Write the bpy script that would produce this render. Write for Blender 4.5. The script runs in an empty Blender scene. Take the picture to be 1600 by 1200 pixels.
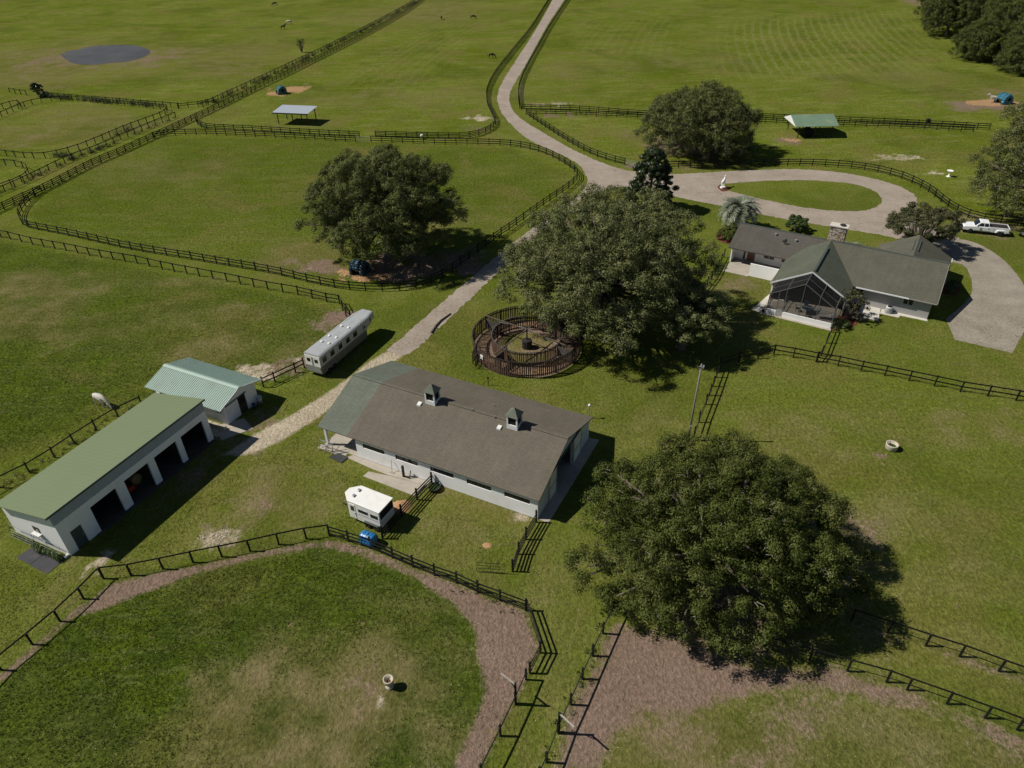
import bpy, bmesh, math, random
import numpy as np
from mathutils import Vector, Matrix
from mathutils.geometry import tessellate_polygon

# ------------------------------------------------------------------ camera, sky, sun, exposure
scene = bpy.context.scene
R = math.radians
FPX, CAM_H = 1110.0, 46.0            # focal length in photo pixels, drone height in metres
PITCH, ROLL = R(35.5), R(1.2)
_c, _s = math.cos(PITCH), math.sin(PITCH)
_fwd = np.array([0, _c, -_s]); _rt = np.array([1., 0, 0]); _dn = np.array([0, -_s, -_c])
_r2 = math.cos(ROLL) * _rt + math.sin(ROLL) * _dn
_d2 = -math.sin(ROLL) * _rt + math.cos(ROLL) * _dn
_M = np.stack([_r2, _d2, _fwd])
cam_data = bpy.data.cameras.new('camera')
cam = bpy.data.objects.new('camera', cam_data)
scene.collection.objects.link(cam)
cam.matrix_world = Matrix(((_r2[0], -_d2[0], -_fwd[0], 0), (_r2[1], -_d2[1], -_fwd[1], 0),
                           (_r2[2], -_d2[2], -_fwd[2], CAM_H), (0, 0, 0, 1)))
cam_data.sensor_width = 36.0
cam_data.lens = FPX / 1600.0 * 36.0
cam_data.clip_end = 6000.0
cam_data.clip_start = 0.5
scene.camera = cam

SUN_AZ, SUN_EL = R(-4.0), R(48.0)    # direction in which shadows fall (from +X), and the sun's height
world = bpy.data.worlds.new('World'); scene.world = world; world.use_nodes = True
wn = world.node_tree.nodes; wl = world.node_tree.links; wn.clear()
sky = wn.new('ShaderNodeTexSky'); sky.sky_type = 'NISHITA'; sky.sun_disc = False
sky.sun_elevation = SUN_EL
sky.altitude = 1500.0; sky.dust_density = 0.2
# light travels along +X, so the sun stands towards -X: rotation is measured clockwise from +Y
sky.sun_rotation = math.atan2(-math.cos(SUN_AZ), -math.sin(SUN_AZ))
bg = wn.new('ShaderNodeBackground'); bg.inputs['Strength'].default_value = 0.05
wo = wn.new('ShaderNodeOutputWorld')
wl.new(sky.outputs[0], bg.inputs[0]); wl.new(bg.outputs[0], wo.inputs[0])
sun_data = bpy.data.lights.new('sun', 'SUN'); sun_data.energy = 5.0; sun_data.angle = R(0.53)
sun_data.color = (1.0, 0.945, 0.86)
sun = bpy.data.objects.new('sun', sun_data); scene.collection.objects.link(sun)
_ld = Vector((math.cos(SUN_EL) * math.cos(SUN_AZ), math.cos(SUN_EL) * math.sin(SUN_AZ), -math.sin(SUN_EL)))
sun.rotation_euler = _ld.to_track_quat('-Z', 'Y').to_euler()
sun.location = (-60, 40, 90)
vs = scene.view_settings
vs.view_transform = 'Standard'; vs.look = 'None'; vs.exposure = -0.08; vs.gamma = 1.0
vs.use_curve_mapping = False
try:
    scene.cycles.use_denoising = True
    scene.cycles.max_bounces = 6
    scene.cycles.diffuse_bounces = 2
    scene.cycles.transparent_max_bounces = 12
except Exception:
    pass

# ------------------------------------------------------------------ helpers
COL = scene.collection
rnd = random.Random(7)

def g(px, py, z=0.0):
    """the point of the place at height z that the photo shows at pixel (px, py)"""
    d = _M.T @ np.array([(px - 800) / FPX, (py - 600) / FPX, 1.0])
    t = (z - CAM_H) / d[2]
    return Vector((d[0] * t, d[1] * t, z))

def gl(pts):
    return [g(*p) for p in pts]

def tag(o, label=None, cat=None, group=None, kind=None):
    if label: o['label'] = label
    if cat: o['category'] = cat
    if group: o['group'] = group
    if kind: o['kind'] = kind
    return o

def thing(name, label, cat, loc=(0, 0, 0), rz=0.0, group=None):
    o = bpy.data.objects.new(name, None); COL.objects.link(o)
    o.empty_display_size = 0.2
    o.location = loc; o.rotation_euler = (0, 0, rz)
    return tag(o, label, cat, group)

def link(name, me, parent=None, loc=None, rz=None, scale=None):
    o = bpy.data.objects.new(name, me); COL.objects.link(o)
    if parent is not None: o.parent = parent
    if loc is not None: o.location = loc
    if rz is not None: o.rotation_euler = (0, 0, rz)
    if scale is not None: o.scale = scale
    return o

def copy_tree(o, parent=None):
    c = o.copy(); COL.objects.link(c); c.parent = parent
    for ch in list(o.children):
        copy_tree(ch, c)
    return c

def frame_basis(d):
    d = Vector(d).normalized()
    up = Vector((0, 0, 1)) if abs(d.z) < 0.95 else Vector((1, 0, 0))
    a = d.cross(up).normalized(); b = a.cross(d).normalized()
    return a, b

class MB:
    def __init__(self):
        self.v = []; self.f = []; self.m = []
    def add(self, verts, faces, mi=0):
        n = len(self.v); self.v += [tuple(p) for p in verts]
        for f in faces:
            self.f.append(tuple(n + i for i in f)); self.m.append(mi)
        return self
    def box(self, x0, x1, y0, y1, z0, z1, mi=0):
        return self.hexa([(x0, y0, z0), (x1, y0, z0), (x1, y1, z0), (x0, y1, z0),
                          (x0, y0, z1), (x1, y0, z1), (x1, y1, z1), (x0, y1, z1)], mi)
    def hexa(self, p, mi=0):
        return self.add(p, [(0, 3, 2, 1), (4, 5, 6, 7), (0, 1, 5, 4), (1, 2, 6, 5), (2, 3, 7, 6), (3, 0, 4, 7)], mi)
    def prism(self, prof, ext, mi=0):
        """closed profile of 3-D points swept along ext"""
        n = len(prof); e = Vector(ext)
        p = [Vector(q) for q in prof]; q = [a + e for a in p]
        self.add(p + q, [tuple(range(n))[::-1], tuple(range(n, 2 * n))] +
                 [(i, (i + 1) % n, n + (i + 1) % n, n + i) for i in range(n)], mi)
        return self
    def slab(self, pts, t, mi=0):
        """polygon in space given a thickness downwards"""
        n = len(pts); p = [Vector(q) for q in pts]; q = [a - Vector((0, 0, t)) for a in p]
        return self.add(p + q, [tuple(range(n)), tuple(range(n, 2 * n))[::-1]] +
                        [((i + 1) % n, i, n + i, n + (i + 1) % n) for i in range(n)], mi)
    def tube(self, pts, rad, n=8, mi=0, cap=True):
        pts = [Vector(p) for p in pts]
        if not hasattr(rad, '__len__'): rad = [rad] * len(pts)
        base = len(self.v); m = len(pts)
        for i, p in enumerate(pts):
            d = (pts[min(i + 1, m - 1)] - pts[max(i - 1, 0)])
            a, b = frame_basis(d)
            for k in range(n):
                t = 2 * math.pi * k / n
                self.v.append(tuple(p + (a * math.cos(t) + b * math.sin(t)) * rad[i]))
        for i in range(m - 1):
            for k in range(n):
                self.f.append((base + i * n + k, base + i * n + (k + 1) % n, base + (i + 1) * n + (k + 1) % n, base + (i + 1) * n + k)); self.m.append(mi)
        if cap:
            self.f.append(tuple(base + k for k in range(n))[::-1]); self.m.append(mi)
            self.f.append(tuple(base + (m - 1) * n + k for k in range(n))); self.m.append(mi)
        return self
    def bar(self, a, b, w, h, mi=0):
        """rectangular bar between two points"""
        a = Vector(a); b = Vector(b); s, t = frame_basis(b - a)
        s = s * w / 2; t = t * h / 2
        return self.hexa([a - s - t, a + s - t, a + s + t, a - s + t, b - s - t, b + s - t, b + s + t, b - s + t], mi)
    def lathe(self, prof, c=(0, 0, 0), n=20, mi=0, ax='z'):
        base = len(self.v); c = Vector(c); m = len(prof)
        for r, z in prof:
            for k in range(n):
                t = 2 * math.pi * k / n
                if ax == 'z': q = Vector((r * math.cos(t), r * math.sin(t), z))
                elif ax == 'y': q = Vector((r * math.cos(t), z, r * math.sin(t)))
                else: q = Vector((z, r * math.cos(t), r * math.sin(t)))
                self.v.append(tuple(c + q))
        for i in range(m - 1):
            for k in range(n):
                self.f.append((base + i * n + k, base + i * n + (k + 1) % n, base + (i + 1) * n + (k + 1) % n, base + (i + 1) * n + k)); self.m.append(mi)
        if prof[0][0] > 1e-4: self.f.append(tuple(base + k for k in range(n))[::-1]); self.m.append(mi)
        if prof[-1][0] > 1e-4: self.f.append(tuple(base + (m - 1) * n + k for k in range(n))); self.m.append(mi)
        return self
    def mesh(self, name, mats, smooth=False):
        me = bpy.data.meshes.new(name); me.from_pydata(self.v, [], self.f)
        if not isinstance(mats, (list, tuple)): mats = [mats]
        for x in mats: me.materials.append(x)
        if len(mats) > 1: me.polygons.foreach_set('material_index', self.m)
        if smooth: me.polygons.foreach_set('use_smooth', [True] * len(me.polygons))
        bm = bmesh.new(); bm.from_mesh(me); bmesh.ops.recalc_face_normals(bm, faces=bm.faces); bm.to_mesh(me); bm.free()
        me.update(); return me
    def build(self, name, mats, parent=None, smooth=False, loc=None, rz=None, bevel=0):
        o = link(name, self.mesh(name, mats, smooth), parent, loc, rz)
        if bevel:
            b = o.modifiers.new('bevel', 'BEVEL'); b.width = bevel; b.segments = 2; b.limit_method = 'ANGLE'
        return o

def fast_mesh(name, co, quads, mat, attr=None, attr_name='tint'):
    """co (n,3), quads (m,k) numpy; optional float attribute per vertex"""
    me = bpy.data.meshes.new(name)
    k = quads.shape[1]; n = len(co); m = len(quads)
    me.vertices.add(n); me.vertices.foreach_set('co', np.ascontiguousarray(co, dtype=np.float32).ravel())
    me.loops.add(m * k); me.loops.foreach_set('vertex_index', np.ascontiguousarray(quads, dtype=np.int32).ravel())
    me.polygons.add(m); me.polygons.foreach_set('loop_start', np.arange(0, m * k, k, dtype=np.int32))
    me.update(calc_edges=True); me.validate()
    if attr is not None:
        a = me.attributes.new(attr_name, 'FLOAT', 'POINT'); a.data.foreach_set('value', np.asarray(attr, dtype=np.float32))
    if mat: me.materials.append(mat)
    return me

# ------------------------------------------------------------------ materials
MATS = {}
class NT:
    def __init__(self, name):
        self.m = bpy.data.materials.new(name); self.m.use_nodes = True
        self.t = self.m.node_tree; self.n = self.t.nodes; self.n.clear()
        self.out = self.n.new('ShaderNodeOutputMaterial'); self.p = self.n.new('ShaderNodeBsdfPrincipled')
        self.l(self.p.outputs[0], self.out.inputs[0]); MATS[name] = self.m
        self._co = None
    def l(self, a, b): self.t.links.new(a, b)
    def co(self):
        if self._co is None: self._co = self.n.new('ShaderNodeTexCoord').outputs['Object']
        return self._co
    def setv(self, s, v):
        if hasattr(v, 'is_output') or isinstance(v, bpy.types.NodeSocket): self.l(v, s)
        else: s.default_value = (v + (1,)) if (isinstance(v, tuple) and len(v) == 3 and s.type == 'RGBA') else v
    def noise(self, scale, detail=3, rough=0.55, vec=None, dist=0.0):
        x = self.n.new('ShaderNodeTexNoise'); x.inputs['Scale'].default_value = scale
        x.inputs['Detail'].default_value = detail; x.inputs['Roughness'].default_value = rough
        x.inputs['Distortion'].default_value = dist
        self.l(vec if vec is not None else self.co(), x.inputs['Vector']); return x.outputs[0]
    def mapping(self, scale=(1, 1, 1), rot=(0, 0, 0), loc=(0, 0, 0)):
        x = self.n.new('ShaderNodeMapping'); x.inputs['Scale'].default_value = scale
        x.inputs['Rotation'].default_value = rot; x.inputs['Location'].default_value = loc
        self.l(self.co(), x.inputs['Vector']); return x.outputs[0]
    def math(self, op, a, b=0.0, c=None, clamp=False):
        x = self.n.new('ShaderNodeMath'); x.operation = op; x.use_clamp = clamp
        self.setv(x.inputs[0], a); self.setv(x.inputs[1], b)
        if c is not None: self.setv(x.inputs[2], c)
        return x.outputs[0]
    def mapr(self, v, a, b, c=0.0, d=1.0, smooth=False):
        x = self.n.new('ShaderNodeMapRange'); x.clamp = True
        if smooth: x.interpolation_type = 'SMOOTHSTEP'
        self.setv(x.inputs[0], v)
        for i, q in enumerate((a, b, c, d)): self.setv(x.inputs[1 + i], q)
        return x.outputs[0]
    def mix(self, f, a, b, mode='MIX'):
        x = self.n.new('ShaderNodeMix'); x.data_type = 'RGBA'; x.blend_type = mode; x.clamp_factor = True
        self.setv(x.inputs[0], f); self.setv(x.inputs[6], a); self.setv(x.inputs[7], b); return x.outputs[2]
    def attr(self, name):
        x = self.n.new('ShaderNodeAttribute'); x.attribute_name = name; return x
    def sep(self, v):
        x = self.n.new('ShaderNodeSeparateXYZ'); self.l(v, x.inputs[0]); return x.outputs
    def comb(self, a, b, c):
        x = self.n.new('ShaderNodeCombineXYZ')
        for i, q in enumerate((a, b, c)): self.setv(x.inputs[i], q)
        return x.outputs[0]
    def bump(self, h, strength=0.5, dist=0.05):
        x = self.n.new('ShaderNodeBump'); x.inputs['Strength'].default_value = strength; x.inputs['Distance'].default_value = dist
        self.l(h, x.inputs['Height']); self.l(x.outputs[0], self.p.inputs['Normal']); return x
    def fin(self, col=None, rough=None, spec=None, metal=None):
        if col is not None: self.setv(self.p.inputs['Base Color'], col)
        if rough is not None: self.setv(self.p.inputs['Roughness'], rough)
        if spec is not None: self.p.inputs['Specular IOR Level'].default_value = spec
        if metal is not None: self.p.inputs['Metallic'].default_value = metal
        return self.m

def plain(name, col, rough=0.6, spec=0.4, metal=0.0, var=0.12, scale=2.0, dirt=None, bump=0.0):
    """paint or other coat with uneven tone and a little dirt"""
    t = NT(name)
    n1 = t.noise(scale, 4); n2 = t.noise(scale * 9, 3)
    f = t.math('MULTIPLY_ADD', n1, 2 * var, 1 - var)
    f = t.math('MULTIPLY', f, t.math('MULTIPLY_ADD', n2, var, 1 - var / 2))
    c = t.mix(1.0, col, t.comb(f, f, f), 'MULTIPLY')
    if dirt:
        m = t.mapr(t.noise(scale * 0.7, 6, 0.65), 0.52, 0.75, 0, 0.7)
        c = t.mix(m, c, dirt)
    if bump: t.bump(n2, 0.6, bump)
    return t.fin(c, rough, spec, metal)

def shingle(name, c1, c2, course=0.145):
    t = NT(name)
    co = t.sep(t.co())
    b = t.n.new('ShaderNodeTexBrick'); b.offset = 0.5
    b.inputs['Scale'].default_value = 1.0; b.inputs['Mortar Size'].default_value = 0.012
    b.inputs['Brick Width'].default_value = 0.32; b.inputs['Row Height'].default_value = course
    b.inputs['Color1'].default_value = (*c1, 1); b.inputs['Color2'].default_value = (*c2, 1)
    b.inputs['Mortar'].default_value = tuple(x * 0.55 for x in c1) + (1,)
    at = t.attr('roofuv'); t.l(at.outputs['Vector'], b.inputs['Vector'])
    n = t.noise(0.35, 5, 0.6); n2 = t.noise(5, 3)
    st = t.n.new('ShaderNodeMapping'); st.inputs['Scale'].default_value = (2.2, 0.25, 1); t.l(at.outputs['Vector'], st.inputs['Vector'])
    n3 = t.noise(1.0, 4, 0.6, st.outputs[0])
    f = t.math('MULTIPLY_ADD', n, 0.5, 0.75)
    f = t.math('MULTIPLY', f, t.math('MULTIPLY_ADD', n2, 0.22, 0.89))
    f = t.math('MULTIPLY', f, t.math('MULTIPLY_ADD', n3, 0.36, 0.82))
    c = t.mix(1.0, b.outputs[0], t.comb(f, f, f), 'MULTIPLY')
    t.bump(b.outputs['Fac'], -0.5, 0.02)
    return t.fin(c, 0.9, 0.25)

def leaf_mat(name, dark, mid, pale, trans=0.18, rough=0.55, spec=0.3):
    t = NT(name)
    a = t.attr('tint').outputs['Fac']
    c = t.mix(t.mapr(a, 0.0, 0.5), dark, mid)
    c = t.mix(t.mapr(a, 0.5, 1.0), c, pale)
    t.fin(c, rough, spec)
    tr = t.n.new('ShaderNodeBsdfTranslucent'); t.setv(tr.inputs[0], c)
    mx = t.n.new('ShaderNodeMixShader'); mx.inputs[0].default_value = trans
    t.l(t.p.outputs[0], mx.inputs[1]); t.l(tr.outputs[0], mx.inputs[2]); t.l(mx.outputs[0], t.out.inputs[0])
    return t.m

plain('black_board', (0.012, 0.013, 0.012), 0.65, 0.25, var=0.35, scale=1.5, dirt=(0.05, 0.047, 0.04))
plain('weathered_board', (0.075, 0.068, 0.06), 0.75, 0.3, var=0.35, scale=2, dirt=(0.2, 0.19, 0.16))
plain('wire', (0.06, 0.06, 0.055), 0.6, 0.3)
plain('white_paint', (0.74, 0.75, 0.75), 0.6, 0.3, var=0.05, scale=0.6, dirt=(0.6, 0.58, 0.52))
plain('white_block', (0.86, 0.86, 0.85), 0.8, 0.15, var=0.05, scale=0.8, dirt=(0.74, 0.71, 0.64))
plain('siding_metal', (0.36, 0.40, 0.44), 0.5, 0.4, var=0.12, scale=0.8)
plain('wire_grey', (0.2, 0.21, 0.2), 0.5, 0.4)
plain('shed_floor', (0.09, 0.078, 0.06), 0.95, 0.1, var=0.3, scale=1.0, dirt=(0.15, 0.13, 0.1))  # dark floor tone stands in for the shade inside the bays
plain('shed_lining', (0.05, 0.047, 0.042), 0.9, 0.1, var=0.3)  # puts the bay shade into the colour of inner walls and partitions
plain('trailer_side', (0.46, 0.46, 0.42), 0.5, 0.2, metal=0.0, var=0.1, scale=1.5)
plain('shed_metal', (0.56, 0.60, 0.63), 0.5, 0.4, var=0.06, scale=0.8)
plain('trailer_white', (0.82, 0.81, 0.77), 0.35, 0.5, var=0.05, scale=1.2, dirt=(0.66, 0.6, 0.5))
plain('trailer_roof', (0.36, 0.38, 0.385), 0.5, 0.35, var=0.15, scale=1.2, dirt=(0.28, 0.28, 0.26))
plain('aluminium', (0.56, 0.57, 0.57), 0.5, 0.35, metal=0.0, var=0.08, scale=1.5)
plain('trailer_beige', (0.17, 0.165, 0.12), 0.5, 0.2, var=0.06, scale=1.5)
plain('car_white', (0.80, 0.81, 0.82), 0.25, 0.5, var=0.03)
plain('dark_glass', (0.012, 0.015, 0.018), 0.12, 0.5, var=0.1)
plain('tinted_glass', (0.05, 0.045, 0.035), 0.15, 0.5, var=0.2)
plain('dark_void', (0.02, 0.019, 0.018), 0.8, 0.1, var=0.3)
plain('rubber', (0.022, 0.022, 0.022), 0.8, 0.2, var=0.3)
plain('rubber_mat', (0.045, 0.045, 0.05), 0.7, 0.3, var=0.3, scale=1.2, dirt=(0.11, 0.1, 0.09))
plain('chrome', (0.7, 0.7, 0.7), 0.3, 0.5, metal=0.8)
plain('galvanised', (0.42, 0.43, 0.44), 0.4, 0.5, metal=0.5, var=0.1)
plain('concrete', (0.40, 0.36, 0.30), 0.85, 0.2, var=0.2, scale=0.9, dirt=(0.24, 0.2, 0.15), bump=0.01)
plain('pale_concrete', (0.56, 0.53, 0.46), 0.85, 0.2, var=0.1, scale=0.9, dirt=(0.4, 0.36, 0.3))
plain('fascia_dark', (0.07, 0.085, 0.075), 0.6, 0.3)
plain('gutter_white', (0.72, 0.73, 0.74), 0.45, 0.4)
plain('green_metal', (0.150, 0.190, 0.096), 0.55, 0.35, var=0.04, scale=0.25)
plain('mint_metal', (0.29, 0.40, 0.335), 0.42, 0.4, var=0.07, scale=0.6, dirt=(0.24, 0.28, 0.24))
plain('shelter_grey', (0.36, 0.40, 0.44), 0.45, 0.4, var=0.06)
plain('shelter_green', (0.16, 0.24, 0.16), 0.5, 0.4, var=0.2, scale=0.5, dirt=(0.32, 0.33, 0.2))
plain('brown_post', (0.055, 0.045, 0.035), 0.8, 0.2, var=0.3)
plain('pen_board', (0.34, 0.22, 0.155), 0.8, 0.2, var=0.4, scale=1.7, dirt=(0.11, 0.075, 0.05))
plain('pen_slat', (0.13, 0.08, 0.058), 0.8, 0.2, var=0.4, scale=1.5)
plain('pen_dark', (0.03, 0.027, 0.025), 0.7, 0.25, var=0.35)
plain('wood_beam', (0.13, 0.1, 0.075), 0.8, 0.2, var=0.3)
plain('pole_wood', (0.22, 0.2, 0.17), 0.85, 0.2, var=0.25, scale=3)
plain('grey_board', (0.36, 0.33, 0.29), 0.85, 0.2, var=0.2, scale=3)
plain('stone_pot', (0.46, 0.42, 0.33), 0.85, 0.2, var=0.2, scale=4, dirt=(0.3, 0.27, 0.2))
plain('blue_plastic', (0.02, 0.17, 0.40), 0.35, 0.5, var=0.12, scale=1.5)
plain('teal_plastic', (0.015, 0.10, 0.10), 0.35, 0.5, var=0.2)
plain('navy_plastic', (0.015, 0.055, 0.085), 0.4, 0.5, var=0.2)
plain('sky_plastic', (0.025, 0.13, 0.19), 0.4, 0.5, var=0.2)
plain('hay', (0.34, 0.24, 0.11), 0.9, 0.1, var=0.4, scale=6)
plain('chips', (0.42, 0.25, 0.13), 0.9, 0.1, var=0.35, scale=6, bump=0.02)
plain('mulch', (0.13, 0.05, 0.03), 0.9, 0.1, var=0.4, scale=8, bump=0.02)
plain('limestone', (0.42, 0.37, 0.27), 0.9, 0.15, var=0.2, scale=3)
plain('horse_white', (0.55, 0.52, 0.46), 0.7, 0.2, var=0.12, scale=3)
plain('horse_dark', (0.022, 0.016, 0.012), 0.5, 0.3, var=0.2, scale=3)
plain('horse_bay', (0.045, 0.024, 0.014), 0.5, 0.3, var=0.2, scale=3)
plain('grey_hair', (0.16, 0.15, 0.145), 0.8, 0.2, var=0.2)
plain('black_hair', (0.012, 0.011, 0.01), 0.7, 0.2)
plain('statue_white', (0.85, 0.85, 0.84), 0.5, 0.3, var=0.02)
plain('red_paint', (0.35, 0.02, 0.015), 0.4, 0.5, var=0.1)
plain('red_lens', (0.25, 0.015, 0.012), 0.25, 0.5, var=0.1)
plain('amber_lens', (0.5, 0.2, 0.03), 0.25, 0.5)
plain('bark', (0.15, 0.125, 0.10), 0.9, 0.1, var=0.35, scale=3, bump=0.03)
plain('pale_bark', (0.26, 0.235, 0.20), 0.9, 0.1, var=0.3, scale=3)
plain('palm_bark', (0.13, 0.105, 0.08), 0.9, 0.1, var=0.35, scale=4, bump=0.04)
plain('bronze_frame', (0.13, 0.13, 0.125), 0.4, 0.5, metal=0.2, var=0.3)
plain('umbrella_green', (0.02, 0.055, 0.045), 0.8, 0.2)
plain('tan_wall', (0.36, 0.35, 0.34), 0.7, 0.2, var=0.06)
plain('brick_red', (0.25, 0.12, 0.085), 0.85, 0.2, var=0.2)
leaf_mat('oak_leaf', (0.036, 0.052, 0.009), (0.088, 0.110, 0.022), (0.148, 0.162, 0.050), rough=.6, spec=.12)
leaf_mat('oak_leaf_grey', (0.066, 0.084, 0.026), (0.160, 0.180, 0.064), (0.245, 0.248, 0.118), rough=.6, spec=.12)
leaf_mat('oak_leaf_mid', (0.054, 0.070, 0.016), (0.132, 0.154, 0.044), (0.210, 0.216, 0.088), rough=.6, spec=.12)
leaf_mat('moss', (0.085, 0.08, 0.062), (0.125, 0.115, 0.09), (0.19, 0.175, 0.14), trans=0.2, rough=0.9)
leaf_mat('magnolia_leaf', (0.014, 0.026, 0.006), (0.030, 0.050, 0.012), (0.075, 0.09, 0.03), rough=0.3, spec=0.5)
leaf_mat('shrub_leaf', (0.03, 0.055, 0.012), (0.06, 0.10, 0.022), (0.12, 0.15, 0.05))
leaf_mat('ligustrum_leaf', (0.035, 0.045, 0.014), (0.085, 0.09, 0.035), (0.17, 0.155, 0.08))
leaf_mat('palm_leaf', (0.07, 0.085, 0.05), (0.14, 0.165, 0.10), (0.25, 0.265, 0.20), trans=0.1, rough=0.4, spec=0.5)
leaf_mat('weed_leaf', (0.03, 0.045, 0.012), (0.055, 0.07, 0.02), (0.12, 0.10, 0.05))
shingle('shingle_brown', (0.132, 0.114, 0.087), (0.153, 0.133, 0.102))
shingle('shingle_green', (0.130, 0.147, 0.116), (0.152, 0.171, 0.136))
shingle('shingle_house', (0.100, 0.098, 0.072), (0.116, 0.113, 0.083))
shingle('shingle_house_grey', (0.088, 0.080, 0.066), (0.105, 0.096, 0.08))
shingle('shingle_house_green', (0.090, 0.100, 0.070), (0.108, 0.118, 0.085))

# asphalt: worn pinkish-grey chip seal with fine cracks and patches
t = NT('asphalt')
n1 = t.noise(0.25, 5, 0.65); n2 = t.noise(2.0, 4); n3 = t.noise(14, 2)
c = t.mix(t.mapr(n1, 0.3, 0.7), (0.265, 0.22, 0.175), (0.365, 0.31, 0.255))
f = t.math('MULTIPLY', t.math('MULTIPLY_ADD', n2, 0.34, 0.83), t.math('MULTIPLY_ADD', n3, 0.3, 0.85))
c = t.mix(1.0, c, t.comb(f, f, f), 'MULTIPLY')
v = t.n.new('ShaderNodeTexVoronoi'); v.feature = 'DISTANCE_TO_EDGE'; v.inputs['Scale'].default_value = 0.35
wv = t.n.new('ShaderNodeVectorMath'); wv.operation = 'ADD'
t.l(t.co(), wv.inputs[0]); nn = t.n.new('ShaderNodeTexNoise'); nn.inputs['Scale'].default_value = 0.6
t.l(t.co(), nn.inputs['Vector']); t.l(nn.outputs['Color'], wv.inputs[1]); t.l(wv.outputs[0], v.inputs['Vector'])
cr = t.math('MULTIPLY', t.mapr(v.outputs[0], 0.0, 0.02, 1, 0), t.mapr(t.noise(0.12, 3), 0.45, 0.6))
c = t.mix(t.math('MULTIPLY', cr, 0.6), c, (0.1, 0.08, 0.065))
st = t.mapr(t.noise(0.5, 5, 0.7), 0.62, 0.78, 0, 0.55)
c = t.mix(st, c, (0.16, 0.13, 0.11))
t.bump(n3, 0.4, 0.01); t.fin(c, 0.9, 0.2)

# old concrete drive with pale repair and stains
t = NT('drive_concrete')
n1 = t.noise(0.3, 5, 0.65); n2 = t.noise(3, 4); n3 = t.noise(16, 2)
c = t.mix(t.mapr(n1, 0.3, 0.7), (0.22, 0.19, 0.15), (0.32, 0.285, 0.23))
f = t.math('MULTIPLY', t.math('MULTIPLY_ADD', n2, 0.5, 0.75), t.math('MULTIPLY_ADD', n3, 0.4, 0.8))
c = t.mix(1.0, c, t.comb(f, f, f), 'MULTIPLY')
c = t.mix(t.mapr(t.noise(0.45, 6, 0.7, dist=1.0), 0.6, 0.72, 0, 0.6), c, (0.47, 0.42, 0.35))
t.bump(n3, 0.3, 0.01); t.fin(c, 0.9, 0.2)

# pond water: murky, still, slightly rippled
t = NT('pond_water')
t.bump(t.noise(1.2, 4), 0.35, 0.05); t.fin(t.mix(t.mapr(t.noise(0.12, 3), .35, .65), (0.055, 0.05, 0.042), (0.085, 0.078, 0.066)), 0.4, 0.35)

# insect screen: fine dark mesh, half see-through
t = NT('insect_screen')
tr = t.n.new('ShaderNodeBsdfTransparent'); mx = t.n.new('ShaderNodeMixShader'); mx.inputs[0].default_value = 0.5
t.fin((0.03, 0.029, 0.028), 0.9, 0.1)
t.l(tr.outputs[0], mx.inputs[1]); t.l(t.p.outputs[0], mx.inputs[2]); t.l(mx.outputs[0], t.out.inputs[0])

# chimney mortar
plain('mortar', (0.36, 0.33, 0.28), 0.9, 0.1)
for i, c_ in enumerate([(0.42, 0.36, 0.27), (0.28, 0.2, 0.14), (0.5, 0.46, 0.4), (0.17, 0.13, 0.1)]):
    plain('field_stone_%d' % i, c_, 0.85, 0.2, var=0.2, scale=4)
# ------------------------------------------------------------------ ground
def axis(lo, hi, step, far_lo, far_hi):
    mid = np.arange(lo, hi + step / 2, step)
    up = [hi]; s = step
    while up[-1] < far_hi: s *= 1.09; up.append(up[-1] + s)
    dn = [lo]; s = step
    while dn[-1] > far_lo: s *= 1.09; dn.append(dn[-1] - s)
    return np.concatenate([np.array(dn[1:])[::-1], mid, np.array(up[1:])])
XS = axis(-72, 84, 0.45, -1500, 1500); YS = axis(20, 150, 0.45, -80, 3000)
GX, GY = np.meshgrid(XS, YS); P2 = np.stack([GX.ravel(), GY.ravel()], 1)
NG = len(P2)

def sdist(pts):
    """signed distance (positive inside) from every ground vertex to a polygon"""
    q = np.array([(p[0], p[1]) for p in pts]); d2 = np.full(NG, 1e12); ins = np.zeros(NG, bool)
    for i in range(len(q)):
        a, b = q[i], q[(i + 1) % len(q)]; e = b - a; w = P2 - a
        tt = np.clip((w @ e) / (e @ e + 1e-9), 0, 1)
        d2 = np.minimum(d2, ((w - tt[:, None] * e) ** 2).sum(1))
        c1 = (a[1] <= P2[:, 1]) != (b[1] <= P2[:, 1])
        with np.errstate(divide='ignore', invalid='ignore'):
            xi = a[0] + (P2[:, 1] - a[1]) / (b[1] - a[1] + 1e-12) * e[0]
        ins ^= c1 & (P2[:, 0] < xi)
    d = np.sqrt(d2); return np.where(ins, d, -d)
def ldist(pts):
    q = np.array([(p[0], p[1]) for p in pts]); d2 = np.full(NG, 1e12)
    for i in range(len(q) - 1):
        a, b = q[i], q[i + 1]; e = b - a; w = P2 - a
        tt = np.clip((w @ e) / (e @ e + 1e-9), 0, 1)
        d2 = np.minimum(d2, ((w - tt[:, None] * e) ** 2).sum(1))
    return np.sqrt(d2)
def sstep(x): x = np.clip(x, 0, 1); return x * x * (3 - 2 * x)
CH = {k: np.zeros(NG) for k in ('dirt', 'sand', 'dry', 'chips', 'lawn', 'lush', 'mow', 'mulch')}
def poly(ch, px, soft=1.0, s=1.0):
    CH[ch] = np.maximum(CH[ch], s * sstep((sdist(gl(px)) + soft) / (2 * soft)))
def strip(ch, px, w, soft=0.6, s=1.0):
    CH[ch] = np.maximum(CH[ch], s * sstep((w / 2 + soft - ldist(gl(px))) / (2 * soft)))
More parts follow.
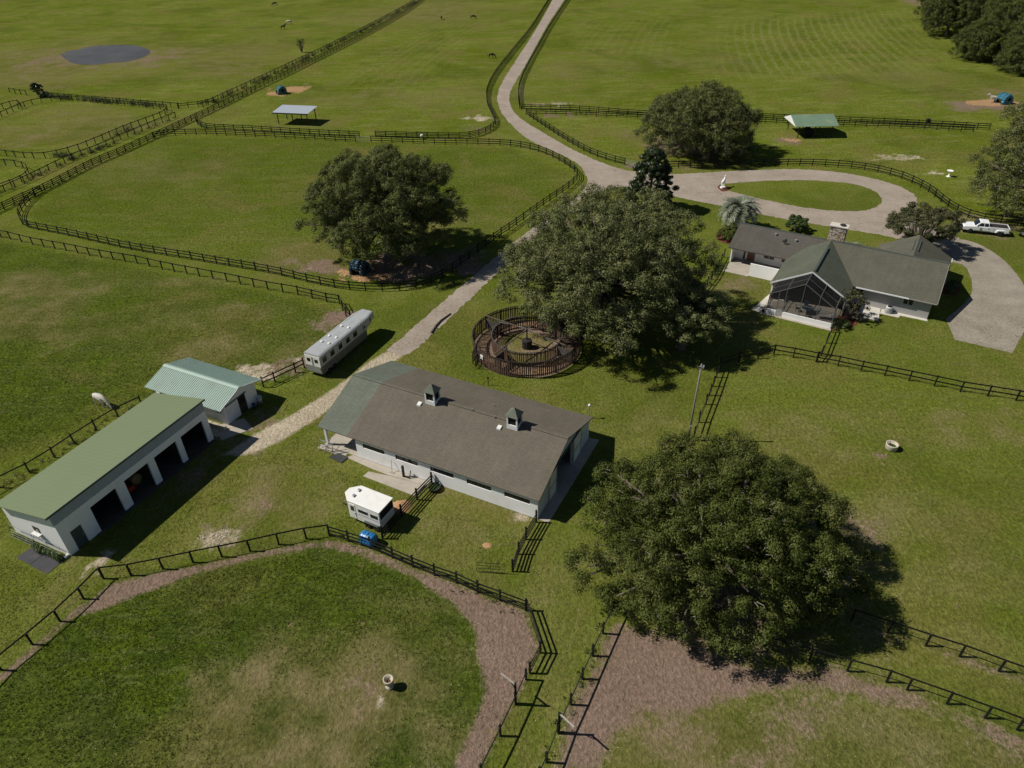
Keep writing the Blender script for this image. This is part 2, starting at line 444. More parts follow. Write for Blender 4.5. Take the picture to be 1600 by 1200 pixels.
def _wob(u, v, k):
    return np.sin(u * 1.3 * k + 1.7) + np.sin(v * 1.1 * k + .6 + 1.3 * np.sin(u * .7 * k)) + .6 * np.sin((u + v) * 2.3 * k + 2.1) + .5 * np.sin((u - v) * 3.1 * k)
def blob(ch, px, py, rx, ry, s=1.0, rot=0.0, soft=0.75):
    c = g(px, py); k = 2.2 / max(.8, min(rx, ry)); am = .16 * min(rx, ry) + .08 * max(rx, ry)
    d = P2 + am * np.stack([_wob(P2[:, 0], P2[:, 1], k), _wob(P2[:, 1] + 7, P2[:, 0] + 3, k)], 1) - np.array([c.x, c.y]); a = R(rot)
    u = (d[:, 0] * math.cos(a) + d[:, 1] * math.sin(a)) / rx; v = (-d[:, 0] * math.sin(a) + d[:, 1] * math.cos(a)) / ry
    CH[ch] = np.maximum(CH[ch], s * sstep((1 + soft - np.sqrt(u * u + v * v)) / (2 * soft)))

# trodden earth along the fences of the near paddocks
poly('dirt', [(118, 962), (165, 915), (250, 893), (350, 874), (440, 856), (515, 842), (560, 852), (640, 887), (720, 915), (820, 955), (842, 1015), (806, 1095), (745, 1215),
              (700, 1215), (745, 1120), (757, 1080), (750, 1040), (742, 985), (705, 940), (640, 899), (560, 867), (500, 856), (432, 866), (352, 885), (285, 904), (222, 928), (150, 956)], 0.7)
strip('dirt', [(0, 1062), (60, 1008), (130, 946)], 0.8, 0.5, 0.8)
poly('dirt', [(958, 962), (1010, 985), (1100, 1010), (1180, 1040), (1300, 1040), (1420, 1080), (1500, 1112), (1620, 1160), (1620, 1182), (1500, 1132), (1420, 1105),
              (1330, 1085), (1250, 1078), (1160, 1090), (1080, 1118), (1010, 1120), (965, 1150), (930, 1215), (862, 1215), (892, 1105), (925, 1030)], 1.6)
strip('dirt', [(1340, 976), (1446, 1011), (1620, 1070)], 0.8, 0.5, 0.55)
strip('dirt', [(1500, 1120), (1620, 1190)], 3.0, 2.0, 0.55)
blob('dirt', 524, 494, 2.6, 1.5, 0.95, 30); blob('dirt', 508, 512, 2.0, 1.6, 0.6); blob('dry', 480, 540, 4, 2.5, 0.6)
blob('sand', 398, 578, 3.2, 1.6, 0.85, -15); blob('dirt', 440, 575, 3.2, 2.0, 0.7, 20); blob('sand', 465, 560, 1.6, .8, 0.55, 20)
# limestone track from the end of the drive past the barn to the shed
poly('sand', [(604, 548), (650, 542), (622, 562), (585, 578), (548, 612), (500, 652), (440, 690), (385, 712), (345, 712), (396, 680), (452, 650), (500, 620), (548, 588), (575, 566)], 0.7)
strip('dirt', [(330, 668), (400, 705)], 2.2, 1.2, 0.6)
blob('dirt', 410, 660, 2.0, 3.5, 0.55, 60); blob('dirt', 600, 562, 3, 1.4, 0.4, 40)
blob('sand', 150, 882, 1.7, .7, 0.8, 60); blob('dry', 130, 900, 3, 1.4, 0.6, 60)
blob('dirt', 300, 740, 5.5, 1.6, 0.5, 65)
blob('sand', 340, 838, 2.0, 1.3, 0.62, -10); blob('dirt', 340, 838, 2.6, 1.7, 0.5, -10)
blob('dirt', 412, 798, 1.0, 1.9, 0.6, 0); blob('dry', 440, 780, 4.5, 3.5, 0.8); blob('dirt', 455, 815, 2.5, 1.2, .4, -20); strip('dry', [(560, 930), (760, 960), (835, 1200)], 1.2, 1.0, 0.4); strip('dry', [(700, 760), (560, 780), (420, 730)], 1.2, .8, .6); strip('dry', [(900, 900), (870, 1010), (815, 1200)], .5, .5, .6); strip('dry', [(925, 905), (890, 1010), (835, 1200)], .5, .5, .6); blob('dry', 520, 775, 3.5, 1.0, 0.6, -20)
blob('dry', 800, 800, 2.6, 0.8, 0.9, -27); blob('sand', 818, 808, 1.0, .5, 0.7, -27); blob('dry', 700, 768, 4.0, .7, 0.7, -27)
blob('dry', 700, 850, 4.5, 3.0, 0.45, -20); blob('dry', 765, 905, 1.6, 1.0, 0.7)
# under the left oak, and bare spots by the drive
blob('dirt', 640, 418, 10.5, 4.6, 0.9, 10); blob('dirt', 500, 418, 5.0, 2.2, 0.8, -12); blob('sand', 478, 420, 3.4, .8, 0.5, -12); blob('dry', 470, 400, 6, 4, 0.6)
blob('chips', 578, 432, 4.4, 1.2, 0.85, -4); blob('chips', 535, 425, 1.6, 1.0, 0.8)
blob('sand', 752, 185, 2.2, 5.0, 0.8, 75); blob('dirt', 742, 200, 2.4, 3.6, 0.6, 60); strip('dirt', [(690, 217), (735, 214), (766, 200)], 1.8, 1.2, 0.6)
blob('sand', 870, 163, 8, 2.0, 0.6, -8); blob('dirt', 845, 163, 5, 2.4, 0.6, -8); blob('dirt', 875, 182, 7, 2.0, 0.7, -6); strip('dirt', [(815, 130), (814, 160)], 1.8, 1.2, 0.6)
blob('dirt', 990, 259, 2.4, 1.0, 0.95, -10); blob('dirt', 1075, 232, 11, 8, 0.75); blob('dry', 1020, 215, 7, 6, 0.7)
blob('dirt', 1226, 219, 3.2, 2.6, 0.9); blob('chips', 1237, 219, 2.0, 1.5, 0.8)
blob('sand', 1395, 247, 5.5, 2.0, 0.6); blob('sand', 1425, 247, 3.0, 1.2, 0.7); blob('sand', 1461, 271, 2.2, 1.0, 0.75); blob('dirt', 1410, 193, 6, 1.2, 0.5)
blob('dirt', 1540, 166, 12, 4.5, 0.85, -5); blob('chips', 1556, 161, 8, 3.2, 0.9, -5); blob('dry', 1590, 150, 14, 7, 0.8)
blob('chips', 447, 142, 7.0, 4.6, 1.0, 12); blob('sand', 460, 135, 4, 2, 0.5, 30); blob('dry', 470, 195, 8, 4, 0.5)
blob('dirt', 1435, 5, 10, 20, 0.7)
blob('dry', 1130, 860, 14, 12, 0.4); blob('dirt', 1150, 930, 11, 9, 0.6)
blob('dirt', 1020, 480, 13, 10, 0.45); blob('dry', 1160, 450, 5, 3.5, 0.75); blob('dirt', 1165, 445, 4, 2, 0.5); blob('sand', 970, 545, 2.5, 2.0, .35)
blob('dirt', 1536, 350, 9, 5, 0.5)
# pots, worn turf
blob('dry', 560, 1085, 5.0, 4.0, 0.85, 40); blob('dry', 505, 1140, 5, 3.6, 1.0, 20); blob('dry', 390, 1090, 2.6, 4.4, 1.0, 10); blob('dirt', 600, 1100, 2.2, 1.0, 0.4, 10); blob('dirt', 560, 1060, 2.0, .8, .35, 40); blob('dry', 350, 1150, 2.5, 2.5, 0.7)
blob('dry', 430, 1165, 3, 1.4, 0.8); blob('dirt', 575, 1070, 1.1, 1.6, 0.55, 0); blob('sand', 594, 1098, .55, .4, 0.7); blob('dry', 600, 1045, 1.6, 1.2, 0.7); blob('dry', 690, 1160, 2.5, 2.5, 0.6); blob('sand', 682, 1192, 0.6, .4, 0.5)
blob('dirt', 1060, 1140, 4, 2, 0.45); blob('dirt', 1230, 1110, 5, 1.6, .45); blob('dirt', 1190, 1180, 3, 2, .5); blob('dry', 1050, 1150, 5, 4, 1.0); blob('dry', 1200, 1170, 4, 3, 0.8); blob('dry', 1300, 1130, 6, 1.4, 0.6); blob('dry', 1210, 1185, 2.0, 1.8, 0.9)
blob('dirt', 1373, 711, .8, .45, 0.7, -20); blob('dry', 1340, 850, 6, 4, 0.45); blob('dry', 1540, 660, 9, 2.5, 0.6); blob('dirt', 1575, 660, 4, 1.3, 0.4); blob('dry', 1420, 820, 6, 5, 0.45); blob('dry', 1250, 690, 7, 4, 0.5)
blob('dry', 60, 450, 8, 4, 0.75, -10); blob('dry', 30, 500, 6, 5, 0.65); blob('dry', 110, 520, 6, 3, 0.5); blob('dry', 290, 490, 7, 3, 0.4); blob('dry', 330, 545, 5, 3, 0.6); blob('dry', 380, 485, 5, 2, 0.6); blob('dry', 300, 440, 7, 1.2, 0.5)
blob('dry', 250, 270, 14, 6, 0.45); blob('dry', 560, 290, 10, 6, 0.3); blob('dry', 660, 350, 10, 5, 0.5)
blob('dry', 120, 195, 26, 12, 0.6); blob('dry', 30, 215, 10, 5, 0.75); blob('dry', 160, 90, 52, 26, 0.9); blob('dirt', 165, 88, 27, 14, .75); blob('dirt', 250, 78, 10, 5, .5); blob('dry', 680, 20, 30, 30, 0.6); blob('dry', 640, 150, 30, 8, 0.45); blob('dry', 880, 110, 12, 10, 0.5); blob('dry', 1040, 95, 22, 7, 0.5); blob('dry', 1420, 120, 20, 10, 0.4)
# horse walker floor
PEN = g(826, 591); PEN = Vector((PEN.x, PEN.y + 6.45, 0))
dpen = np.hypot(P2[:, 0] - PEN.x, P2[:, 1] - PEN.y)
CH['dirt'] = np.maximum(CH['dirt'], sstep((6.7 - dpen) / .5) * sstep((dpen - 2.6) / 1.4)); CH['chips'] = np.maximum(CH['chips'], 0.5 * sstep((6.3 - dpen) / .5) * sstep((dpen - 4.4) / .5))
CH['dry'] = np.maximum(CH['dry'], sstep((4 - dpen) / .5)); CH['dirt'] = np.maximum(CH['dirt'], 0.5 * sstep((3 - np.hypot(P2[:, 0] - PEN.x - 1.8, P2[:, 1] - PEN.y)) / 1.5))
# mown lawn round the buildings and along the lanes, lusher fields
poly('lawn', [(-40, 930), (-40, 790), (330, 640), (470, 600), (545, 480), (420, 456), (0, 372), (-30, 330), (40, 340), (45, 356), (560, 455), (640, 455), (720, 430), (905, 285), (895, 262),
              (800, 231), (590, 222), (590, 217), (735, 218), (775, 200), (765, 160), (870, -5), (885, -5), (813, 140), (815, 172), (980, 262), (1200, 261), (1350, 268), (1440, 300), (1520, 345), (1700, 370), (1700, 650),
              (1500, 612), (1210, 554), (1150, 567), (1115, 600), (1083, 690), (960, 955), (840, 1215), (760, 1215), (845, 1020), (822, 955), (515, 838), (165, 908), (-40, 1080)], 0.8)
poly('lawn', [(1084, 690), (1115, 600), (1150, 567), (1210, 554), (1500, 612), (1700, 652), (1700, 1080), (1446, 1009), (1340, 975), (960, 958)], 1.0, 0.62)
poly('lawn', [(960, 958), (1340, 975), (1620, 1066), (1620, 1140), (1420, 1077)], 0.6, 0.9)
poly('lush', [(0, 1066), (165, 912), (515, 842), (822, 956), (845, 1020), (752, 1215), (-60, 1215)], 1.0)
poly('lush', [(40, 350), (70, 295), (245, 214), (400, 215), (800, 231), (900, 275), (800, 358), (604, 452), (400, 421)], 2.0, 0.45)
poly('lush', [(-200, 370), (0, 375), (420, 456), (540, 490), (470, 590), (210, 630), (-200, 800)], 1.5, 0.78)  # left field: its own deeper turf, with lens vignetting also put into the tone
poly('lush', [(930, 1215), (965, 1150), (1080, 1118), (1250, 1078), (1420, 1105), (1620, 1185), (1620, 1230)], 2.0, 0.65); poly('dry', [(930, 1215), (965, 1150), (1080, 1118), (1250, 1078), (1420, 1105), (1620, 1185), (1620, 1230)], 1.0, 0.55)
poly('mow', [(1140, 38), (1400, 15), (1450, 70), (1440, 110), (1300, 118), (1140, 118)], 14.0); poly('mow', [(900, 30), (1060, 30), (1060, 85), (900, 85)], 6.0, 0.35); poly('mow', [(520, 130), (700, 20), (760, 40), (640, 160)], 5.0, 0.4)
for k in CH: CH[k] = np.clip(CH[k], 0, 1)
for k, s_ in (('lawn', 0.0), ('lush', 0.0)): pass

nx, ny = len(XS), len(YS)
idx = np.arange(NG).reshape(ny, nx)
quads = np.stack([idx[:-1, :-1].ravel(), idx[:-1, 1:].ravel(), idx[1:, 1:].ravel(), idx[1:, :-1].ravel()], 1)

t = NT('pasture')
A = t.attr('earth'); B = t.attr('turf')
sa = t.sep(A.outputs['Color']) if False else None
def rgb(a):
    x = t.n.new('ShaderNodeSeparateColor'); t.l(a.outputs['Color'], x.inputs[0]); return x.outputs
ea, tu = rgb(A), rgb(B)
co = t.sep(t.co())
nb = t.noise(0.035, 4, 0.6); nm = t.noise(0.22, 4, 0.6); nf = t.noise(1.6, 4, 0.65); nv = t.noise(7.0, 3, 0.7); nx_ = t.noise(22.0, 2, 0.7)
ew = t.noise(1.0, 4, 0.6, t.mapping((0.10, 0.42, 1), (0, 0, R(-8))))       # streaks of longer grass across the slope
ew2 = t.noise(1.0, 4, 0.65, t.mapping((0.3, 1.2, 1), (0, 0, R(12))))
edge = t.math('ADD', t.math('MULTIPLY_ADD', nf, 0.55, -0.275), t.math('MULTIPLY_ADD', nm, 0.55, -0.275))
edge = t.math('ADD', edge, t.math('MULTIPLY_ADD', nv, 0.5, -0.25))
def msk(s, lo=0.36, hi=0.64, k=1.0):
    q = t.math('MULTIPLY_ADD', edge, k, s)
    return t.mapr(t.math('MULTIPLY', q, t.mapr(s, 0.0, 0.12)), lo, hi, smooth=True)
# far meadow
nd = t.noise(3.2, 3, 0.6); ns = t.noise(1.0, 4, 0.62, t.mapping((0.75, 2.2, 1), (0, 0, R(6))))
c = t.mix(t.mapr(nb, 0.36, 0.64), (0.102, 0.132, 0.011), (0.168, 0.191, 0.034))
c = t.mix(t.mapr(nm, 0.40, 0.64, 0, 0.75), c, (0.113, 0.158, 0.014))
c = t.mix(t.mapr(ew, 0.48, 0.68, 0, 0.6), c, (0.199, 0.217, 0.062))
c = t.mix(t.mapr(ew2, 0.5, 0.7, 0, 0.6), c, (0.063, 0.094, 0.008))
# lusher fields
cl = t.mix(t.mapr(nm, 0.34, 0.66), (0.037, 0.063, 0.009), (0.072, 0.107, 0.009))
cl = t.mix(t.mapr(ew2, 0.5, 0.64, 0, 0.7), cl, (0.092, 0.116, 0.029))
cl = t.mix(t.mapr(nb, 0.5, 0.64, 0, 0.6), cl, (0.095, 0.107, 0.023))
c = t.mix(tu[1], c, cl)
# mown lawn
lw = t.mix(t.mapr(nm, 0.36, 0.64), (0.108, 0.139, 0.017), (0.160, 0.176, 0.038))
lw = t.mix(t.mapr(nb, 0.42, 0.6, 0, 0.6), lw, (0.102, 0.143, 0.014))
lw = t.mix(t.mapr(ew2, 0.55, 0.68, 0, 0.6), lw, (0.174, 0.171, 0.056))
c = t.mix(t.math('MULTIPLY', tu[0], 0.92), c, lw)
# broad, slow changes of tone: yellowed, browner and fresher stretches
n5 = t.noise(0.075, 5, 0.62, t.mapping(loc=(13, 31, 0)), dist=0.6); n6 = t.noise(0.055, 4, 0.6, t.mapping(loc=(71, 5, 0)), dist=0.8)
c = t.mix(t.mapr(n5, 0.5, 0.66, 0, 0.6), c, (0.160, 0.142, 0.042))
c = t.mix(t.mapr(n6, 0.5, 0.64, 0, 0.55), c, (0.074, 0.104, 0.012))
c = t.mix(1.0, c, (0.95, 0.92, 0.98), 'MULTIPLY')
# mowing rows: lines of paler cuttings
w = t.math('MULTIPLY', t.math('SUBTRACT', co[1], 150.0), t.math('SUBTRACT', co[1], 150.0))
s = t.math('ADD', t.math('MULTIPLY_ADD', w, -0.0011, co[0]), t.math('MULTIPLY', nm, 3.5))
s = t.math('SINE', t.math('MULTIPLY', s, 6.283 / 3.1))
c = t.mix(t.math('MULTIPLY', t.math('MULTIPLY', tu[2], t.mapr(s, 0.1, 0.95)), t.mapr(nf, 0.25, 0.65, 0.25, 0.6)), c, (0.20, 0.20, 0.07))
# thin dry turf, earth, sand, wood chips
dm = t.math('MULTIPLY', ea[2], t.math('ADD', t.mapr(nm, 0.32, 0.62, 0.25, 0.9), t.mapr(nf, 0.35, 0.68, 0.0, 0.25)), clamp=True)
c = t.mix(t.math('MULTIPLY', dm, 1.0), c, t.mix(t.mapr(nm, 0.35, 0.65), (0.135, 0.116, 0.040), (0.195, 0.160, 0.078)))
c = t.mix(msk(ea[0], 0.30, 0.86, 1.7), c, t.mix(t.math('ADD', t.mapr(nv, 0.3, 0.7, 0, .6), t.mapr(nm, 0.3, 0.7, 0, .4)), (0.165, 0.113, 0.082), (0.238, 0.173, 0.132)))
c = t.mix(t.math('MULTIPLY', msk(ea[1], 0.3, 0.85, 0.8), 0.92), c, t.mix(t.math('ADD', t.mapr(nv, 0.3, 0.7, 0, .4), t.mapr(nm, 0.3, 0.7, 0, .6)), (0.33, 0.27, 0.195), (0.55, 0.475, 0.36)))
c = t.mix(msk(A.outputs['Alpha'], 0.42, 0.62), c, t.mix(t.mapr(nv, 0.3, 0.7), (0.26, 0.15, 0.075), (0.48, 0.31, 0.165)))
# scattered dead patches and droppings
c = t.mix(t.mapr(t.noise(0.9, 3, 0.5, t.mapping(loc=(40, 9, 0))), 0.66, 0.76, 0, 0.6), c, (0.21, 0.165, 0.08))
vo = t.n.new('ShaderNodeTexVoronoi'); vo.inputs['Scale'].default_value = 0.42; t.l(t.co(), vo.inputs['Vector'])
sp = t.math('MULTIPLY', t.mapr(vo.outputs['Distance'], 0.05, 0.10, 1, 0), t.mapr(t.noise(0.16, 2), 0.55, 0.62))
c = t.mix(t.math('MULTIPLY', sp, t.math('MULTIPLY', tu[1], 0.75)), c, (0.035, 0.03, 0.02))
f = t.math('MULTIPLY', t.mapr(nd, 0.3, 0.7, 0.68, 1.32), t.mapr(nf, 0.3, 0.7, 0.78, 1.22))
f = t.math('MULTIPLY', f, t.mapr(nv, 0.25, 0.75, 0.72, 1.28))
f = t.math('MULTIPLY', f, t.mapr(ns, 0.3, 0.7, 0.86, 1.14))
# trodden ground and short turf are smoother than rough pasture
k = t.math('MULTIPLY', t.math('MAXIMUM', t.math('MAXIMUM', tu[0], ea[0]), t.math('MULTIPLY', ea[2], 1.3)), 0.5, clamp=True)
f = t.math('ADD', t.math('MULTIPLY', f, t.math('SUBTRACT', 1.0, k)), k)
c = t.mix(1.0, c, t.comb(f, f, f), 'MULTIPLY')
hb = t.math('ADD', t.math('MULTIPLY', nd, 1.2), t.math('ADD', t.math('MULTIPLY', nv, 0.5), t.math('MULTIPLY', nf, 0.8)))
t.bump(hb, 0.6, 0.22)
t.fin(c, 1.0, 0.0)

me = fast_mesh('ground', np.column_stack([P2, np.zeros(NG)]), quads, MATS['pasture'])
for nm_, ks in (('earth', ('dirt', 'sand', 'dry', 'chips')), ('turf', ('lawn', 'lush', 'mow', 'mulch'))):
    a = me.attributes.new(nm_, 'FLOAT_COLOR', 'POINT')
    a.data.foreach_set('color', np.stack([CH[k] for k in ks], 1).astype(np.float32).ravel())
ground = link('ground', me); tag(ground, 'green pasture and lawn with bare trodden patches', kind='structure')

def smooth_line(pts, step=0.6, closed=False):
    """Catmull-Rom through the points, resampled"""
    p = [Vector(q) for q in pts]; n = len(p); out = []
    rng = range(n) if closed else range(n - 1)
    for i in rng:
        p0 = p[(i - 1) % n] if closed or i > 0 else p[0] * 2 - p[1]
        p1, p2 = p[i], p[(i + 1) % n]
        p3 = p[(i + 2) % n] if closed or i + 2 < n else p2 * 2 - p1
        m = max(1, int((p2 - p1).length / step))
        for k in range(m):
            u = k / m
            out.append(0.5 * ((2 * p1) + (p2 - p0) * u + (2 * p0 - 5 * p1 + 4 * p2 - p3) * u * u + (3 * p1 - p0 - 3 * p2 + p3) * u ** 3))
    if not closed: out.append(p[-1].copy())
    return out

def sheet(name, outlines, z, mat, label, kind='structure', jit=0.0, seed=1):
    """flat paved area with an outline and holes"""
    r = random.Random(seed); loops = []
    for pts in outlines:
        q = []
        for p in pts:
            q.append(Vector((p.x + r.uniform(-jit, jit), p.y + r.uniform(-jit, jit), z)))
        loops.append(q)
    tris = tessellate_polygon(loops); flat = [p for q in loops for p in q]
    m = MB(); m.add(flat, [tuple(x) for x in tris])
    me = bpy.data.meshes.new(name); me.from_pydata([tuple(p) for p in flat], [], [tuple(x) for x in tris])
    bm = bmesh.new(); bm.from_mesh(me)
    for f in bm.faces:
        f.normal_update()
        if f.normal.z < 0: f.normal_flip()
    bm.to_mesh(me); bm.free(); me.materials.append(MATS[mat])
    o = link(name, me); tag(o, label, kind=kind); return o

road_l = [(868, -14), (862, 2), (838, 45), (805, 96), (785, 128), (777, 152), (783, 175), (800, 196), (820, 214), (845, 228), (880, 243), (904, 257), (915, 272), (917, 284), (908, 302), (880, 322), (800, 381), (700, 465), (604, 548)]
road_tip = [(628, 556), (650, 546), (720, 481), (800, 405), (880, 335), (915, 309)]
road_low = [(936, 300), (975, 292), (1010, 296), (1062, 309), (1150, 326), (1200, 337), (1290, 353), (1370, 366), (1420, 378), (1480, 392)]
road_up = [(1500, 372), (1450, 352), (1428, 335), (1434, 320), (1424, 301), (1384, 284), (1322, 271), (1260, 265), (1200, 265), (1110, 269), (1050, 272), (985, 267), (940, 254), (890, 231), (850, 208), (815, 186), (800, 170), (796, 152), (803, 132), (825, 95), (855, 40), (880, 2), (888, -14)]
outer = smooth_line(gl(road_l), 0.5) + smooth_line(gl(road_tip), 0.5) + smooth_line(gl(road_low), 0.5) + smooth_line(gl(road_up), 0.5)
isl = smooth_line(gl([(1122, 291), (1170, 284), (1220, 282), (1275, 282), (1335, 288), (1366, 299), (1377, 312), (1366, 325), (1330, 330), (1262, 325), (1190, 311)]), 0.5, True)
sheet('driveway', [outer, isl], 0.014, 'asphalt', 'worn asphalt farm drive winding through the paddocks to a loop', jit=0.16)
cd = smooth_line(gl([(1440, 383), (1484, 374), (1520, 378), (1560, 400), (1588, 428), (1608, 465), (1605, 505), (1582, 552)]), 0.5) + \
     smooth_line(gl([(1582, 552), (1492, 531)]), 0.5) + smooth_line(gl([(1478, 498), (1500, 480), (1516, 462), (1519, 445), (1515, 430), (1506, 415), (1480, 408), (1440, 400)]), 0.5)
sheet('parking_apron', [cd], 0.020, 'drive_concrete', 'old grey concrete drive beside the house', jit=0.05)

# pond
pond = smooth_line(gl([(96, 83), (103, 86), (101, 81), (112, 79), (126, 77), (140, 73), (165, 71), (190, 70), (210, 71), (226, 75), (235, 80), (232, 85), (222, 90), (195, 97), (175, 98), (150, 101), (130, 101), (112, 98), (104, 93), (97, 88)]), 2, True)
sheet('pond', [pond], 0.03, 'pond_water', 'small still pond in the far meadow')
# ------------------------------------------------------------------ fences
def unit_box(name, mat, sx, sy, sz):
    return MB().box(-sx / 2, sx / 2, -sy / 2, sy / 2, -sz / 2, sz / 2).mesh(name, MATS[mat])
RAIL_ME = {m: unit_box('rail', m, 1, 0.035, 0.145) for m in ('black_board', 'weathered_board')}
def post_mesh(mat, h, w):
    k = (mat, h, w)
    if k not in POSTS:
        m = MB().box(-w / 2, w / 2, -w / 2, w / 2, -0.05, h); POSTS[k] = m.mesh('post', MATS[mat])
    return POSTS[k]
POSTS = {}

def resample(pts, spacing):
    L = [0]
    for a, b in zip(pts, pts[1:]): L.append(L[-1] + (b - a).length)
    n = max(1, round(L[-1] / spacing)); out = []; j = 0
    for i in range(n + 1):
        s = L[-1] * i / n
        while j < len(pts) - 2 and L[j + 1] < s: j += 1
        u = (s - L[j]) / max(1e-6, L[j + 1] - L[j]); out.append(pts[j].lerp(pts[j + 1], min(1, u)))
    return out

def fence(px, label, rails=(0.35, 0.7, 1.05, 1.32), h=1.42, curved=True, spacing=2.35, mat='black_board', wire=False, far=False,
          group='black paddock fences', w=0.13, world=False, side=1, name='paddock_fence'):
    pts = px if world else gl(px)
    line = smooth_line(pts, 0.8) if curved else pts
    if curved: ps = resample(line, spacing)
    else:
        ps = [line[0]]
        for a, b in zip(line, line[1:]): ps += resample([a, b], spacing)[1:]
    root = thing(name, label, 'fence', ps[0], 0, group)
    o0 = ps[0]; r = random.Random(len(ps) * 31 + int(o0.x * 10))
    loc = [p - o0 for p in ps]
    if not far:
        for i, p in enumerate(loc):
            d = loc[min(i + 1, len(loc) - 1)] - loc[max(i - 1, 0)]
            o = link('post', post_mesh(mat, h, w), root, p, math.atan2(d.y, d.x))
            o.rotation_euler = (r.uniform(-.025, .025), r.uniform(-.025, .025), math.atan2(d.y, d.x)); o.scale = (1, 1, r.uniform(.97, 1.03))
        for a, b in zip(loc, loc[1:]):
            d = b - a; az = math.atan2(d.y, d.x); nrm = Vector((-math.sin(az), math.cos(az), 0)) * (w / 2 + 0.02) * side
            for z in rails:
                q = (a + b) / 2 + nrm; q.z = z - 0.07 + r.uniform(-.012, .012)
                o = link('rail', RAIL_ME[mat], root, q); o.scale = (d.length * 0.998, 1, 1)
                o.rotation_euler = (0, r.uniform(-.006, .006), az)
    else:
        m = MB()
        for p in loc: m.box(p.x - w / 2, p.x + w / 2, p.y - w / 2, p.y + w / 2, -0.05, h)
        tag(m.build('posts', MATS[mat], root), kind='stuff')
        for z in rails:
            m = MB()
            for a, b in zip(loc, loc[1:]):
                m.bar((a.x, a.y, z - .07), (b.x, b.y, z - .07), 0.035, 0.145)
            m.build('rail', MATS[mat], root)
    if wire:
        m = MB(); t_ = 0.0022
        for a, b in zip(loc, loc[1:]):
            d = (b - a); L = d.length; d = d / L; nrm = Vector((-d.y, d.x, 0)) * -(w / 2 + 0.01) * side
            for z in (0.05, 0.25, 0.45, 0.65, 0.85, 1.05):
                m.bar(a + nrm + Vector((0, 0, z)), b + nrm + Vector((0, 0, z)), t_ * 2, t_ * 2)
            k = 0.15
            while k < L and not far:
                q = a + d * k + nrm; m.bar(q + Vector((0, 0, .05)), q + Vector((0, 0, 1.05)), t_ * 2, t_ * 2); k += 0.3
        m.build('wire_mesh', MATS['wire'], root)
    return root

TOP = (1.30,); B3 = (0.45, 0.9, 1.32); B4 = (0.35, 0.68, 1.0, 1.32)
# near paddock, lower left: one top board over wire, then three boards behind the barn
fence([(-30, 1082), (2, 1047), (51, 1007), (94, 971), (131, 936), (162, 904)], 'fence with one top rail and wire climbing from the lower left corner', TOP, curved=False, wire=True, h=1.36)
fence([(162, 904), (205, 899), (255, 889), (302, 879), (347, 870), (391, 861), (436, 851), (479, 842), (515, 837)], 'fence with one top rail and wire behind the long green roofed shed', TOP, curved=False, wire=True, h=1.36)
fence([(515, 837), (545, 846), (579, 857), (614, 872), (646, 886), (679, 899), (714, 911), (747, 926), (782, 939), (822, 954)], 'three rail board fence passing the blue tank', B3, curved=False, mat='black_board', side=-1)
fence([(822, 954), (844, 1020), (828, 1052)], 'short fence section with three rails at the dirt corner of the near paddock', B3, curved=False, spacing=3.2)
fence([(822, 1062), (806, 1099), (782, 1150), (752, 1210)], 'fence running off the bottom edge on the left of the grass lane', TOP, curved=False, wire=True, spacing=2.6, h=1.36)
fence([(957, 958), (942, 990), (926, 1025), (910, 1061), (892, 1101), (872, 1144), (854, 1191), (843, 1216)], 'fence running off the bottom edge on the right of the grass lane', TOP, curved=False, wire=True, spacing=2.3, h=1.36)
fence([(1330, 970), (1446, 1009), (1499, 1026), (1560, 1049), (1640, 1078)], 'upper of two fences leaving the front oak towards the right edge', TOP, curved=False, wire=True, h=1.36)
fence([(957, 958), (1150, 1000), (1385, 1066), (1417, 1078), (1479, 1100), (1539, 1122), (1640, 1160)], 'lower of two fences leaving the front oak towards the right edge', TOP, curved=False, wire=True, h=1.36)
# field left of the barns
fence([(-40, 363), (17, 374), (52, 383), (104, 392), (159, 403), (215, 412), (254, 421), (312, 432), (355, 440), (419, 453), (466, 461)], 'long single rail wire fence along the left field, below the oak paddock', TOP, curved=False, wire=True)
fence([(466, 461), (511, 472), (531, 475), (541, 494), (548, 500)], 'corner fence of two rails beside the nose of the long trailer', (0.75, 1.3), curved=False, wire=True)
fence([(476, 575), (462, 582), (430, 597), (412, 605)], 'short fence between the long trailer and the mint roofed shed', (0.75, 1.3), curved=False, wire=True, spacing=2.8)
fence([(222, 634), (185, 651), (151, 672), (117, 694), (86, 715), (47, 739), (0, 762), (-60, 795)], 'single rail fence along the back of the long green roofed shed', TOP, curved=False, wire=True)
# oak paddock
fence([(240, 216), (262, 212), (290, 211), (330, 211), (400, 214), (480, 218), (556, 222)], 'lower of the two board fences left of the field gate', B3)
fence([(306, 188), (310, 196), (320, 201), (340, 203), (400, 206), (480, 211), (562, 215)], 'upper of the two board fences left of the field gate', B3)
fence([(580, 222), (640, 224), (700, 226), (760, 227), (800, 229), (837, 236), (865, 247), (890, 262), (902, 275), (899, 285), (884, 298), (850, 321), (800, 357), (782, 369), (745, 396), (720, 414)],
      'board fence curving round the bend of the drive beside the oak paddock', B3)
fence([(720, 414), (705, 426), (682, 440), (657, 448), (632, 453), (604, 455), (575, 455), (550, 453), (525, 450), (481, 441), (437, 430), (400, 423)], 'three rail fence shaded by the left oak', B3)
fence([(400, 423), (300, 406), (200, 389), (110, 369), (50, 357), (37, 352), (32, 340), (38, 326), (52, 311), (66, 301)], 'long three rail fence along the lower side of the oak paddock', B3)
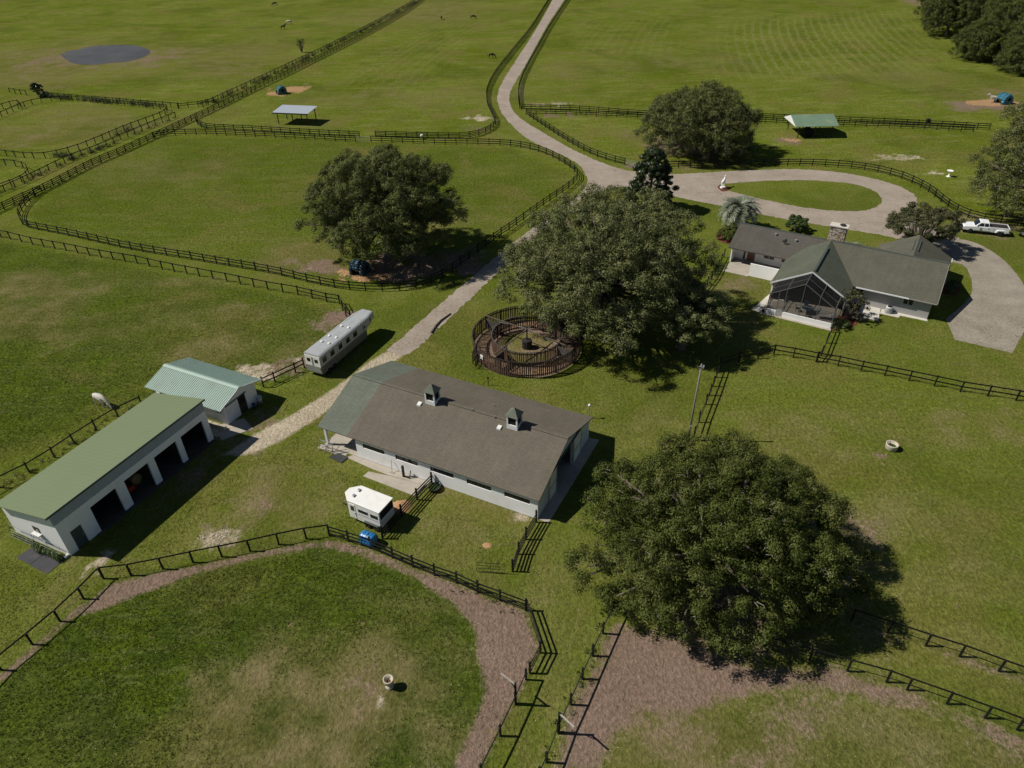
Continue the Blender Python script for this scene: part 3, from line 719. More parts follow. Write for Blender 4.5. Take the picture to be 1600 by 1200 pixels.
fence([(587, 214), (650, 216), (705, 217), (732, 216), (755, 210), (770, 201), (774, 191), (768, 177), (761, 160), (763, 140), (776, 115), (800, 84), (830, 46), (850, 14), (864, -8)], 'four rail fence hugging the left side of the entrance drive', B4, curved=True)
fence([(-45, 352), (0, 331), (40, 312), (75, 296), (140, 262), (190, 240), (245, 215), (307, 186), (350, 166), (400, 141)], 'four rail fence on the long diagonal, lower half', B4, curved=True)
fence([(400, 141), (450, 117), (500, 92), (550, 67), (600, 40), (640, 16), (668, -6)], 'four rail fence on the long diagonal, upper half', B4, curved=True, far=True)
fence([(318, 168), (350, 153), (400, 130), (450, 106), (500, 82), (550, 57), (600, 31), (640, 8), (655, -6)], 'overgrown wire fence beside the upper half of the long diagonal', TOP, wire=True, curved=True, far=True)
fence([(-40, 322), (0, 304), (45, 284), (110, 252), (150, 237), (190, 219), (235, 200), (275, 184)], 'wire fence just left of the long diagonal, lower half', TOP, wire=True)
fence([(262, 172), (255, 182), (200, 203), (160, 220), (120, 236), (82, 246), (60, 248), (40, 247), (0, 243), (-40, 238)], 'wire fence along the lower side of the small left paddock', TOP, wire=True)
fence([(262, 172), (225, 168), (180, 164), (150, 161), (120, 158), (95, 158), (70, 160), (40, 167), (0, 184), (-30, 195)], 'wire fence along the upper side of the small left paddock', TOP, wire=True)
fence([(16, 145), (42, 149)], 'short rail of fence at the far left edge of the meadow', TOP, curved=False, far=True)
fence([(72, 152), (118, 156), (180, 161), (250, 167), (280, 169)], 'weedy fence along the near edge of the pond meadow', TOP, wire=True, far=True)
fence([(279, 170), (310, 167), (335, 161)], 'short fence closing the lane at the top of the small left paddock', (0.8, 1.3), curved=False, far=True)
fence([(-30, 262), (0, 259), (30, 261), (45, 268), (42, 280), (20, 291), (-20, 305)], 'wire fence corner below the small left paddock at the left edge', TOP, wire=True)
fence([(-30, 182), (0, 172), (27, 164), (35, 170)], 'wire fence corner above the small left paddock at the left edge', TOP, wire=True)
# right of the drive
fence([(893, -8), (862, 38), (845, 68), (828, 98), (815, 125), (810, 148), (812, 170)], 'four rail fence hugging the right side of the entrance drive', B4)
fence([(815, 172), (900, 174), (1000, 181), (1100, 184), (1200, 187), (1300, 191), (1390, 195), (1470, 199), (1545, 203)], 'upper of the two board fences crossing behind the moss hung oak', B3)
fence([(822, 179), (900, 181), (1000, 185), (1100, 189), (1200, 193), (1300, 197), (1400, 200), (1520, 206)], 'lower of the two board fences crossing behind the moss hung oak', B3)
fence([(822, 179), (850, 198), (886, 221), (920, 240), (950, 251), (976, 258)], 'three rail fence slanting down along the right of the drive', B3)
fence([(1003, 264), (1050, 263), (1110, 261), (1200, 260), (1257, 259), (1302, 261), (1345, 265), (1386, 273), (1422, 285), (1450, 300), (1470, 316), (1490, 330), (1515, 341), (1560, 350), (1640, 356)], 'three rail fence following the outside of the loop drive', B3)
# yard of the house
fence([(1640, 636), (1587, 626), (1500, 612), (1420, 595), (1382, 587), (1345, 580), (1309, 572), (1275, 566), (1239, 559), (1209, 554), (1184, 560), (1154, 566), (1124, 576)], 'two rail fence along the house lawn ending near the utility pole', (0.7, 1.3), curved=False, side=-1)
fence([(1124, 576), (1114, 604), (1103, 632), (1092, 660), (1084, 684)], 'fence running down beside the utility pole', (0.7, 1.3), curved=False)
fence([(1298, 519), (1291, 536), (1283, 556), (1276, 565)], 'short fence from the screened porch to the lawn fence', (0.7, 1.2), curved=False, name='porch_fence')
fence([(1131, 402), (1122, 420), (1112, 437), (1098, 455)], 'short fence at the left corner of the house patio', (0.7, 1.2), curved=False, name='porch_fence')
# barn paddock
fence([(675, 757), (652, 781), (628, 808), (598, 842)], 'four rail fence from the barn wall past the small white trailer', B4, curved=False, spacing=2.5, h=1.5)
fence([(838, 816), (822, 843), (810, 866), (801, 893)], 'four rail fence from the right front corner of the barn', B4, curved=False, spacing=2.5, h=1.5)

def gate(a, b, label, mat='black_board', n=5, h=1.2, r=0.025):
    a, b = g(*a), g(*b); d = b - a; L = d.length
    root = thing('field_gate', label, 'gate', a, math.atan2(d.y, d.x))
    m = MB()
    m.tube([(0, 0, .15), (0, 0, h), (L, 0, h), (L, 0, .15), (0, 0, .15)], r, 8); m.build('gate_frame', MATS[mat], root)
    for i in range(1, n):
        MB().tube([(0, 0, .15 + (h - .15) * i / n), (L, 0, .15 + (h - .15) * i / n)], r * .8, 6).build('bar', MATS[mat], root)
    MB().tube([(L * .5, 0.01, .15), (L * .5, 0.01, h)], r * .8, 6).build('brace', MATS[mat], root)
    return root
gate((745, 894), (789, 897), 'low black metal gate lying open beyond the barn paddock', n=3)
gate((557, 222), (579, 222), 'pale tube gate in the fence above the left oak', 'galvanised', 5)
gate((977, 259), (1002, 263), 'tube gate closing the gap beside the dark magnolia', 'galvanised', 4)
# ------------------------------------------------------------------ buildings
def roof_uv(me, ridge_dir):
    """store per-corner coordinates (along ridge, up the slope) for the shingle courses"""
    d = Vector(ridge_dir).normalized()
    a = me.attributes.new('roofuv', 'FLOAT_VECTOR', 'POINT')
    n = [Vector((0, 0, 0)) for _ in me.vertices]
    vals = []
    for p in me.polygons:
        pass
    for v in me.vertices:
        along = v.co.dot(d); perp = v.co - d * along
        vals += [along, perp.length * 0 + (perp.xy.length ** 2 + perp.z ** 2) ** 0.5, 0]
    a.data.foreach_set('vector', vals)

def shingled(name, quad, mat, parent, t=0.14, dirn=None):
    """a roof plane as a slab; quad's first edge is an eave or ridge (the course direction)"""
    p = [Vector(q) for q in quad]; u = (p[1] - p[0]).normalized() if dirn is None else Vector(dirn).normalized()
    nrm = (p[1] - p[0]).cross(p[2] - p[0]).normalized()
    if nrm.z < 0: nrm = -nrm
    w = nrm.cross(u)
    m = MB(); m.slab(quad, t); me = m.mesh(name, MATS[mat])
    a = me.attributes.new('roofuv', 'FLOAT_VECTOR', 'POINT'); vals = []
    for v in me.vertices: vals += [v.co.dot(u), v.co.dot(w), 0]
    a.data.foreach_set('vector', vals)
    return link(name, me, parent)

def opening_wall(m, x0, x1, z0, z1, y0, y1, holes, axis='x', mi=0):
    """wall slab between y0 and y1 with rectangular holes (a0,a1,b0,b1) in its length and height"""
    xs = sorted({x0, x1, *[h[0] for h in holes], *[h[1] for h in holes]})
    for a, b in zip(xs, xs[1:]):
        hs = sorted([h for h in holes if h[0] <= a + 1e-6 and h[1] >= b - 1e-6], key=lambda h: h[2])
        z = z0
        for h in hs + [(0, 0, z1, z1)]:
            if h[2] > z + 1e-6:
                if axis == 'x': m.box(a, b, y0, y1, z, h[2], mi)
                else: m.box(y0, y1, a, b, z, h[2], mi)
            z = max(z, h[3])

def window(parent, x0, x1, z0, z1, y, n, frame='white_paint', glass='dark_glass', deep=0.06, name='window', fw=0.04):
    """window facing -y in local axes: frame bars and n panes"""
    m = MB()
    m.box(x0, x1, y, y + deep, z0, z0 + fw); m.box(x0, x1, y, y + deep, z1 - fw, z1)
    for i in range(n + 1):
        x = x0 + (x1 - x0) * i / n; xa = max(x0, x - fw / 2); m.box(min(xa, x1 - fw), min(xa, x1 - fw) + fw, y, y + deep, z0 + fw, z1 - fw)
    w = m.build(name, MATS[frame], parent)
    for i in range(n):
        a = x0 + (x1 - x0) * i / n + fw * .6; b = x0 + (x1 - x0) * (i + 1) / n - fw * .6
        MB().box(a, b, y + deep * .55, y + deep * .7, z0 + fw, z1 - fw).build('pane', MATS[glass], w)
    return w

# --- barn: x along the front (to the right), y to the back
BA = R(-27.1)
barn = thing('horse_barn', 'long white horse barn with brown shingle roof and two cupolas', 'barn', (-15.28, 52.62, 0), BA)
EV, RG, RY, OV = 2.60, 4.80, 6.2, -0.17
WY0, WY1, WX1 = 0.12, 12.3, 19.35
wins = [(0.82, 3.35), (4.6, 7.1), (8.45, 10.95), (12.3, 14.8), (16.1, 18.6)]
m = MB(); opening_wall(m, 0, WX1, 0, 2.52, WY0, WY0 + .2, [(a, b, 1.47, 2.03) for a, b in wins]); m.build('front_wall', MATS['white_block'], barn)
MB().box(0, WX1, WY1 - .2, WY1, 0, 2.52).build('back_wall', MATS['white_block'], barn)
dy0, dy1, dz = 4.1, 7.95, 3.3
slope = (RG - EV) / (RY - OV)
def rz_(y): return EV - 0.16 + slope * ((y - OV) if y < RY else (2 * RY - OV - y))
m = MB()
for y0, y1, zb in ((WY0 + .2, dy0, 0), (dy1, WY1 - .2, 0), (dy0, RY, dz), (RY, dy1, dz)):
    m.hexa([(WX1 - .2, y0, zb), (WX1, y0, zb), (WX1, y1, zb), (WX1 - .2, y1, zb), (WX1 - .2, y0, rz_(y0)), (WX1, y0, rz_(y0)), (WX1, y1, rz_(y1)), (WX1 - .2, y1, rz_(y1))])
m.build('gable_wall', MATS['shed_metal'], barn)
m = MB()
for y0, y1, zb in ((WY0 + .2, 4.2, 0), (8.2, WY1 - .2, 0), (4.2, RY, dz), (RY, 8.2, dz)):
    m.hexa([(0, y0, zb), (.2, y0, zb), (.2, y1, zb), (0, y1, zb), (0, y0, rz_(y0)), (.2, y0, rz_(y0)), (.2, y1, rz_(y1)), (0, y1, rz_(y1))])
m.build('porch_wall', MATS['white_block'], barn)
m = MB(); m.box(.2, WX1 - .2, 4.05, 4.2, 0, 2.4); m.box(.2, WX1 - .2, 8.2, 8.35, 0, 2.4); m.build('stall_wall', MATS['weathered_board'], barn)
MB().box(-4.2, WX1, WY0, WY1, -.05, 0.05).build('floor_slab', MATS['concrete'], barn)
for a, b in wins: window(barn, a, b, 1.47, 2.03, WY0 + .06, 3, frame='weathered_board', glass='dark_glass', deep=0.1)
# sliding doors stand proud of the gable wall on a track
for y0, y1 in ((2.45, 4.05), (8.0, 9.95)):
    d = MB().box(WX1 + .03, WX1 + .09, y0, y1, .06, 3.2).build('sliding_door', MATS['white_paint'], barn)
    m = MB()
    for z in (.06, 1.55, 3.08): m.box(WX1 + .09, WX1 + .12, y0 + .1, y1 - .1, z, z + .12)
    m.box(WX1 + .09, WX1 + .125, y0, y0 + .1, .06, 3.2); m.box(WX1 + .09, WX1 + .125, y1 - .1, y1, .06, 3.2); m.build('trim', MATS['galvanised'], d)
MB().box(WX1 + .02, WX1 + .14, 2.3, 10.1, 3.22, 3.34).build('door_track', MATS['fascia_dark'], barn)
GX0, GXB, GX1 = -4.25, -0.75, 19.6
def barn_roof(x0, x1, mat):
    shingled('roof_front', [(x0, OV, EV), (x1, OV, EV), (x1, RY, RG), (x0, RY, RG)], mat, barn, .09)
    shingled('roof_back', [(x1, 2 * RY - OV + .1, EV - .03), (x0, 2 * RY - OV + .1, EV - .03), (x0, RY, RG), (x1, RY, RG)], mat, barn)
barn_roof(GXB, GX1, 'shingle_brown'); barn_roof(GX0, GXB, 'shingle_green')
shingled('ridge_cap', [(GXB, RY - .16, RG + .012), (GX1 - .02, RY - .16, RG + .012), (GX1 - .02, RY + .16, RG + .016), (GXB, RY + .16, RG + .016)], 'shingle_brown', barn, .07)
shingled('ridge_cap', [(GX0 + .02, RY - .16, RG + .012), (GXB, RY - .16, RG + .012), (GXB, RY + .16, RG + .016), (GX0 + .02, RY + .16, RG + .016)], 'shingle_green', barn, .07)
for y in (.25, RY - 2.1, RY + 2.1, WY1 - .2):
    MB().box(-3.95, -3.7, y, y + .22, 0, rz_(y + .1)).build('porch_post', MATS['white_paint'], barn)
MB().box(-3.92, -3.73, .3, WY1 - .1, 2.2, 2.36).build('porch_beam', MATS['white_paint'], barn)
for cx in (5.45, 14.3):
    s = .55; cy = RY - .25; z0 = RG - .35
    c = MB().box(cx - s, cx + s, cy - s, cy + s, z0, RG + .2).build('cupola', MATS['white_paint'], barn)
    m = MB()
    for q in ((-1, -1), (1, -1), (1, 1), (-1, 1)): m.box(cx + q[0] * (s - .07) - .07, cx + q[0] * (s - .07) + .07, cy + q[1] * (s - .07) - .07, cy + q[1] * (s - .07) + .07, RG + .2, RG + 1.15)
    m.box(cx - s - .02, cx + s + .02, cy - s - .02, cy + s + .02, RG + 1.08, RG + 1.18); m.build('cupola_frame', MATS['white_paint'], c)
    MB().box(cx - s + .1, cx + s - .1, cy - s + .1, cy + s - .1, RG + .21, RG + 1.07).build('louvre', MATS['dark_void'], c)
    e = s + .12; z = RG + 1.16
    m = MB(); m.add([(cx - e, cy - e, z), (cx + e, cy - e, z), (cx + e, cy + e, z), (cx - e, cy + e, z), (cx, cy, z + .75)], [(0, 1, 4), (1, 2, 4), (2, 3, 4), (3, 0, 4), (3, 2, 1, 0)])
    me = m.mesh('cupola_roof', MATS['shingle_green']); a = me.attributes.new('roofuv', 'FLOAT_VECTOR', 'POINT'); a.data.foreach_set('vector', [q for v in me.vertices for q in (v.co.x, v.co.z * 1.3, 0)])
    link('cupola_roof', me, c)
for vx, vy in ((4.4, RY - 1.05), (13.1, RY - 1.0)):
    z = rz_(vy) + .16; MB().hexa([(vx - .22, vy - .24, z - .1), (vx + .22, vy - .24, z - .1), (vx + .22, vy + .24, z - .02), (vx - .22, vy + .24, z - .02), (vx - .2, vy - .22, z + .1), (vx + .2, vy - .22, z + .1), (vx + .2, vy + .2, z + .2), (vx - .2, vy + .2, z + .2)]).build('roof_vent', MATS['white_paint'], barn, bevel=.03)
for vx, vy in ((10.8, RY + 2.2), (9.8, RY - .1), (12.2, RY - .2)):
    MB().tube([(vx, vy, rz_(vy) + .1), (vx, vy, rz_(vy) + .42)], .06, 8).build('vent_pipe', MATS['galvanised'], barn)
# aprons
def bpt(x, y, z=0):
    return Vector((-15.28 + x * math.cos(BA) - y * math.sin(BA), 52.62 + x * math.sin(BA) + y * math.cos(BA), z))
def slab(name, pts, z, mat, label):
    b = MB(); b.slab([Vector((p.x, p.y, z)) for p in pts], z + .03); o = b.build(name, MATS[mat], bevel=.015); tag(o, label, kind='structure'); return o
slab('pavement', [bpt(-1.0, -.45), bpt(2.4, -.75), bpt(4.1, -.45 - .35), bpt(8.15, -.5), bpt(8.3, .1), bpt(-.6, .1)], .045, 'concrete', 'concrete strip along the barn front')
slab('pavement', [bpt(2.1, -1.95), bpt(8.05, -2.1), bpt(8.12, -.52), bpt(4.3, -.85), bpt(2.2, -1.2)], .055, 'concrete', 'concrete wash slab in front of the barn')
slab('pavement', [bpt(19.36, .2), bpt(20.4, .1), bpt(20.4, 12.6), bpt(19.36, 12.4)], .04, 'concrete', 'concrete apron at the barn gable doors')
slab('pavement', [bpt(-4.5, -.5), bpt(-1.2, -.5), bpt(-1.2, .1), bpt(-4.5, .1)], .04, 'concrete', 'concrete edge under the barn porch')
o = MB().slab([bpt(-2.6, -1.2, .09), bpt(-.9, -1.35, .09), bpt(-.8, -.4, .09), bpt(-2.0, -.3, .09)], .03).build('rubber_mat', MATS['rubber_mat']); tag(o, 'grey rubber mat at the corner of the barn porch', 'mat')
# --- round tube gate and rails leaning at the porch
rk = thing('tube_rack', 'rusty tangle of tube rails standing at the barn porch', 'rack', bpt(-3.2, -.5, .04), BA)
for i, (a, b) in enumerate([((-.9, -.2, 0), (-.9, .1, 1.1)), ((.7, -.3, 0), (.7, .2, 1.1)), ((-.9, .1, 1.1), (.7, .2, 1.1)), ((-.9, -.05, .5), (.7, -.05, .55)), ((-1.0, -.3, .1), (.9, .3, 1.2)), ((-.2, -.4, 0), (.3, .5, 1.5)), ((.2, .4, 0), (-.4, -.3, 1.2)), ((.7, -.3, .0), (1.3, .5, .9))]):
    MB().tube([a, b], .035, 6).build('tube', MATS['pole_wood' if i % 2 else 'galvanised'], rk)
# things leaning on the barn wall
pp = thing('hand_pump', 'dark stand pipe and bracket by the barn front wall', 'pipe', bpt(5.65, -.35, .04), BA)
MB().box(-.09, .09, -.09, .09, 0, 1.35).build('pipe', MATS['pen_dark'], pp); MB().box(.09, .7, -.05, .05, .02, .1).build('foot', MATS['pen_dark'], pp); MB().bar((.65, 0, .05), (.7, .25, .8), .06, .06).build('stay', MATS['pen_dark'], pp)
rake = thing('leaning_rake', 'thin rake leaning on the barn front wall', 'rake', bpt(4.35, -.4, .05), BA)
MB().tube([(0, 0, 0), (-.2, .42, 1.2)], .03, 6).build('handle', MATS['galvanised'], rake); MB().box(-.25, .25, -.05, .05, 0, .06).build('rake_head', MATS['galvanised'], rake)
tr = thing('feed_trough', 'round mossy green trough at the foot of the barn wall', 'trough', bpt(9.2, -.55, 0), BA)
MB().lathe([(.5, 0), (.58, .4), (.52, .4), (.46, .12), (0, .12)], n=22).build('tub', MATS['pen_dark'], tr, True); MB().lathe([(.5, .36), (0, .37)], n=22).build('water', MATS['shrub_leaf'], tr)
br = thing('corner_braces', 'pair of dark braces beside the round mossy trough', 'brace', bpt(8.6, -.1, 0), BA)
for s in (.25, .8): MB().bar((0, 0, 1.5), (s, -.35 + .1 * s, .45), .05, .05).build('brace', MATS['black_board'], br)

# --- long equipment shed: x along the open front, y to the back
SA = R(65)
shed = thing('equipment_shed', 'long open fronted shed with plain green metal roof', 'shed', (-37.51, 40.82, 0), SA)
SL, SD, ZF, ZB = 16.75, 6.9, 4.85, 3.6
bays = [(3.1, 5.75), (6.65, 9.35), (10.05, 12.7), (13.3, 16.1)]
m = MB(); opening_wall(m, 0, SL, 0, 3.62, 0, .2, [(a, b, 0, 2.85) for a, b in bays] + [(0.8, 1.85, 0, 2.1)]); m.build('front_wall', MATS['white_block'], shed)
m = MB(); n = 84
for i in range(n):
    a, b = SL * i / n, SL * (i + 1) / n; y = -.045 if i % 2 else -.02
    m.box(a, b, y, .2, 3.62, ZF - .12)
m.build('upper_siding', MATS['siding_metal'], shed)
def szt(y): return ZF - .12 + (ZB - ZF) * y / SD
for nm_, x0, x1 in (('end_wall', 0, .2), ('end_wall', SL - .2, SL)):
    MB().hexa([(x0, .2, 0), (x1, .2, 0), (x1, SD, 0), (x0, SD, 0), (x0, .2, szt(.2)), (x1, .2, szt(.2)), (x1, SD, szt(SD)), (x0, SD, szt(SD))]).build(nm_, MATS['white_block'], shed)
MB().box(.2, SL - .2, SD - .2, SD, 0, szt(SD)).build('back_wall', MATS['white_block'], shed)
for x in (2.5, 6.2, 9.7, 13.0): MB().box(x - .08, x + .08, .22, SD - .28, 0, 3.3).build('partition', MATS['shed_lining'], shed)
m = MB(); m.slab([(-.38, -.12, ZF), (SL + .3, -.12, ZF), (SL + .3, SD + .15, ZB - .02), (-.38, SD + .15, ZB - .02)], .08)
nrib = 40
for i in range(nrib + 1):
    x = -.36 + (SL + .62) * i / nrib; m.hexa([(x, -.12, ZF - .01), (x + .03, -.12, ZF - .01), (x + .03, SD + .15, ZB - .03), (x, SD + .15, ZB - .03), (x, -.12, ZF + .008), (x + .03, -.12, ZF + .008), (x + .03, SD + .15, ZB - .012), (x, SD + .15, ZB - .012)])
m.build('roof', MATS['green_metal'], shed)
MB().box(-.4, SL + .32, -.17, -.125, ZF - .16, ZF + .03).build('fascia', MATS['fascia_dark'], shed)
d = MB().box(.84, 1.81, .08, .13, 0.02, 2.08).build('door', MATS['fascia_dark'], shed); MB().lathe([(.0, -.05), (.04, -.04), (.04, 0)], (1.7, .08, 1.0), 8, ax='y').build('handle', MATS['chrome'], d)
w = MB().box(-.04, 0.0, 2.75, 3.5, 1.6, 2.25).build('window', MATS['weathered_board'], shed); MB().box(-.06, -.04, 2.8, 3.45, 1.65, 2.2).build('pane', MATS['dark_glass'], w); MB().box(-.35, -.0, 2.65, 3.6, 1.45, 1.55).build('sill', MATS['white_paint'], w)
MB().box(-.4, -.02, .1, .3, .02, .25).build('downpipe_elbow', MATS['white_paint'], shed, bevel=.03)
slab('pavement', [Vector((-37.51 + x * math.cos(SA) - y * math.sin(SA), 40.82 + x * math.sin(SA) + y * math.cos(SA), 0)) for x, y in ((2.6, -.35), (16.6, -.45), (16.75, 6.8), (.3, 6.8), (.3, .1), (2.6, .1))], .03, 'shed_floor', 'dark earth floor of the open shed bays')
def spt(x, y, z=0): return Vector((-37.51 + x * math.cos(SA) - y * math.sin(SA), 40.82 + x * math.sin(SA) + y * math.cos(SA), z))
slab('pavement', [spt(16.9, -.9), spt(19.6, -2.6), spt(20.6, -.5), spt(18.2, 1.5)], .035, 'concrete', 'concrete pad between the long shed and the mint roofed shed')
m = MB(); m.box(.22, SL - .22, SD - .26, SD - .22, 0, 3.3); m.box(.22, .26, .22, SD - .3, 0, 3.3); m.box(SL - .26, SL - .22, .22, SD - .3, 0, 3.3); m.build('lining', MATS['shed_lining'], shed)  # dark sheets added over the white inner walls so the bays read as shaded
# red tractor in the shade of the second bay
tk = thing('garden_tractor', 'red garden tractor in the shade of the second shed bay', 'tractor', spt(7.6, 1.9), SA + R(90))
MB().hexa([(-.9, -.35, .4), (.5, -.35, .4), (.5, .35, .4), (-.9, .35, .4), (-.9, -.3, .95), (.3, -.3, .85), (.3, .3, .85), (-.9, .3, .95)]).build('bonnet', MATS['red_paint'], tk, bevel=.05)
MB().box(.5, 1.1, -.3, .3, .55, .72).build('seat', MATS['rubber'], tk, bevel=.05); MB().box(1.0, 1.12, -.28, .28, .7, 1.15).build('backrest', MATS['rubber'], tk, bevel=.04)
for x, r in ((-.6, .3), (.75, .42)):
    for s in (-1, 1): MB().lathe([(r * .5, -.1), (r, -.08), (r, .08), (r * .5, .1)], (x, s * .45, r), 16, ax='y').build('wheel', MATS['rubber'], tk)
MB().tube([(.2, 0, .85), (.35, 0, 1.15)], .025, 6).tube([(.3, -.18, 1.15), (.4, 0, 1.2), (.3, .18, 1.15)], .025, 6).build('steering_wheel', MATS['rubber'], tk)
bx = thing('round_bale', 'pale round bale at the right of the second shed bay', 'bale', spt(8.8, 2.2), SA)
MB().lathe([(0, -.5), (.5, -.5), (.56, -.42), (.56, .42), (.5, .5), (0, .5)], (0, 0, .56), 20, ax='y').build('bale_body', MATS['hay'], bx, True)
# mats, leaning gates and vines at the end wall
for i, (a, lab) in enumerate((([(-2.0, 4.1), (-2.0, 2.35), (-.55, 2.3), (-.6, 4.0)], 'left rubber mat lying by the shed end wall'), ([(-2.1, 2.3), (-2.1, .15), (-.25, .1), (-.35, 2.25)], 'right rubber mat lying by the shed corner'))):
    o = MB().slab([spt(x, y, .035) for x, y in a], .03).build('rubber_mat', MATS['rubber_mat']); tag(o, lab, 'mat', 'rubber mats by the shed')
def lean_gate(x, y0, y1, h, label):
    root = thing('leaning_gate', label, 'gate', spt(x, y0), SA + R(90), 'old tube gates leaning on the shed'); L = y1 - y0
    MB().tube([(0, 0, .1), (0, -.28, h), (L, -.28, h), (L, 0, .1), (0, 0, .1)], .02, 6).build('gate_frame', MATS['wire_grey'], root)
    for i in range(1, 4): MB().tube([(0, -.28 * i / 5, .1 + (h - .1) * i / 5), (L, -.28 * i / 5, .1 + (h - .1) * i / 5)], .013, 5).build('bar', MATS['wire_grey'], root)
lean_gate(-.55, .4, 3.6, 1.25, 'overgrown tube gate leaning at the shed corner'); lean_gate(-.55, 3.8, 6.7, 1.3, 'bare tube gate leaning at the far end of the shed wall')

# --- small shed with corrugated mint roof
MA = R(64)
mint = thing('tack_shed', 'small white shed with corrugated mint green roof', 'shed', (-29.65, 58.2, 0), MA)
ME, MR, MX = 2.45, 3.42, 2.28
def mzt(x): return ME - .12 + (MR - ME) * ((x + .8) if x < MX else (2 * MX + .8 - x)) / (MX + .8)
m = MB()
for x0, x1 in ((0, MX), (MX, 4.6)):
    for q in ((x0, 1.85 if x0 == 0 else x0, 0), ) if False else ():
        pass
def gable(m, y0, y1, holes):
    xs = sorted({0, MX, 4.6, *[h[0] for h in holes], *[h[1] for h in holes]})
    for a, b in zip(xs, xs[1:]):
        zb = 0
        for h in holes:
            if h[0] <= a + 1e-6 and h[1] >= b - 1e-6: zb = h[3]
        m.hexa([(a, y0, zb), (b, y0, zb), (b, y1, zb), (a, y1, zb), (a, y0, mzt(a)), (b, y0, mzt(b)), (b, y1, mzt(b)), (a, y1, mzt(a))])
m = MB(); gable(m, 0, .15, [(1.95, 3.05, 0, 2.15)]); m.build('gable_wall', MATS['white_block'], mint)
m = MB(); gable(m, 9.7, 9.85, []); m.build('gable_wall', MATS['white_block'], mint)
m = MB(); opening_wall(m, .15, 9.7, 0, mzt(.1), 0, .15, [(.5, 1.5, 1.3, 1.95), (6.6, 9.3, 0.9, 2.1)], axis='y'); m.build('front_wall', MATS['white_block'], mint)
MB().box(4.45, 4.6, .15, 9.7, 0, mzt(4.5)).build('back_wall', MATS['white_block'], mint)
d = MB().box(1.98, 3.02, .06, .1, .02, 1.05).build('lower_door', MATS['brown_post'], mint); MB().box(1.98, 3.02, .06, .1, 1.1, 2.12).build('upper_door', MATS['dark_void'], mint)
MB().box(.25, 1.9, -.06, -.02, .15, 2.1).build('sliding_door', MATS['white_paint'], mint); MB().box(.2, 3.2, -.1, -.02, 2.16, 2.24).build('door_track', MATS['fascia_dark'], mint)
w = MB().box(.02, .06, .5, 1.5, 1.3, 1.95).build('window', MATS['dark_glass'], mint); MB().box(-.02, .02, .95, 1.03, 1.3, 1.95).build('mullion', MATS['weathered_board'], w)
MB().box(.02, .06, 6.6, 9.3, .9, 2.1).build('shutter', MATS['dark_void'], mint)
def corrugated(x0, z0, x1, z1, ya, yb, nrib):
    v, fcs = [], []; k = 0
    prof = []
    for i in range(nrib):
        y = ya + (yb - ya) * i / nrib; s = (yb - ya) / nrib
        prof += [(y, 0), (y + s * .45, 0), (y + s * .55, .045), (y + s * .9, .045)]
    prof.append((yb, 0))
    for y, h in prof: v += [(x0, y, z0 + h), (x1, y, z1 + h), (x0, y, z0 - .03), (x1, y, z1 - .03)]
    for i in range(len(prof) - 1):
        a = i * 4; fcs += [(a, a + 4, a + 5, a + 1), (a + 2, a + 3, a + 7, a + 6)]
    m = MB(); m.add(v, fcs); return m
corrugated(-.82, ME, MX, MR, -.38, 10.2, 42).build('roof_front', MATS['mint_metal'], mint)
corrugated(5.38, ME, MX, MR, -.38, 10.2, 42).build('roof_back', MATS['mint_metal'], mint)
m = MB(); m.prism([(MX - .3, -.4, MR - .02), (MX, -.4, MR + .09), (MX + .3, -.4, MR - .02), (MX, -.4, MR + .04)], (0, 10.62, 0)); m.build('ridge_cap', MATS['mint_metal'], mint)
m = MB(); m.bar((-.82, -.4, ME - .02), (MX, -.4, MR - .02), .05, .14); m.bar((5.38, -.4, ME - .02), (MX, -.4, MR - .02), .05, .14); m.build('barge_board', MATS['white_paint'], mint)
def mpt(x, y, z=0): return Vector((-29.65 + x * math.cos(MA) - y * math.sin(MA), 58.2 + x * math.sin(MA) + y * math.cos(MA), z))
o = thing('stone_step', 'low pale block wall at the corner of the mint roofed shed', 'wall', mpt(-.75, -.4), MA + R(90))
for i in range(4): MB().box(.02 + i * .9, .88 + i * .9, -.2, .2, 0, .42 - .02 * (i % 2)).build('block', MATS['limestone'], o, bevel=.03)
slab('pavement', [mpt(-2.0, -.4), mpt(-1.0, -.4), mpt(-1.0, 3.2), mpt(-2.0, 3.2)], .05, 'limestone', 'pale gravel slab at the front of the mint roofed shed')
for k, (x, z, lab) in enumerate(((3.5, 0.02, 'dark bucket beside the mint shed door'), (4.35, .02, 'grey drum at the far corner of the mint shed gable'))):
    b = thing('bucket', lab, 'bucket', mpt(x, -.45), 0); MB().lathe([(.2, 0), (.26, .5), (.22, .5), (.18, .05), (0, .05)] if k == 0 else [(0, 0), (.28, 0), (.28, .8), (0, .82)], n=14).build('body', MATS['navy_plastic' if k == 0 else 'galvanised'], b, True)
    if k == 0: MB().tube([(-.25, 0, .5), (0, 0, .75), (.25, 0, .5)], .015, 5).build('handle', MATS['chrome'], b)
    else: MB().lathe([(0, .82), (.3, .82), (.3, .86), (0, .88)], n=14).build('lid', MATS['galvanised'], b)
# --- house: x along the front (to the right), y to the back; origin under the right front eave corner
HA = R(-32)
HO = Vector((52.14, 75.91, 0))
def hpt(x, y, z=0): return Vector((HO.x + x * math.cos(HA) - y * math.sin(HA), HO.y + x * math.sin(HA) + y * math.cos(HA), z))
house = thing('farmhouse', 'white farmhouse with grey green shingle roofs and screened porch', 'house', HO, HA)
HE, HR, HY = 2.55, 5.15, 6.8
sl = (HR - HE) / HY
MBm = MATS
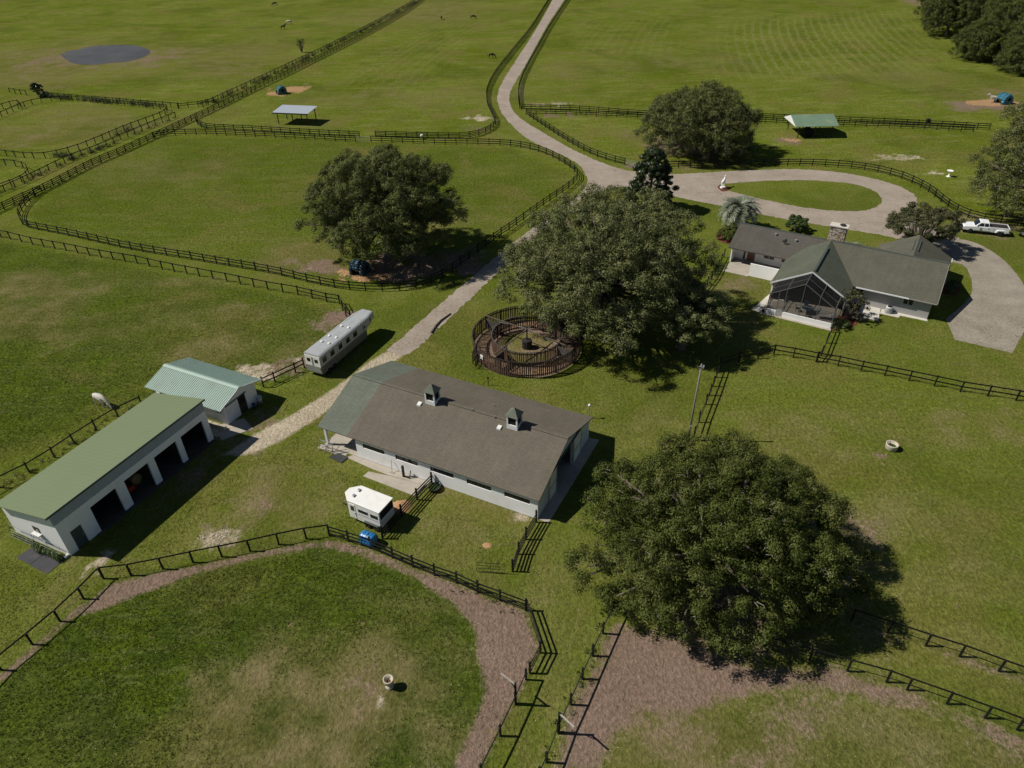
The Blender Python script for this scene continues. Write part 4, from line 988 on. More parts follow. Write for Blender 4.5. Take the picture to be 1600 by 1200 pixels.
# walls
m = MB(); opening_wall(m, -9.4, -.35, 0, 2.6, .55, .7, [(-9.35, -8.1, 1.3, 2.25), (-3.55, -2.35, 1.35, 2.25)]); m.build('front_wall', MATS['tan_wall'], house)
window(house, -9.35, -8.1, 1.3, 2.25, .58, 2, frame='white_paint'); window(house, -3.55, -2.35, 1.35, 2.25, .58, 2, frame='white_paint')
m = MB(); m.prism([(-.35, .7, 0), (-.35, 13.0, 0), (-.35, 13.0, 2.55), (-.35, HY, HR - .25), (-.35, .7, 2.6)], (-.15, 0, 0)); m.build('gable_wall', MATS['white_block'], house)
m = MB(); m.box(-8.4, -.5, 12.9, 13.05, 0, 2.4); m.box(-14, -8.4, 12.9, 13.05, 0, 2.4); m.build('back_wall', MATS['white_block'], house)
# main roof
X0, X1 = -14.1, .15
shingled('roof_front', [(X0, -.02, HE), (X1, -.02, HE), (X1, HY, HR), (X0, HY, HR)], 'shingle_house', house)
shingled('roof_back', [(X1, 13.6, HE), (X0, 13.6, HE), (X0, HY, HR), (X1, HY, HR)], 'shingle_house', house)
MB().box(X0, X1 - .02, HY - .13, HY + .13, HR - .06, HR + .02).build('ridge_cap', MATS['fascia_dark'], house)
MB().box(-9.2, -3.0, -.14, -.03, HE - .13, HE + .01).build('gutter', MATS['gutter_white'], house)
MB().box(-3.0, .1, -.06, -.03, HE - .13, HE - .01).build('fascia', MATS['tan_wall'], house)
MB().hexa([(.155, -.02, HE - .15), (.19, -.02, HE - .15), (.19, HY, HR - .15), (.155, HY, HR - .15), (.155, -.02, HE + .0), (.19, -.02, HE + .0), (.19, HY, HR + .0), (.155, HY, HR + .0)]).build('barge_board', MATS['tan_wall'], house)
# garage wing to the back right, gable ended
GR, GXc = 4.98, -4.1; gs = (GR - HE) / 4.65
shingled('wing_roof', [(GXc, HY - .2, GR), (GXc, 15.0, GR), (.55, 15.0, HE), (.55, HY - .2, HE)], 'shingle_house', house, dirn=(0, 1, 0))
shingled('wing_roof', [(GXc, HY - .2, GR), (GXc, 15.0, GR), (-8.75, 15.0, HE), (-8.75, HY - .2, HE)], 'shingle_house', house, dirn=(0, 1, 0))
for s in (-.35, .35): MB().hexa([(GXc + s - .06, 9.6, GR - abs(s) * gs - .02), (GXc + s + .06, 9.6, GR - abs(s) * gs - .02), (GXc + s + .06, 13.4, GR - abs(s) * gs - .02), (GXc + s - .06, 13.4, GR - abs(s) * gs - .02), (GXc + s - .06, 9.6, GR - abs(s) * gs + .09), (GXc + s + .06, 9.6, GR - abs(s) * gs + .09), (GXc + s + .06, 13.4, GR - abs(s) * gs + .09), (GXc + s - .06, 13.4, GR - abs(s) * gs + .09)]).build('ridge_vent', MATS['fascia_dark'], house)
m = MB(); m.prism([(-8.3, 14.6, 0), (.1, 14.6, 0), (.1, 14.6, 2.4), (GXc, 14.6, GR - .25), (-8.3, 14.6, 2.4)], (0, -.15, 0)); m.build('wing_gable_wall', MATS['white_block'], house)
MB().box(-.05, .1, 13.06, 14.45, 0, 2.4).build('wing_wall', MATS['white_block'], house); MB().box(-8.3, -8.15, 13.06, 14.45, 0, 2.4).build('wing_wall', MATS['white_block'], house)
d = MB().box(.1, .14, 13.3, 14.3, 0.02, 2.1).build('door', MATS['white_paint'], house); MB().box(.14, .17, 13.4, 13.5, 1.0, 1.1).build('handle', MATS['chrome'], d)
MB().box(.5, .62, 13.6, 15.0, HE - .16, HE + .01).build('gutter', MATS['gutter_white'], house)
# middle gable over the porch
CX, CE0, CE1, CR, CF = -14.2, -18.95, -9.5, 5.2, -4.2
shingled('porch_roof', [(CX, HY, CR), (CX, CF, CR), (CE1, CF, HE), (CE1, HY, HE)], 'shingle_house_green', house, dirn=(0, 1, 0))
shingled('porch_roof', [(CX, HY, CR), (CX, CF, CR), (CE0, CF, HE), (CE0, HY, HE)], 'shingle_house_green', house, dirn=(0, 1, 0))
MB().box(CX - .05, CX + .22, CF + .6, HY - 2.6, CR - .04, CR + .05).build('ridge_vent', MATS['fascia_dark'], house)
m = MB(); m.bar((CE1, CF - .03, HE - .02), (CX, CF - .03, CR - .02), .06, .18); m.bar((CE0, CF - .03, HE - .02), (CX, CF - .03, CR - .02), .06, .18); m.build('barge_board', MATS['gutter_white'], house)
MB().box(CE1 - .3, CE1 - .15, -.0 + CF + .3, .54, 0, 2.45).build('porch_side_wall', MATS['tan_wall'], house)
MB().box(CE0 + .2, CE0 + .35, CF + .3, 5.5, 0, 2.45).build('porch_side_wall', MATS['white_block'], house)
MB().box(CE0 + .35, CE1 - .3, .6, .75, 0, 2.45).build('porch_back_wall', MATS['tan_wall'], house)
window(house, -16.8, -11.6, .1, 2.15, .5, 4, frame='tan_wall', glass='dark_glass', name='patio_door')
# left wing
LR, LY, LF = 4.45, 8.6, 3.8; WX0 = -27.0
shingled('left_roof_front', [(WX0, LF, HE), (X0, LF, HE), (X0, LY, LR), (WX0, LY, LR)], 'shingle_house_grey', house)
shingled('left_roof_back', [(X0, 2 * LY - LF, HE), (WX0, 2 * LY - LF, HE), (WX0, LY, LR), (X0, LY, LR)], 'shingle_house_grey', house)
MB().box(WX0, X0 - 1.0, LY - .12, LY + .12, LR - .06, LR + .02).build('ridge_cap', MATS['fascia_dark'], house)
m = MB(); opening_wall(m, -26.5, -18.8, 0, 2.5, 6.2, 6.35, [(-25.3, -24.95, .1, 2.1), (-24.7, -23.6, .05, 2.1), (-22.4, -20.9, .9, 2.1), (-19.9, -19.2, .9, 2.1)]); m.build('left_front_wall', MATS['white_block'], house)
d = MB().box(-24.66, -23.64, 6.24, 6.28, .05, 2.08).build('door', MATS['brick_red'], house); MB().box(-24.5, -23.8, 6.21, 6.24, 1.0, 1.9).build('pane', MATS['tinted_glass'], d); MB().lathe([(0, -.05), (.04, -.04), (.04, 0)], (-23.75, 6.24, 1.0), 8, ax='y').build('handle', MATS['chrome'], d)
for a, b, c_, e in ((-25.3, -24.95, .1, 2.1), (-22.4, -20.9, .9, 2.1), (-19.9, -19.2, .9, 2.1)): window(house, a, b, c_, e, 6.22, 1 if b - a < 1 else 2, frame='white_paint')
m = MB(); m.prism([(-26.5, 4.4, 0), (-26.5, 12.6, 0), (-26.5, 12.6, 2.45), (-26.5, LY, LR - .2), (-26.5, 4.4, 2.5)], (-.15, 0, 0)); m.build('left_gable_wall', MATS['white_block'], house)
MB().box(-26.48, -14, 12.5, 12.65, 0, 2.4).build('left_back_wall', MATS['white_block'], house)
MB().box(-23.05, -19.2, 1.55, 1.72, 0, 1.85).build('privacy_wall', MATS['white_block'], house)
wl_ = thing('wall_lantern', 'white lantern hanging by the left patio door of the house', 'lantern', hpt(-23.1, 6.05, 1.7), HA)
MB().lathe([(0, .42), (.12, .36), (.14, .3), (.1, 0), (0, -.02)], n=10).build('lantern_body', MATS['white_paint'], wl_); MB().box(-.02, .02, 0, .16, .34, .38).build('bracket', MATS['white_paint'], wl_)
# roof fittings
ds = thing('satellite_dish', 'dark satellite dish on the left wing roof', 'antenna', hpt(-20.1, 6.2, 3.42), HA)
MB().tube([(0, 0, 0), (0, 0, .7)], .03, 6).build('mast', MATS['galvanised'], ds); MB().lathe([(0, 0), (.2, .03), (.36, .1), (.35, .12), (0, .02)], (0.05, -.1, .72), 16, ax='y').build('dish', MATS['fascia_dark'], ds, True); MB().tube([(.05, -.1, .6), (.05, -.5, .75)], .015, 5).build('feed_arm', MATS['galvanised'], ds)
for x, y in ((-18.7, 7.2), (-21.6, 7.6)): MB().lathe([(.13, 0), (.13, .22), (.2, .22), (.2, .3), (0, .34)], (x, y, HE + (y - LF) * (LR - HE) / (LY - LF) - .05), 12).build('roof_vent', MATS['galvanised'], house)
for x, y in ((-12.5, 1.0), (-4.9, 9.4)): MB().tube([(x, y, 2.9), (x, y, 4.3 if y > 2 else 3.6)], .05, 8).build('vent_pipe', MATS['galvanised'], house)
# field stone chimney: every stone a piece
ch = MB().box(-15.05, -12.95, 9.85, 11.0, 0, 5.95).build('chimney', MATS['mortar'], house)
r = random.Random(4); z = 3.7; k = 0
while z < 5.85:
    hh = r.uniform(.17, .26); x = -15.03
    while x < -12.98:
        w_ = min(r.uniform(.18, .42), -12.97 - x)
        if w_ > .08:
            y = 9.85 - r.uniform(.03, .07)
            MB().hexa([(x + .02, y + .02, z + .02), (x + w_ - .02, y, z + .015), (x + w_ - .02, 9.86, z + .015), (x + .02, 9.86, z + .02), (x + .015, y, min(z + hh - .01, 5.93)), (x + w_ - .015, y + .02, min(z + hh - .02, 5.93)), (x + w_ - .015, 9.86, min(z + hh - .02, 5.93)), (x + .015, 9.86, min(z + hh - .01, 5.93))]).build('stone', MATS['field_stone_%d' % r.choice([0, 0, 1, 2, 2, 3])], ch)
        x += w_
    for sx, xx in ((-1, -15.05), (1, -12.95)):
        y = 9.87
        while y < 10.95:
            w_ = min(r.uniform(.2, .4), 10.98 - y)
            if w_ > .1: MB().box(min(xx, xx + sx * .05), max(xx, xx + sx * .05), y + .02, y + w_ - .02, z + .02, min(z + hh - .01, 5.93)).build('stone', MATS['field_stone_%d' % r.choice([0, 1, 2, 3])], ch)
            y += w_
    z += hh
MB().box(-15.2, -12.8, 9.72, 11.15, 5.95, 6.08).build('chimney_cap', MATS['pale_concrete'], ch)
MB().lathe([(.3, 6.08), (.3, 6.2), (.42, 6.22), (0, 6.36)], (-13.6, 10.4, 0), 14).build('chimney_pot', MATS['pen_dark'], ch)
# screened porch
sc = MB().box(-18.1, -16.95, -7.8, -7.65, 0, .75).box(-16.15, -10.25, -7.8, -7.65, 0, .75).build('porch_wall', MATS['white_block'], house)
fr = MB(); FY, FP, FC = -7.72, 5.1, 2.75
xs_ = [-18.1, -16.95, -16.15, -14.2, -12.2, -10.25]
def fz(x): return FC + (FP - FC) * (1 - abs(x + 14.2) / 3.95)
for x in xs_: fr.box(x - .04, x + .04, FY - .04, FY + .04, .02 if x in (-18.1, -16.95, -16.15, -10.25) else .76, fz(x))
for a, b in ((-18.1, -14.2), (-14.2, -10.25)): fr.bar((a, FY, fz(a)), (b, FY, fz(b)), .07, .09)
fr.bar((-18.1, FY, 2.2), (-10.25, FY, 2.2), .06, .07)
for x in (-18.1, -16.15, -14.2, -12.2, -10.25): fr.bar((x, FY, fz(x)), (x, CF, HE + (CR - HE) * (1 - abs(x + 14.2) / 4.72) - .1), .06, .07)
for u_ in (.5,):
    for a, b in ((-18.1, -14.2), (-14.2, -10.25)):
        y = FY + (CF - FY) * u_; fr.bar((a, y, fz(a)), (b, y, fz(b)), .05, .06)
for x in (-18.1, -10.25):
    fr.bar((x, FY, 2.2), (x, CF, 2.2), .05, .06); fr.bar((x, (FY + CF) / 2, .02), (x, (FY + CF) / 2, fz(x)), .06, .06)
fr.build('porch_frame', MATS['bronze_frame'], house)
def screen(pts): MB().add(pts, [tuple(range(len(pts)))]).build('screen_panel', MATS['insect_screen'], house)
for a, b in zip(xs_, xs_[1:]): screen([(a, FY + .01, .76 if a != -16.95 else .03), (b, FY + .01, .76 if a != -16.95 else .03), (b, FY + .01, fz(b)), (a, FY + .01, fz(a))])
ys_ = [FY, (FY + CF) / 2, CF]
for a, b in ((-18.1, -16.15), (-16.15, -14.2), (-14.2, -12.2), (-12.2, -10.25)):
    for y0, y1 in zip(ys_, ys_[1:]): screen([(a, y0, fz(a) + .01), (b, y0, fz(b) + .01), (b, y1, fz(b) + .01), (a, y1, fz(a) + .01)])
for x in (-18.1, -10.25): screen([(x, FY, .1), (x, CF, .1), (x, CF, fz(x)), (x, FY, fz(x))])
d = MB().box(-16.93, -16.17, FY - .06, FY - .045, .05, .95).build('screen_door', MATS['tan_wall'], house); MB().box(-16.3, -16.24, FY - .1, FY - .06, .85, .95).build('handle', MATS['chrome'], d)
slab('pavement', [hpt(-18.9, -8.2), hpt(-10.0, -8.25), hpt(-10.1, .5), hpt(-18.5, .5)], .06, 'concrete', 'concrete floor and rim of the screened porch')
slab('pavement', [hpt(-26.6, 1.2), hpt(-23.0, 1.2), hpt(-23.0, 1.72), hpt(-19.0, 1.73), hpt(-19.0, 6.2), hpt(-26.6, 6.2)], .06, 'concrete', 'beige patio of the left wing')
slab('pavement', [hpt(-19.9, -7.6), hpt(-18.95, -8.0), hpt(-18.6, -4.0), hpt(-18.9, -1.5)], .05, 'pale_concrete', 'narrow walk at the left of the screened porch')
slab('pavement', [hpt(-7.9, -2.9), hpt(-5.5, -2.9), hpt(-5.7, .55), hpt(-8.0, .55)], .06, 'pale_concrete', 'pale walk at the right of the screened porch')
slab('pavement', [hpt(-5.6, -.75), hpt(-3.4, -.75), hpt(-3.3, -.1), hpt(-.2, .05), hpt(-.3, .55), hpt(-5.6, .55)], .05, 'pale_concrete', 'pale concrete ledge under the cooling unit')
slab('pavement', [hpt(-15.4, 19.5), hpt(-14.2, 20.5), hpt(-10.4, 17.2), hpt(-9.9, 13.4), hpt(-11.3, 13.4), hpt(-11.8, 16.6)], .05, 'pale_concrete', 'pale garden path behind the house')
ac = thing('cooling_unit', 'grey outdoor cooling unit at the house wall', 'air conditioner', hpt(-4.75, -.05, .05), HA)
MB().lathe([(.42, 0), (.42, .8), (.4, .86), (0, .88)], n=24).build('casing', MATS['aluminium'], ac, True)
for i in range(6): MB().lathe([(.43, .1 + i * .12), (.44, .13 + i * .12), (.43, .16 + i * .12)], n=24).build('louvre', MATS['galvanised'], ac)
MB().lathe([(.3, .885), (.3, .9), (0, .9)], n=18).build('fan_grille', MATS['dark_void'], ac)
# porch furniture
tb = thing('patio_table', 'round dark table under the screened porch', 'table', hpt(-13.6, -5.2, .06), HA)
MB().lathe([(0, .68), (.72, .68), (.75, .71), (.72, .74), (0, .74)], n=28).build('table_top', MATS['navy_plastic'], tb)
for i in range(4):
    a = i * math.pi / 2 + .4; MB().tube([(.1 * math.cos(a), .1 * math.sin(a), .68), (.5 * math.cos(a), .5 * math.sin(a), 0)], .03, 6).build('leg', MATS['pen_dark'], tb)
def patio_chair(x, y, rz, label, mat):
    c = thing('patio_chair', label, 'chair', hpt(x, y, .06), HA + rz, 'chairs on the screened porch')
    MB().box(-.25, .25, -.25, .25, .4, .46).build('seat', MATS[mat], c, bevel=.03); MB().hexa([(-.25, .2, .46), (.25, .2, .46), (.25, .27, .46), (-.25, .27, .46), (-.23, .32, .95), (.23, .32, .95), (.23, .38, .95), (-.23, .38, .95)]).build('backrest', MATS[mat], c)
    for sx in (-.22, .22):
        for sy in (-.22, .22): MB().tube([(sx, sy, 0), (sx, sy, .42)], .02, 6).build('leg', MATS['pen_dark'], c)
for i, (a, lab) in enumerate(((R(20), 'dark patio chair behind the porch table'), (R(100), 'dark patio chair left of the porch table'), (R(195), 'dark patio chair in front of the porch table'), (R(280), 'dark patio chair right of the porch table'))):
    patio_chair(-13.6 - math.sin(a) * 1.15, -5.2 + math.cos(a) * 1.15, a, lab, 'navy_plastic')
lo = thing('patio_lounger', 'pale cushioned lounger on the right of the porch', 'lounger', hpt(-11.4, -5.6, .06), HA + R(20))
MB().box(-.8, .5, -.32, .32, .3, .42).build('cushion', MATS['tan_wall'], lo, bevel=.04); MB().hexa([(.5, -.32, .3), (.6, -.32, .3), (.6, .32, .3), (.5, .32, .3), (1.0, -.32, .85), (1.1, -.32, .8), (1.1, .32, .8), (1.0, .32, .85)]).build('backrest', MATS['tan_wall'], lo)
for sx in (-.7, .5):
    for sy in (-.28, .28): MB().tube([(sx, sy, 0), (sx, sy, .32)], .02, 6).build('leg', MATS['pen_dark'], lo)
um = thing('closed_parasol', 'dark folded parasol standing in the screened porch', 'parasol', hpt(-16.6, -3.5, .06), HA)
MB().tube([(0, 0, 0), (0, 0, 2.3)], .025, 6).build('pole', MATS['galvanised'], um); MB().lathe([(.05, .9), (.16, 1.1), (.1, 1.8), (0, 2.3)], n=10).build('canopy', MATS['umbrella_green'], um); MB().lathe([(.3, 0), (.3, .08), (0, .1)], n=14).build('base', MATS['pen_dark'], um)
sb = thing('garden_stool', 'small black pot at the porch corner', 'pot', hpt(-18.5, -7.7, .06), HA)
MB().lathe([(.12, 0), (.2, .3), (.16, .3), (.1, .04), (0, .04)], n=12).build('pot_body', MATS['pen_dark'], sb)
# flower beds
def bed(pts, label):
    b = MB(); b.slab([Vector((p.x, p.y, .05)) for p in pts], .06); o = b.build('mulch_bed', MATS['mulch']); tag(o, label, kind='structure')
bed([hpt(-14.9, 16.5), hpt(-12.6, 17.8), hpt(-11.9, 16.9), hpt(-12.4, 14.6), hpt(-14.9, 14.2)], 'mulch bed behind the chimney')
bed([hpt(.4, 13.2), hpt(2.6, 12.6), hpt(2.3, 9.2), hpt(.5, 8.6)], 'mulch bed at the right end of the house')
bed([hpt(-10.0, -8.2), hpt(-7.6, -5.2), hpt(-7.9, -3.0), hpt(-8.2, .4), hpt(-9.9, .4)], 'mulch bed beside the screened porch')
bed(smooth_line(gl([(1121, 292), (1130, 290), (1139, 293), (1137, 298), (1128, 299)]), .4, True), 'mulch bed under the white horse statue')
bed(smooth_line([g(1138, 371) + Vector((1.9 * math.cos(a), 2.6 * math.sin(a), 0)) for a in np.linspace(0, 6.28, 10)[:-1]], .5, True), 'mulch bed under the palm')
# ------------------------------------------------------------------ vehicles
def wheel(parent, x, y, r, w, side, rim='chrome', name='wheel'):
    t_ = MB().lathe([(r * .58, -w / 2), (r * .9, -w / 2), (r, -w * .35), (r, w * .35), (r * .9, w / 2), (r * .58, w / 2)], (x, y, r), 22, ax='y').build(name, MATS['rubber'], parent, True)
    MB().lathe([(0, 0), (r * .3, .02 * side), (r * .6, -.03 * side), (r * .6, -w * .4 * side)], (x, y + side * w * .42, r), 18, ax='y').build('rim', MATS[rim], t_)
    return t_
def body_shell(sections, mi=None):
    """loft closed rings of equal count given as lists of points"""
    m = MB(); n = len(sections[0]); v = [p for s in sections for p in s]; f = []
    for i in range(len(sections) - 1):
        for k in range(n): f.append((i * n + k, i * n + (k + 1) % n, (i + 1) * n + (k + 1) % n, (i + 1) * n + k))
    f.append(tuple(range(n))[::-1]); f.append(tuple((len(sections) - 1) * n + k for k in range(n)))
    m.add(v, f); return m

# --- long gooseneck trailer: x forward, y to the left
TA = R(64.5)
to = g(510, 587) + Vector((math.cos(TA) * -.55 - -math.sin(TA) * -.0, math.sin(TA) * -.55, 0))
trl = thing('gooseneck_trailer', 'long silver gooseneck horse trailer parked beside the track', 'trailer', (to.x, to.y, 0), TA)
W0, W1 = -.05, 2.15; ZB_, ZT = .45, 3.0
m = MB(); m.box(0, 8.9, W0, W1, ZB_, 1.5); m.build('lower_body', MATS['trailer_beige'], trl, bevel=.04)
m = MB(); m.prism([(0, W0, 1.5), (9.1, W0, 1.5), (9.1, W0, 1.75), (9.6, W0, 1.75), (9.6, W0, ZT - .08), (0, W0, ZT - .08)], (0, W1 - W0, 0)); m.build('upper_body', MATS['trailer_side'], trl, bevel=.03)
m = MB(); nx0, nx1 = 9.6, 11.2; ny0, ny1 = W0 + .35, W1 - .35
m.hexa([(nx0, W0, 1.75), (nx1, ny0, 1.95), (nx1, ny1, 1.95), (nx0, W1, 1.75), (nx0, W0, ZT - .08), (nx1 - .15, ny0, ZT - .14), (nx1 - .15, ny1, ZT - .14), (nx0, W1, ZT - .08)]); m.build('nose', MATS['trailer_side'], trl, bevel=.05)
rf = MB(); rf.add([(0, W0, ZT - .08), (9.6, W0, ZT - .08), (11.05, ny0, ZT - .14), (11.05, ny1, ZT - .14), (9.6, W1, ZT - .08), (0, W1, ZT - .08),
        (0.02, W0 + .18, ZT), (9.6, W0 + .18, ZT), (10.9, ny0 + .12, ZT - .06), (10.9, ny1 - .12, ZT - .06), (9.6, W1 - .18, ZT), (.02, W1 - .18, ZT)],
       [(0, 1, 7, 6), (1, 2, 8, 7), (2, 3, 9, 8), (3, 4, 10, 9), (4, 5, 11, 10), (5, 0, 6, 11), (6, 7, 8, 9, 10, 11), (5, 4, 3, 2, 1, 0)])
rf.build('roof', MATS['trailer_roof'], trl)
for x in (2.6, 4.0, 6.4):
    for y in (.55, 1.55): MB().lathe([(.16, ZT - .02), (.16, ZT + .1), (.1, ZT + .14), (0, ZT + .14)], (x, y, 0), 12).build('roof_vent', MATS['trailer_white'], trl)
MB().box(0, 9.55, W0 - .025, W0 + .0, ZT - .2, ZT - .1).build('side_rail', MATS['gutter_white'], trl)
for x0, x1, gl_ in ((.3, 1.15, 'tinted_glass'), (1.75, 2.6, 'dark_glass'), (3.3, 4.1, 'dark_glass'), (4.75, 5.6, 'dark_glass'), (6.2, 7.05, 'dark_glass'), (8.15, 8.4, 'dark_glass')):
    w = MB().box(x0, x1, W0 - .02, W0, 1.78, 2.56).build('window', MATS['aluminium'], trl); MB().box(x0 + .06, x1 - .06, W0 - .035, W0 - .02, 1.83, 2.51).build('pane', MATS[gl_], w)
w = MB().box(9.75, 10.35, W0 + .1, W0 + .16, 2.1, 2.6).build('window', MATS['gutter_white'], trl); MB().hexa([(9.8, W0 + .02, 2.15), (10.3, W0 + .12, 2.15), (10.3, W0 + .2, 2.15), (9.8, W0 + .1, 2.15), (9.8, W0 + .02, 2.55), (10.3, W0 + .12, 2.55), (10.3, W0 + .2, 2.55), (9.8, W0 + .1, 2.55)]).build('pane', MATS['dark_glass'], w)
w = MB().lathe([(0, -.02), (.16, -.02), (.16, 0)], (8.6, W0, 2.05), 16, ax='y').build('porthole', MATS['dark_glass'], trl)
for x in (3.1, 4.4): MB().box(x, x + .04, W0 - .012, W0, .55, 2.7).build('door_seam', MATS['galvanised'], trl)
for s, y0, y1 in ((0, .02, 1.03), (1, 1.07, 2.08)):
    d = MB().box(-.04, 0, y0, y1, .6, 2.75).build('rear_door', MATS['trailer_white'], trl); MB().box(-.055, -.04, y0 + .28, y1 - .28, 1.95, 2.4).build('pane', MATS['dark_glass'], d)
    MB().box(-.06, -.04, (y1 - .08) if s == 0 else (y0 + .02), (y1 - .02) if s == 0 else (y0 + .08), 1.0, 2.6).build('latch_bar', MATS['chrome'], d)
kp = MB(); r = random.Random(3)
for i in range(8):
    for j in range(3):
        kp.box(-.062, -.041, .06 + i * .255, .06 + i * .255 + .22, .62 + j * .3, .62 + j * .3 + .26)
kp.build('kick_plate', MATS['galvanised'], trl)
for y in (.0, 2.06): MB().box(-.07, -.03, y - .0, y + .08, 1.1, 1.3).build('tail_light', MATS['red_lens'], trl)
for x in (1.15, 2.1):
    for s, y in ((-1, W0 + .1), (1, W1 - .1)): wheel(trl, x, y, .38, .24, s)
m = MB(); m.prism([(.6, W0 - .12, .62), (.8, W0 - .12, .98), (2.45, W0 - .12, .98), (2.65, W0 - .12, .62), (2.55, W0 - .12, .62), (2.4, W0 - .12, .9), (.85, W0 - .12, .9), (.7, W0 - .12, .62)], (0, .14, 0)); m.build('fender', MATS['galvanised'], trl)
MB().box(10.2, 10.4, .95, 1.15, .75, 1.9).build('coupler', MATS['pen_dark'], trl); MB().box(9.0, 9.12, .3, .42, 0, .6).box(9.0, 9.12, 1.68, 1.8, 0, .6).build('landing_leg', MATS['galvanised'], trl)

# --- small white bumper pull trailer
WA = R(-28.5)
wo_ = g(597, 833)
wt = thing('white_trailer', 'small white two horse trailer parked in front of the barn', 'trailer', (wo_.x, wo_.y, 0), WA + math.pi)   # x forward, y right in the photo is -y here
L_, w0, w1, zb, zt = 3.35, -2.0, 0.0, .42, 2.42
m = MB(); m.prism([(0, w0, zb), (0, w1, zb), (L_, w1, zb), (L_ + .75, w1 - .7, zb), (L_ + .75, w0 + .7, zb), (L_, w0, zb)], (0, 0, zt - zb)); m.build('body', MATS['trailer_white'], wt, bevel=.06)
m = MB(); m.prism([(-.06, w0 - .03, zt), (-.06, w1 + .03, zt), (L_, w1 + .03, zt), (L_ + .78, w1 - .68, zt), (L_ + .78, w0 + .68, zt), (L_, w0 - .03, zt)], (0, 0, .07)); m.build('roof', MATS['trailer_white'], wt, bevel=.03)
for y in (-.65, -1.4): MB().box(L_ - .35, L_ - .1, y - .16, y + .16, zt + .07, zt + .2).build('roof_vent', MATS['galvanised'], wt, bevel=.03)
for a, b, z0, z1 in ((.2, 1.0, 1.5, 1.95), (1.25, 2.3, 1.55, 1.95)):
    w = MB().box(a, b, w1, w1 + .02, z0, z1).build('window', MATS['galvanised'], wt); MB().box(a + .05, b - .05, w1 + .02, w1 + .035, z0 + .05, z1 - .05).build('pane', MATS['dark_glass'], w)
d = MB().box(2.6, 3.2, w1, w1 + .025, .55, 2.2).build('side_door', MATS['trailer_white'], wt); MB().box(2.72, 3.08, w1 + .025, w1 + .04, 1.45, 2.0).build('pane', MATS['tinted_glass'], d); MB().box(2.64, 2.68, w1 + .025, w1 + .06, 1.1, 1.3).build('handle', MATS['chrome'], d)
MB().box(0, 2.4, w1, w1 + .015, 1.25, 1.33).build('belt_line', MATS['galvanised'], wt)
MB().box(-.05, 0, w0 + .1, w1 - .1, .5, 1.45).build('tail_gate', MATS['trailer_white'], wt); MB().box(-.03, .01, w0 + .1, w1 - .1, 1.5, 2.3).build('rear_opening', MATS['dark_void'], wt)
for s, y in ((1, w1 - .02), (-1, w0 + .02)):
    for x in (.55, 1.4): wheel(wt, x, y, .33, .2, s, rim='red_lens')
m = MB(); m.prism([(.1, w1, .45), (.25, w1, .78), (1.7, w1, .78), (1.85, w1, .45), (1.78, w1, .45), (1.65, w1, .72), (.3, w1, .72), (.17, w1, .45)], (0, .2, 0)); m.build('fender', MATS['fascia_dark'], wt)
MB().box(L_ + .7, L_ + 1.6, -1.05, -.95, .45, .55).build('drawbar', MATS['pen_dark'], wt); MB().tube([(L_ + 1.4, -1.0, .1), (L_ + 1.4, -1.0, .9)], .04, 8).build('jack', MATS['galvanised'], wt)
MB().box(.3, .55, w0 - .14, w0, 1.9, 2.1).build('marker_lamp', MATS['amber_lens'], wt)

# --- white crew cab pickup
pa, pb = g(1574, 371), g(1494, 362.5)
d = (pb - pa); PA = math.atan2(d.y, d.x)
tk = thing('pickup_truck', 'white crew cab pickup truck parked right of the house', 'pickup truck', pa, PA)     # x forward from the tail, near side is +y
PL, PW = 6.3, 2.0; y0, y1 = -PW / 2 - .0, PW / 2
off = -1.0
def Y(v): return v + off
m = MB(); prof = [(0, .55), (0, 1.15), (2.35, 1.18), (2.4, 1.2), (4.7, 1.2), (6.1, 1.1), (6.28, .95), (6.3, .55), (5.75, .5), (5.6, .5), (4.7, .5), (1.9, .5), (.7, .5)]
m.prism([(x, Y(-PW / 2 + .02), z) for x, z in prof], (0, PW - .04, 0)); m.build('body', MATS['car_white'], tk, bevel=.06)
m = MB(); s = .22
m.add([(2.8, Y(-.93), 1.2), (4.75, Y(-.93), 1.2), (4.75, Y(.93), 1.2), (2.8, Y(.93), 1.2), (2.86, Y(-.75), 1.86), (4.05, Y(-.75), 1.88), (4.05, Y(.75), 1.88), (2.86, Y(.75), 1.86)], [(4, 5, 6, 7), (0, 1, 5, 4), (1, 2, 6, 5), (2, 3, 7, 6), (3, 0, 4, 7)]); m.build('cab', MATS['car_white'], tk, bevel=.05)
def cabpane(pts, name='side_window'): MB().add(pts, [tuple(range(len(pts)))]).build(name, MATS['dark_glass'], tk)
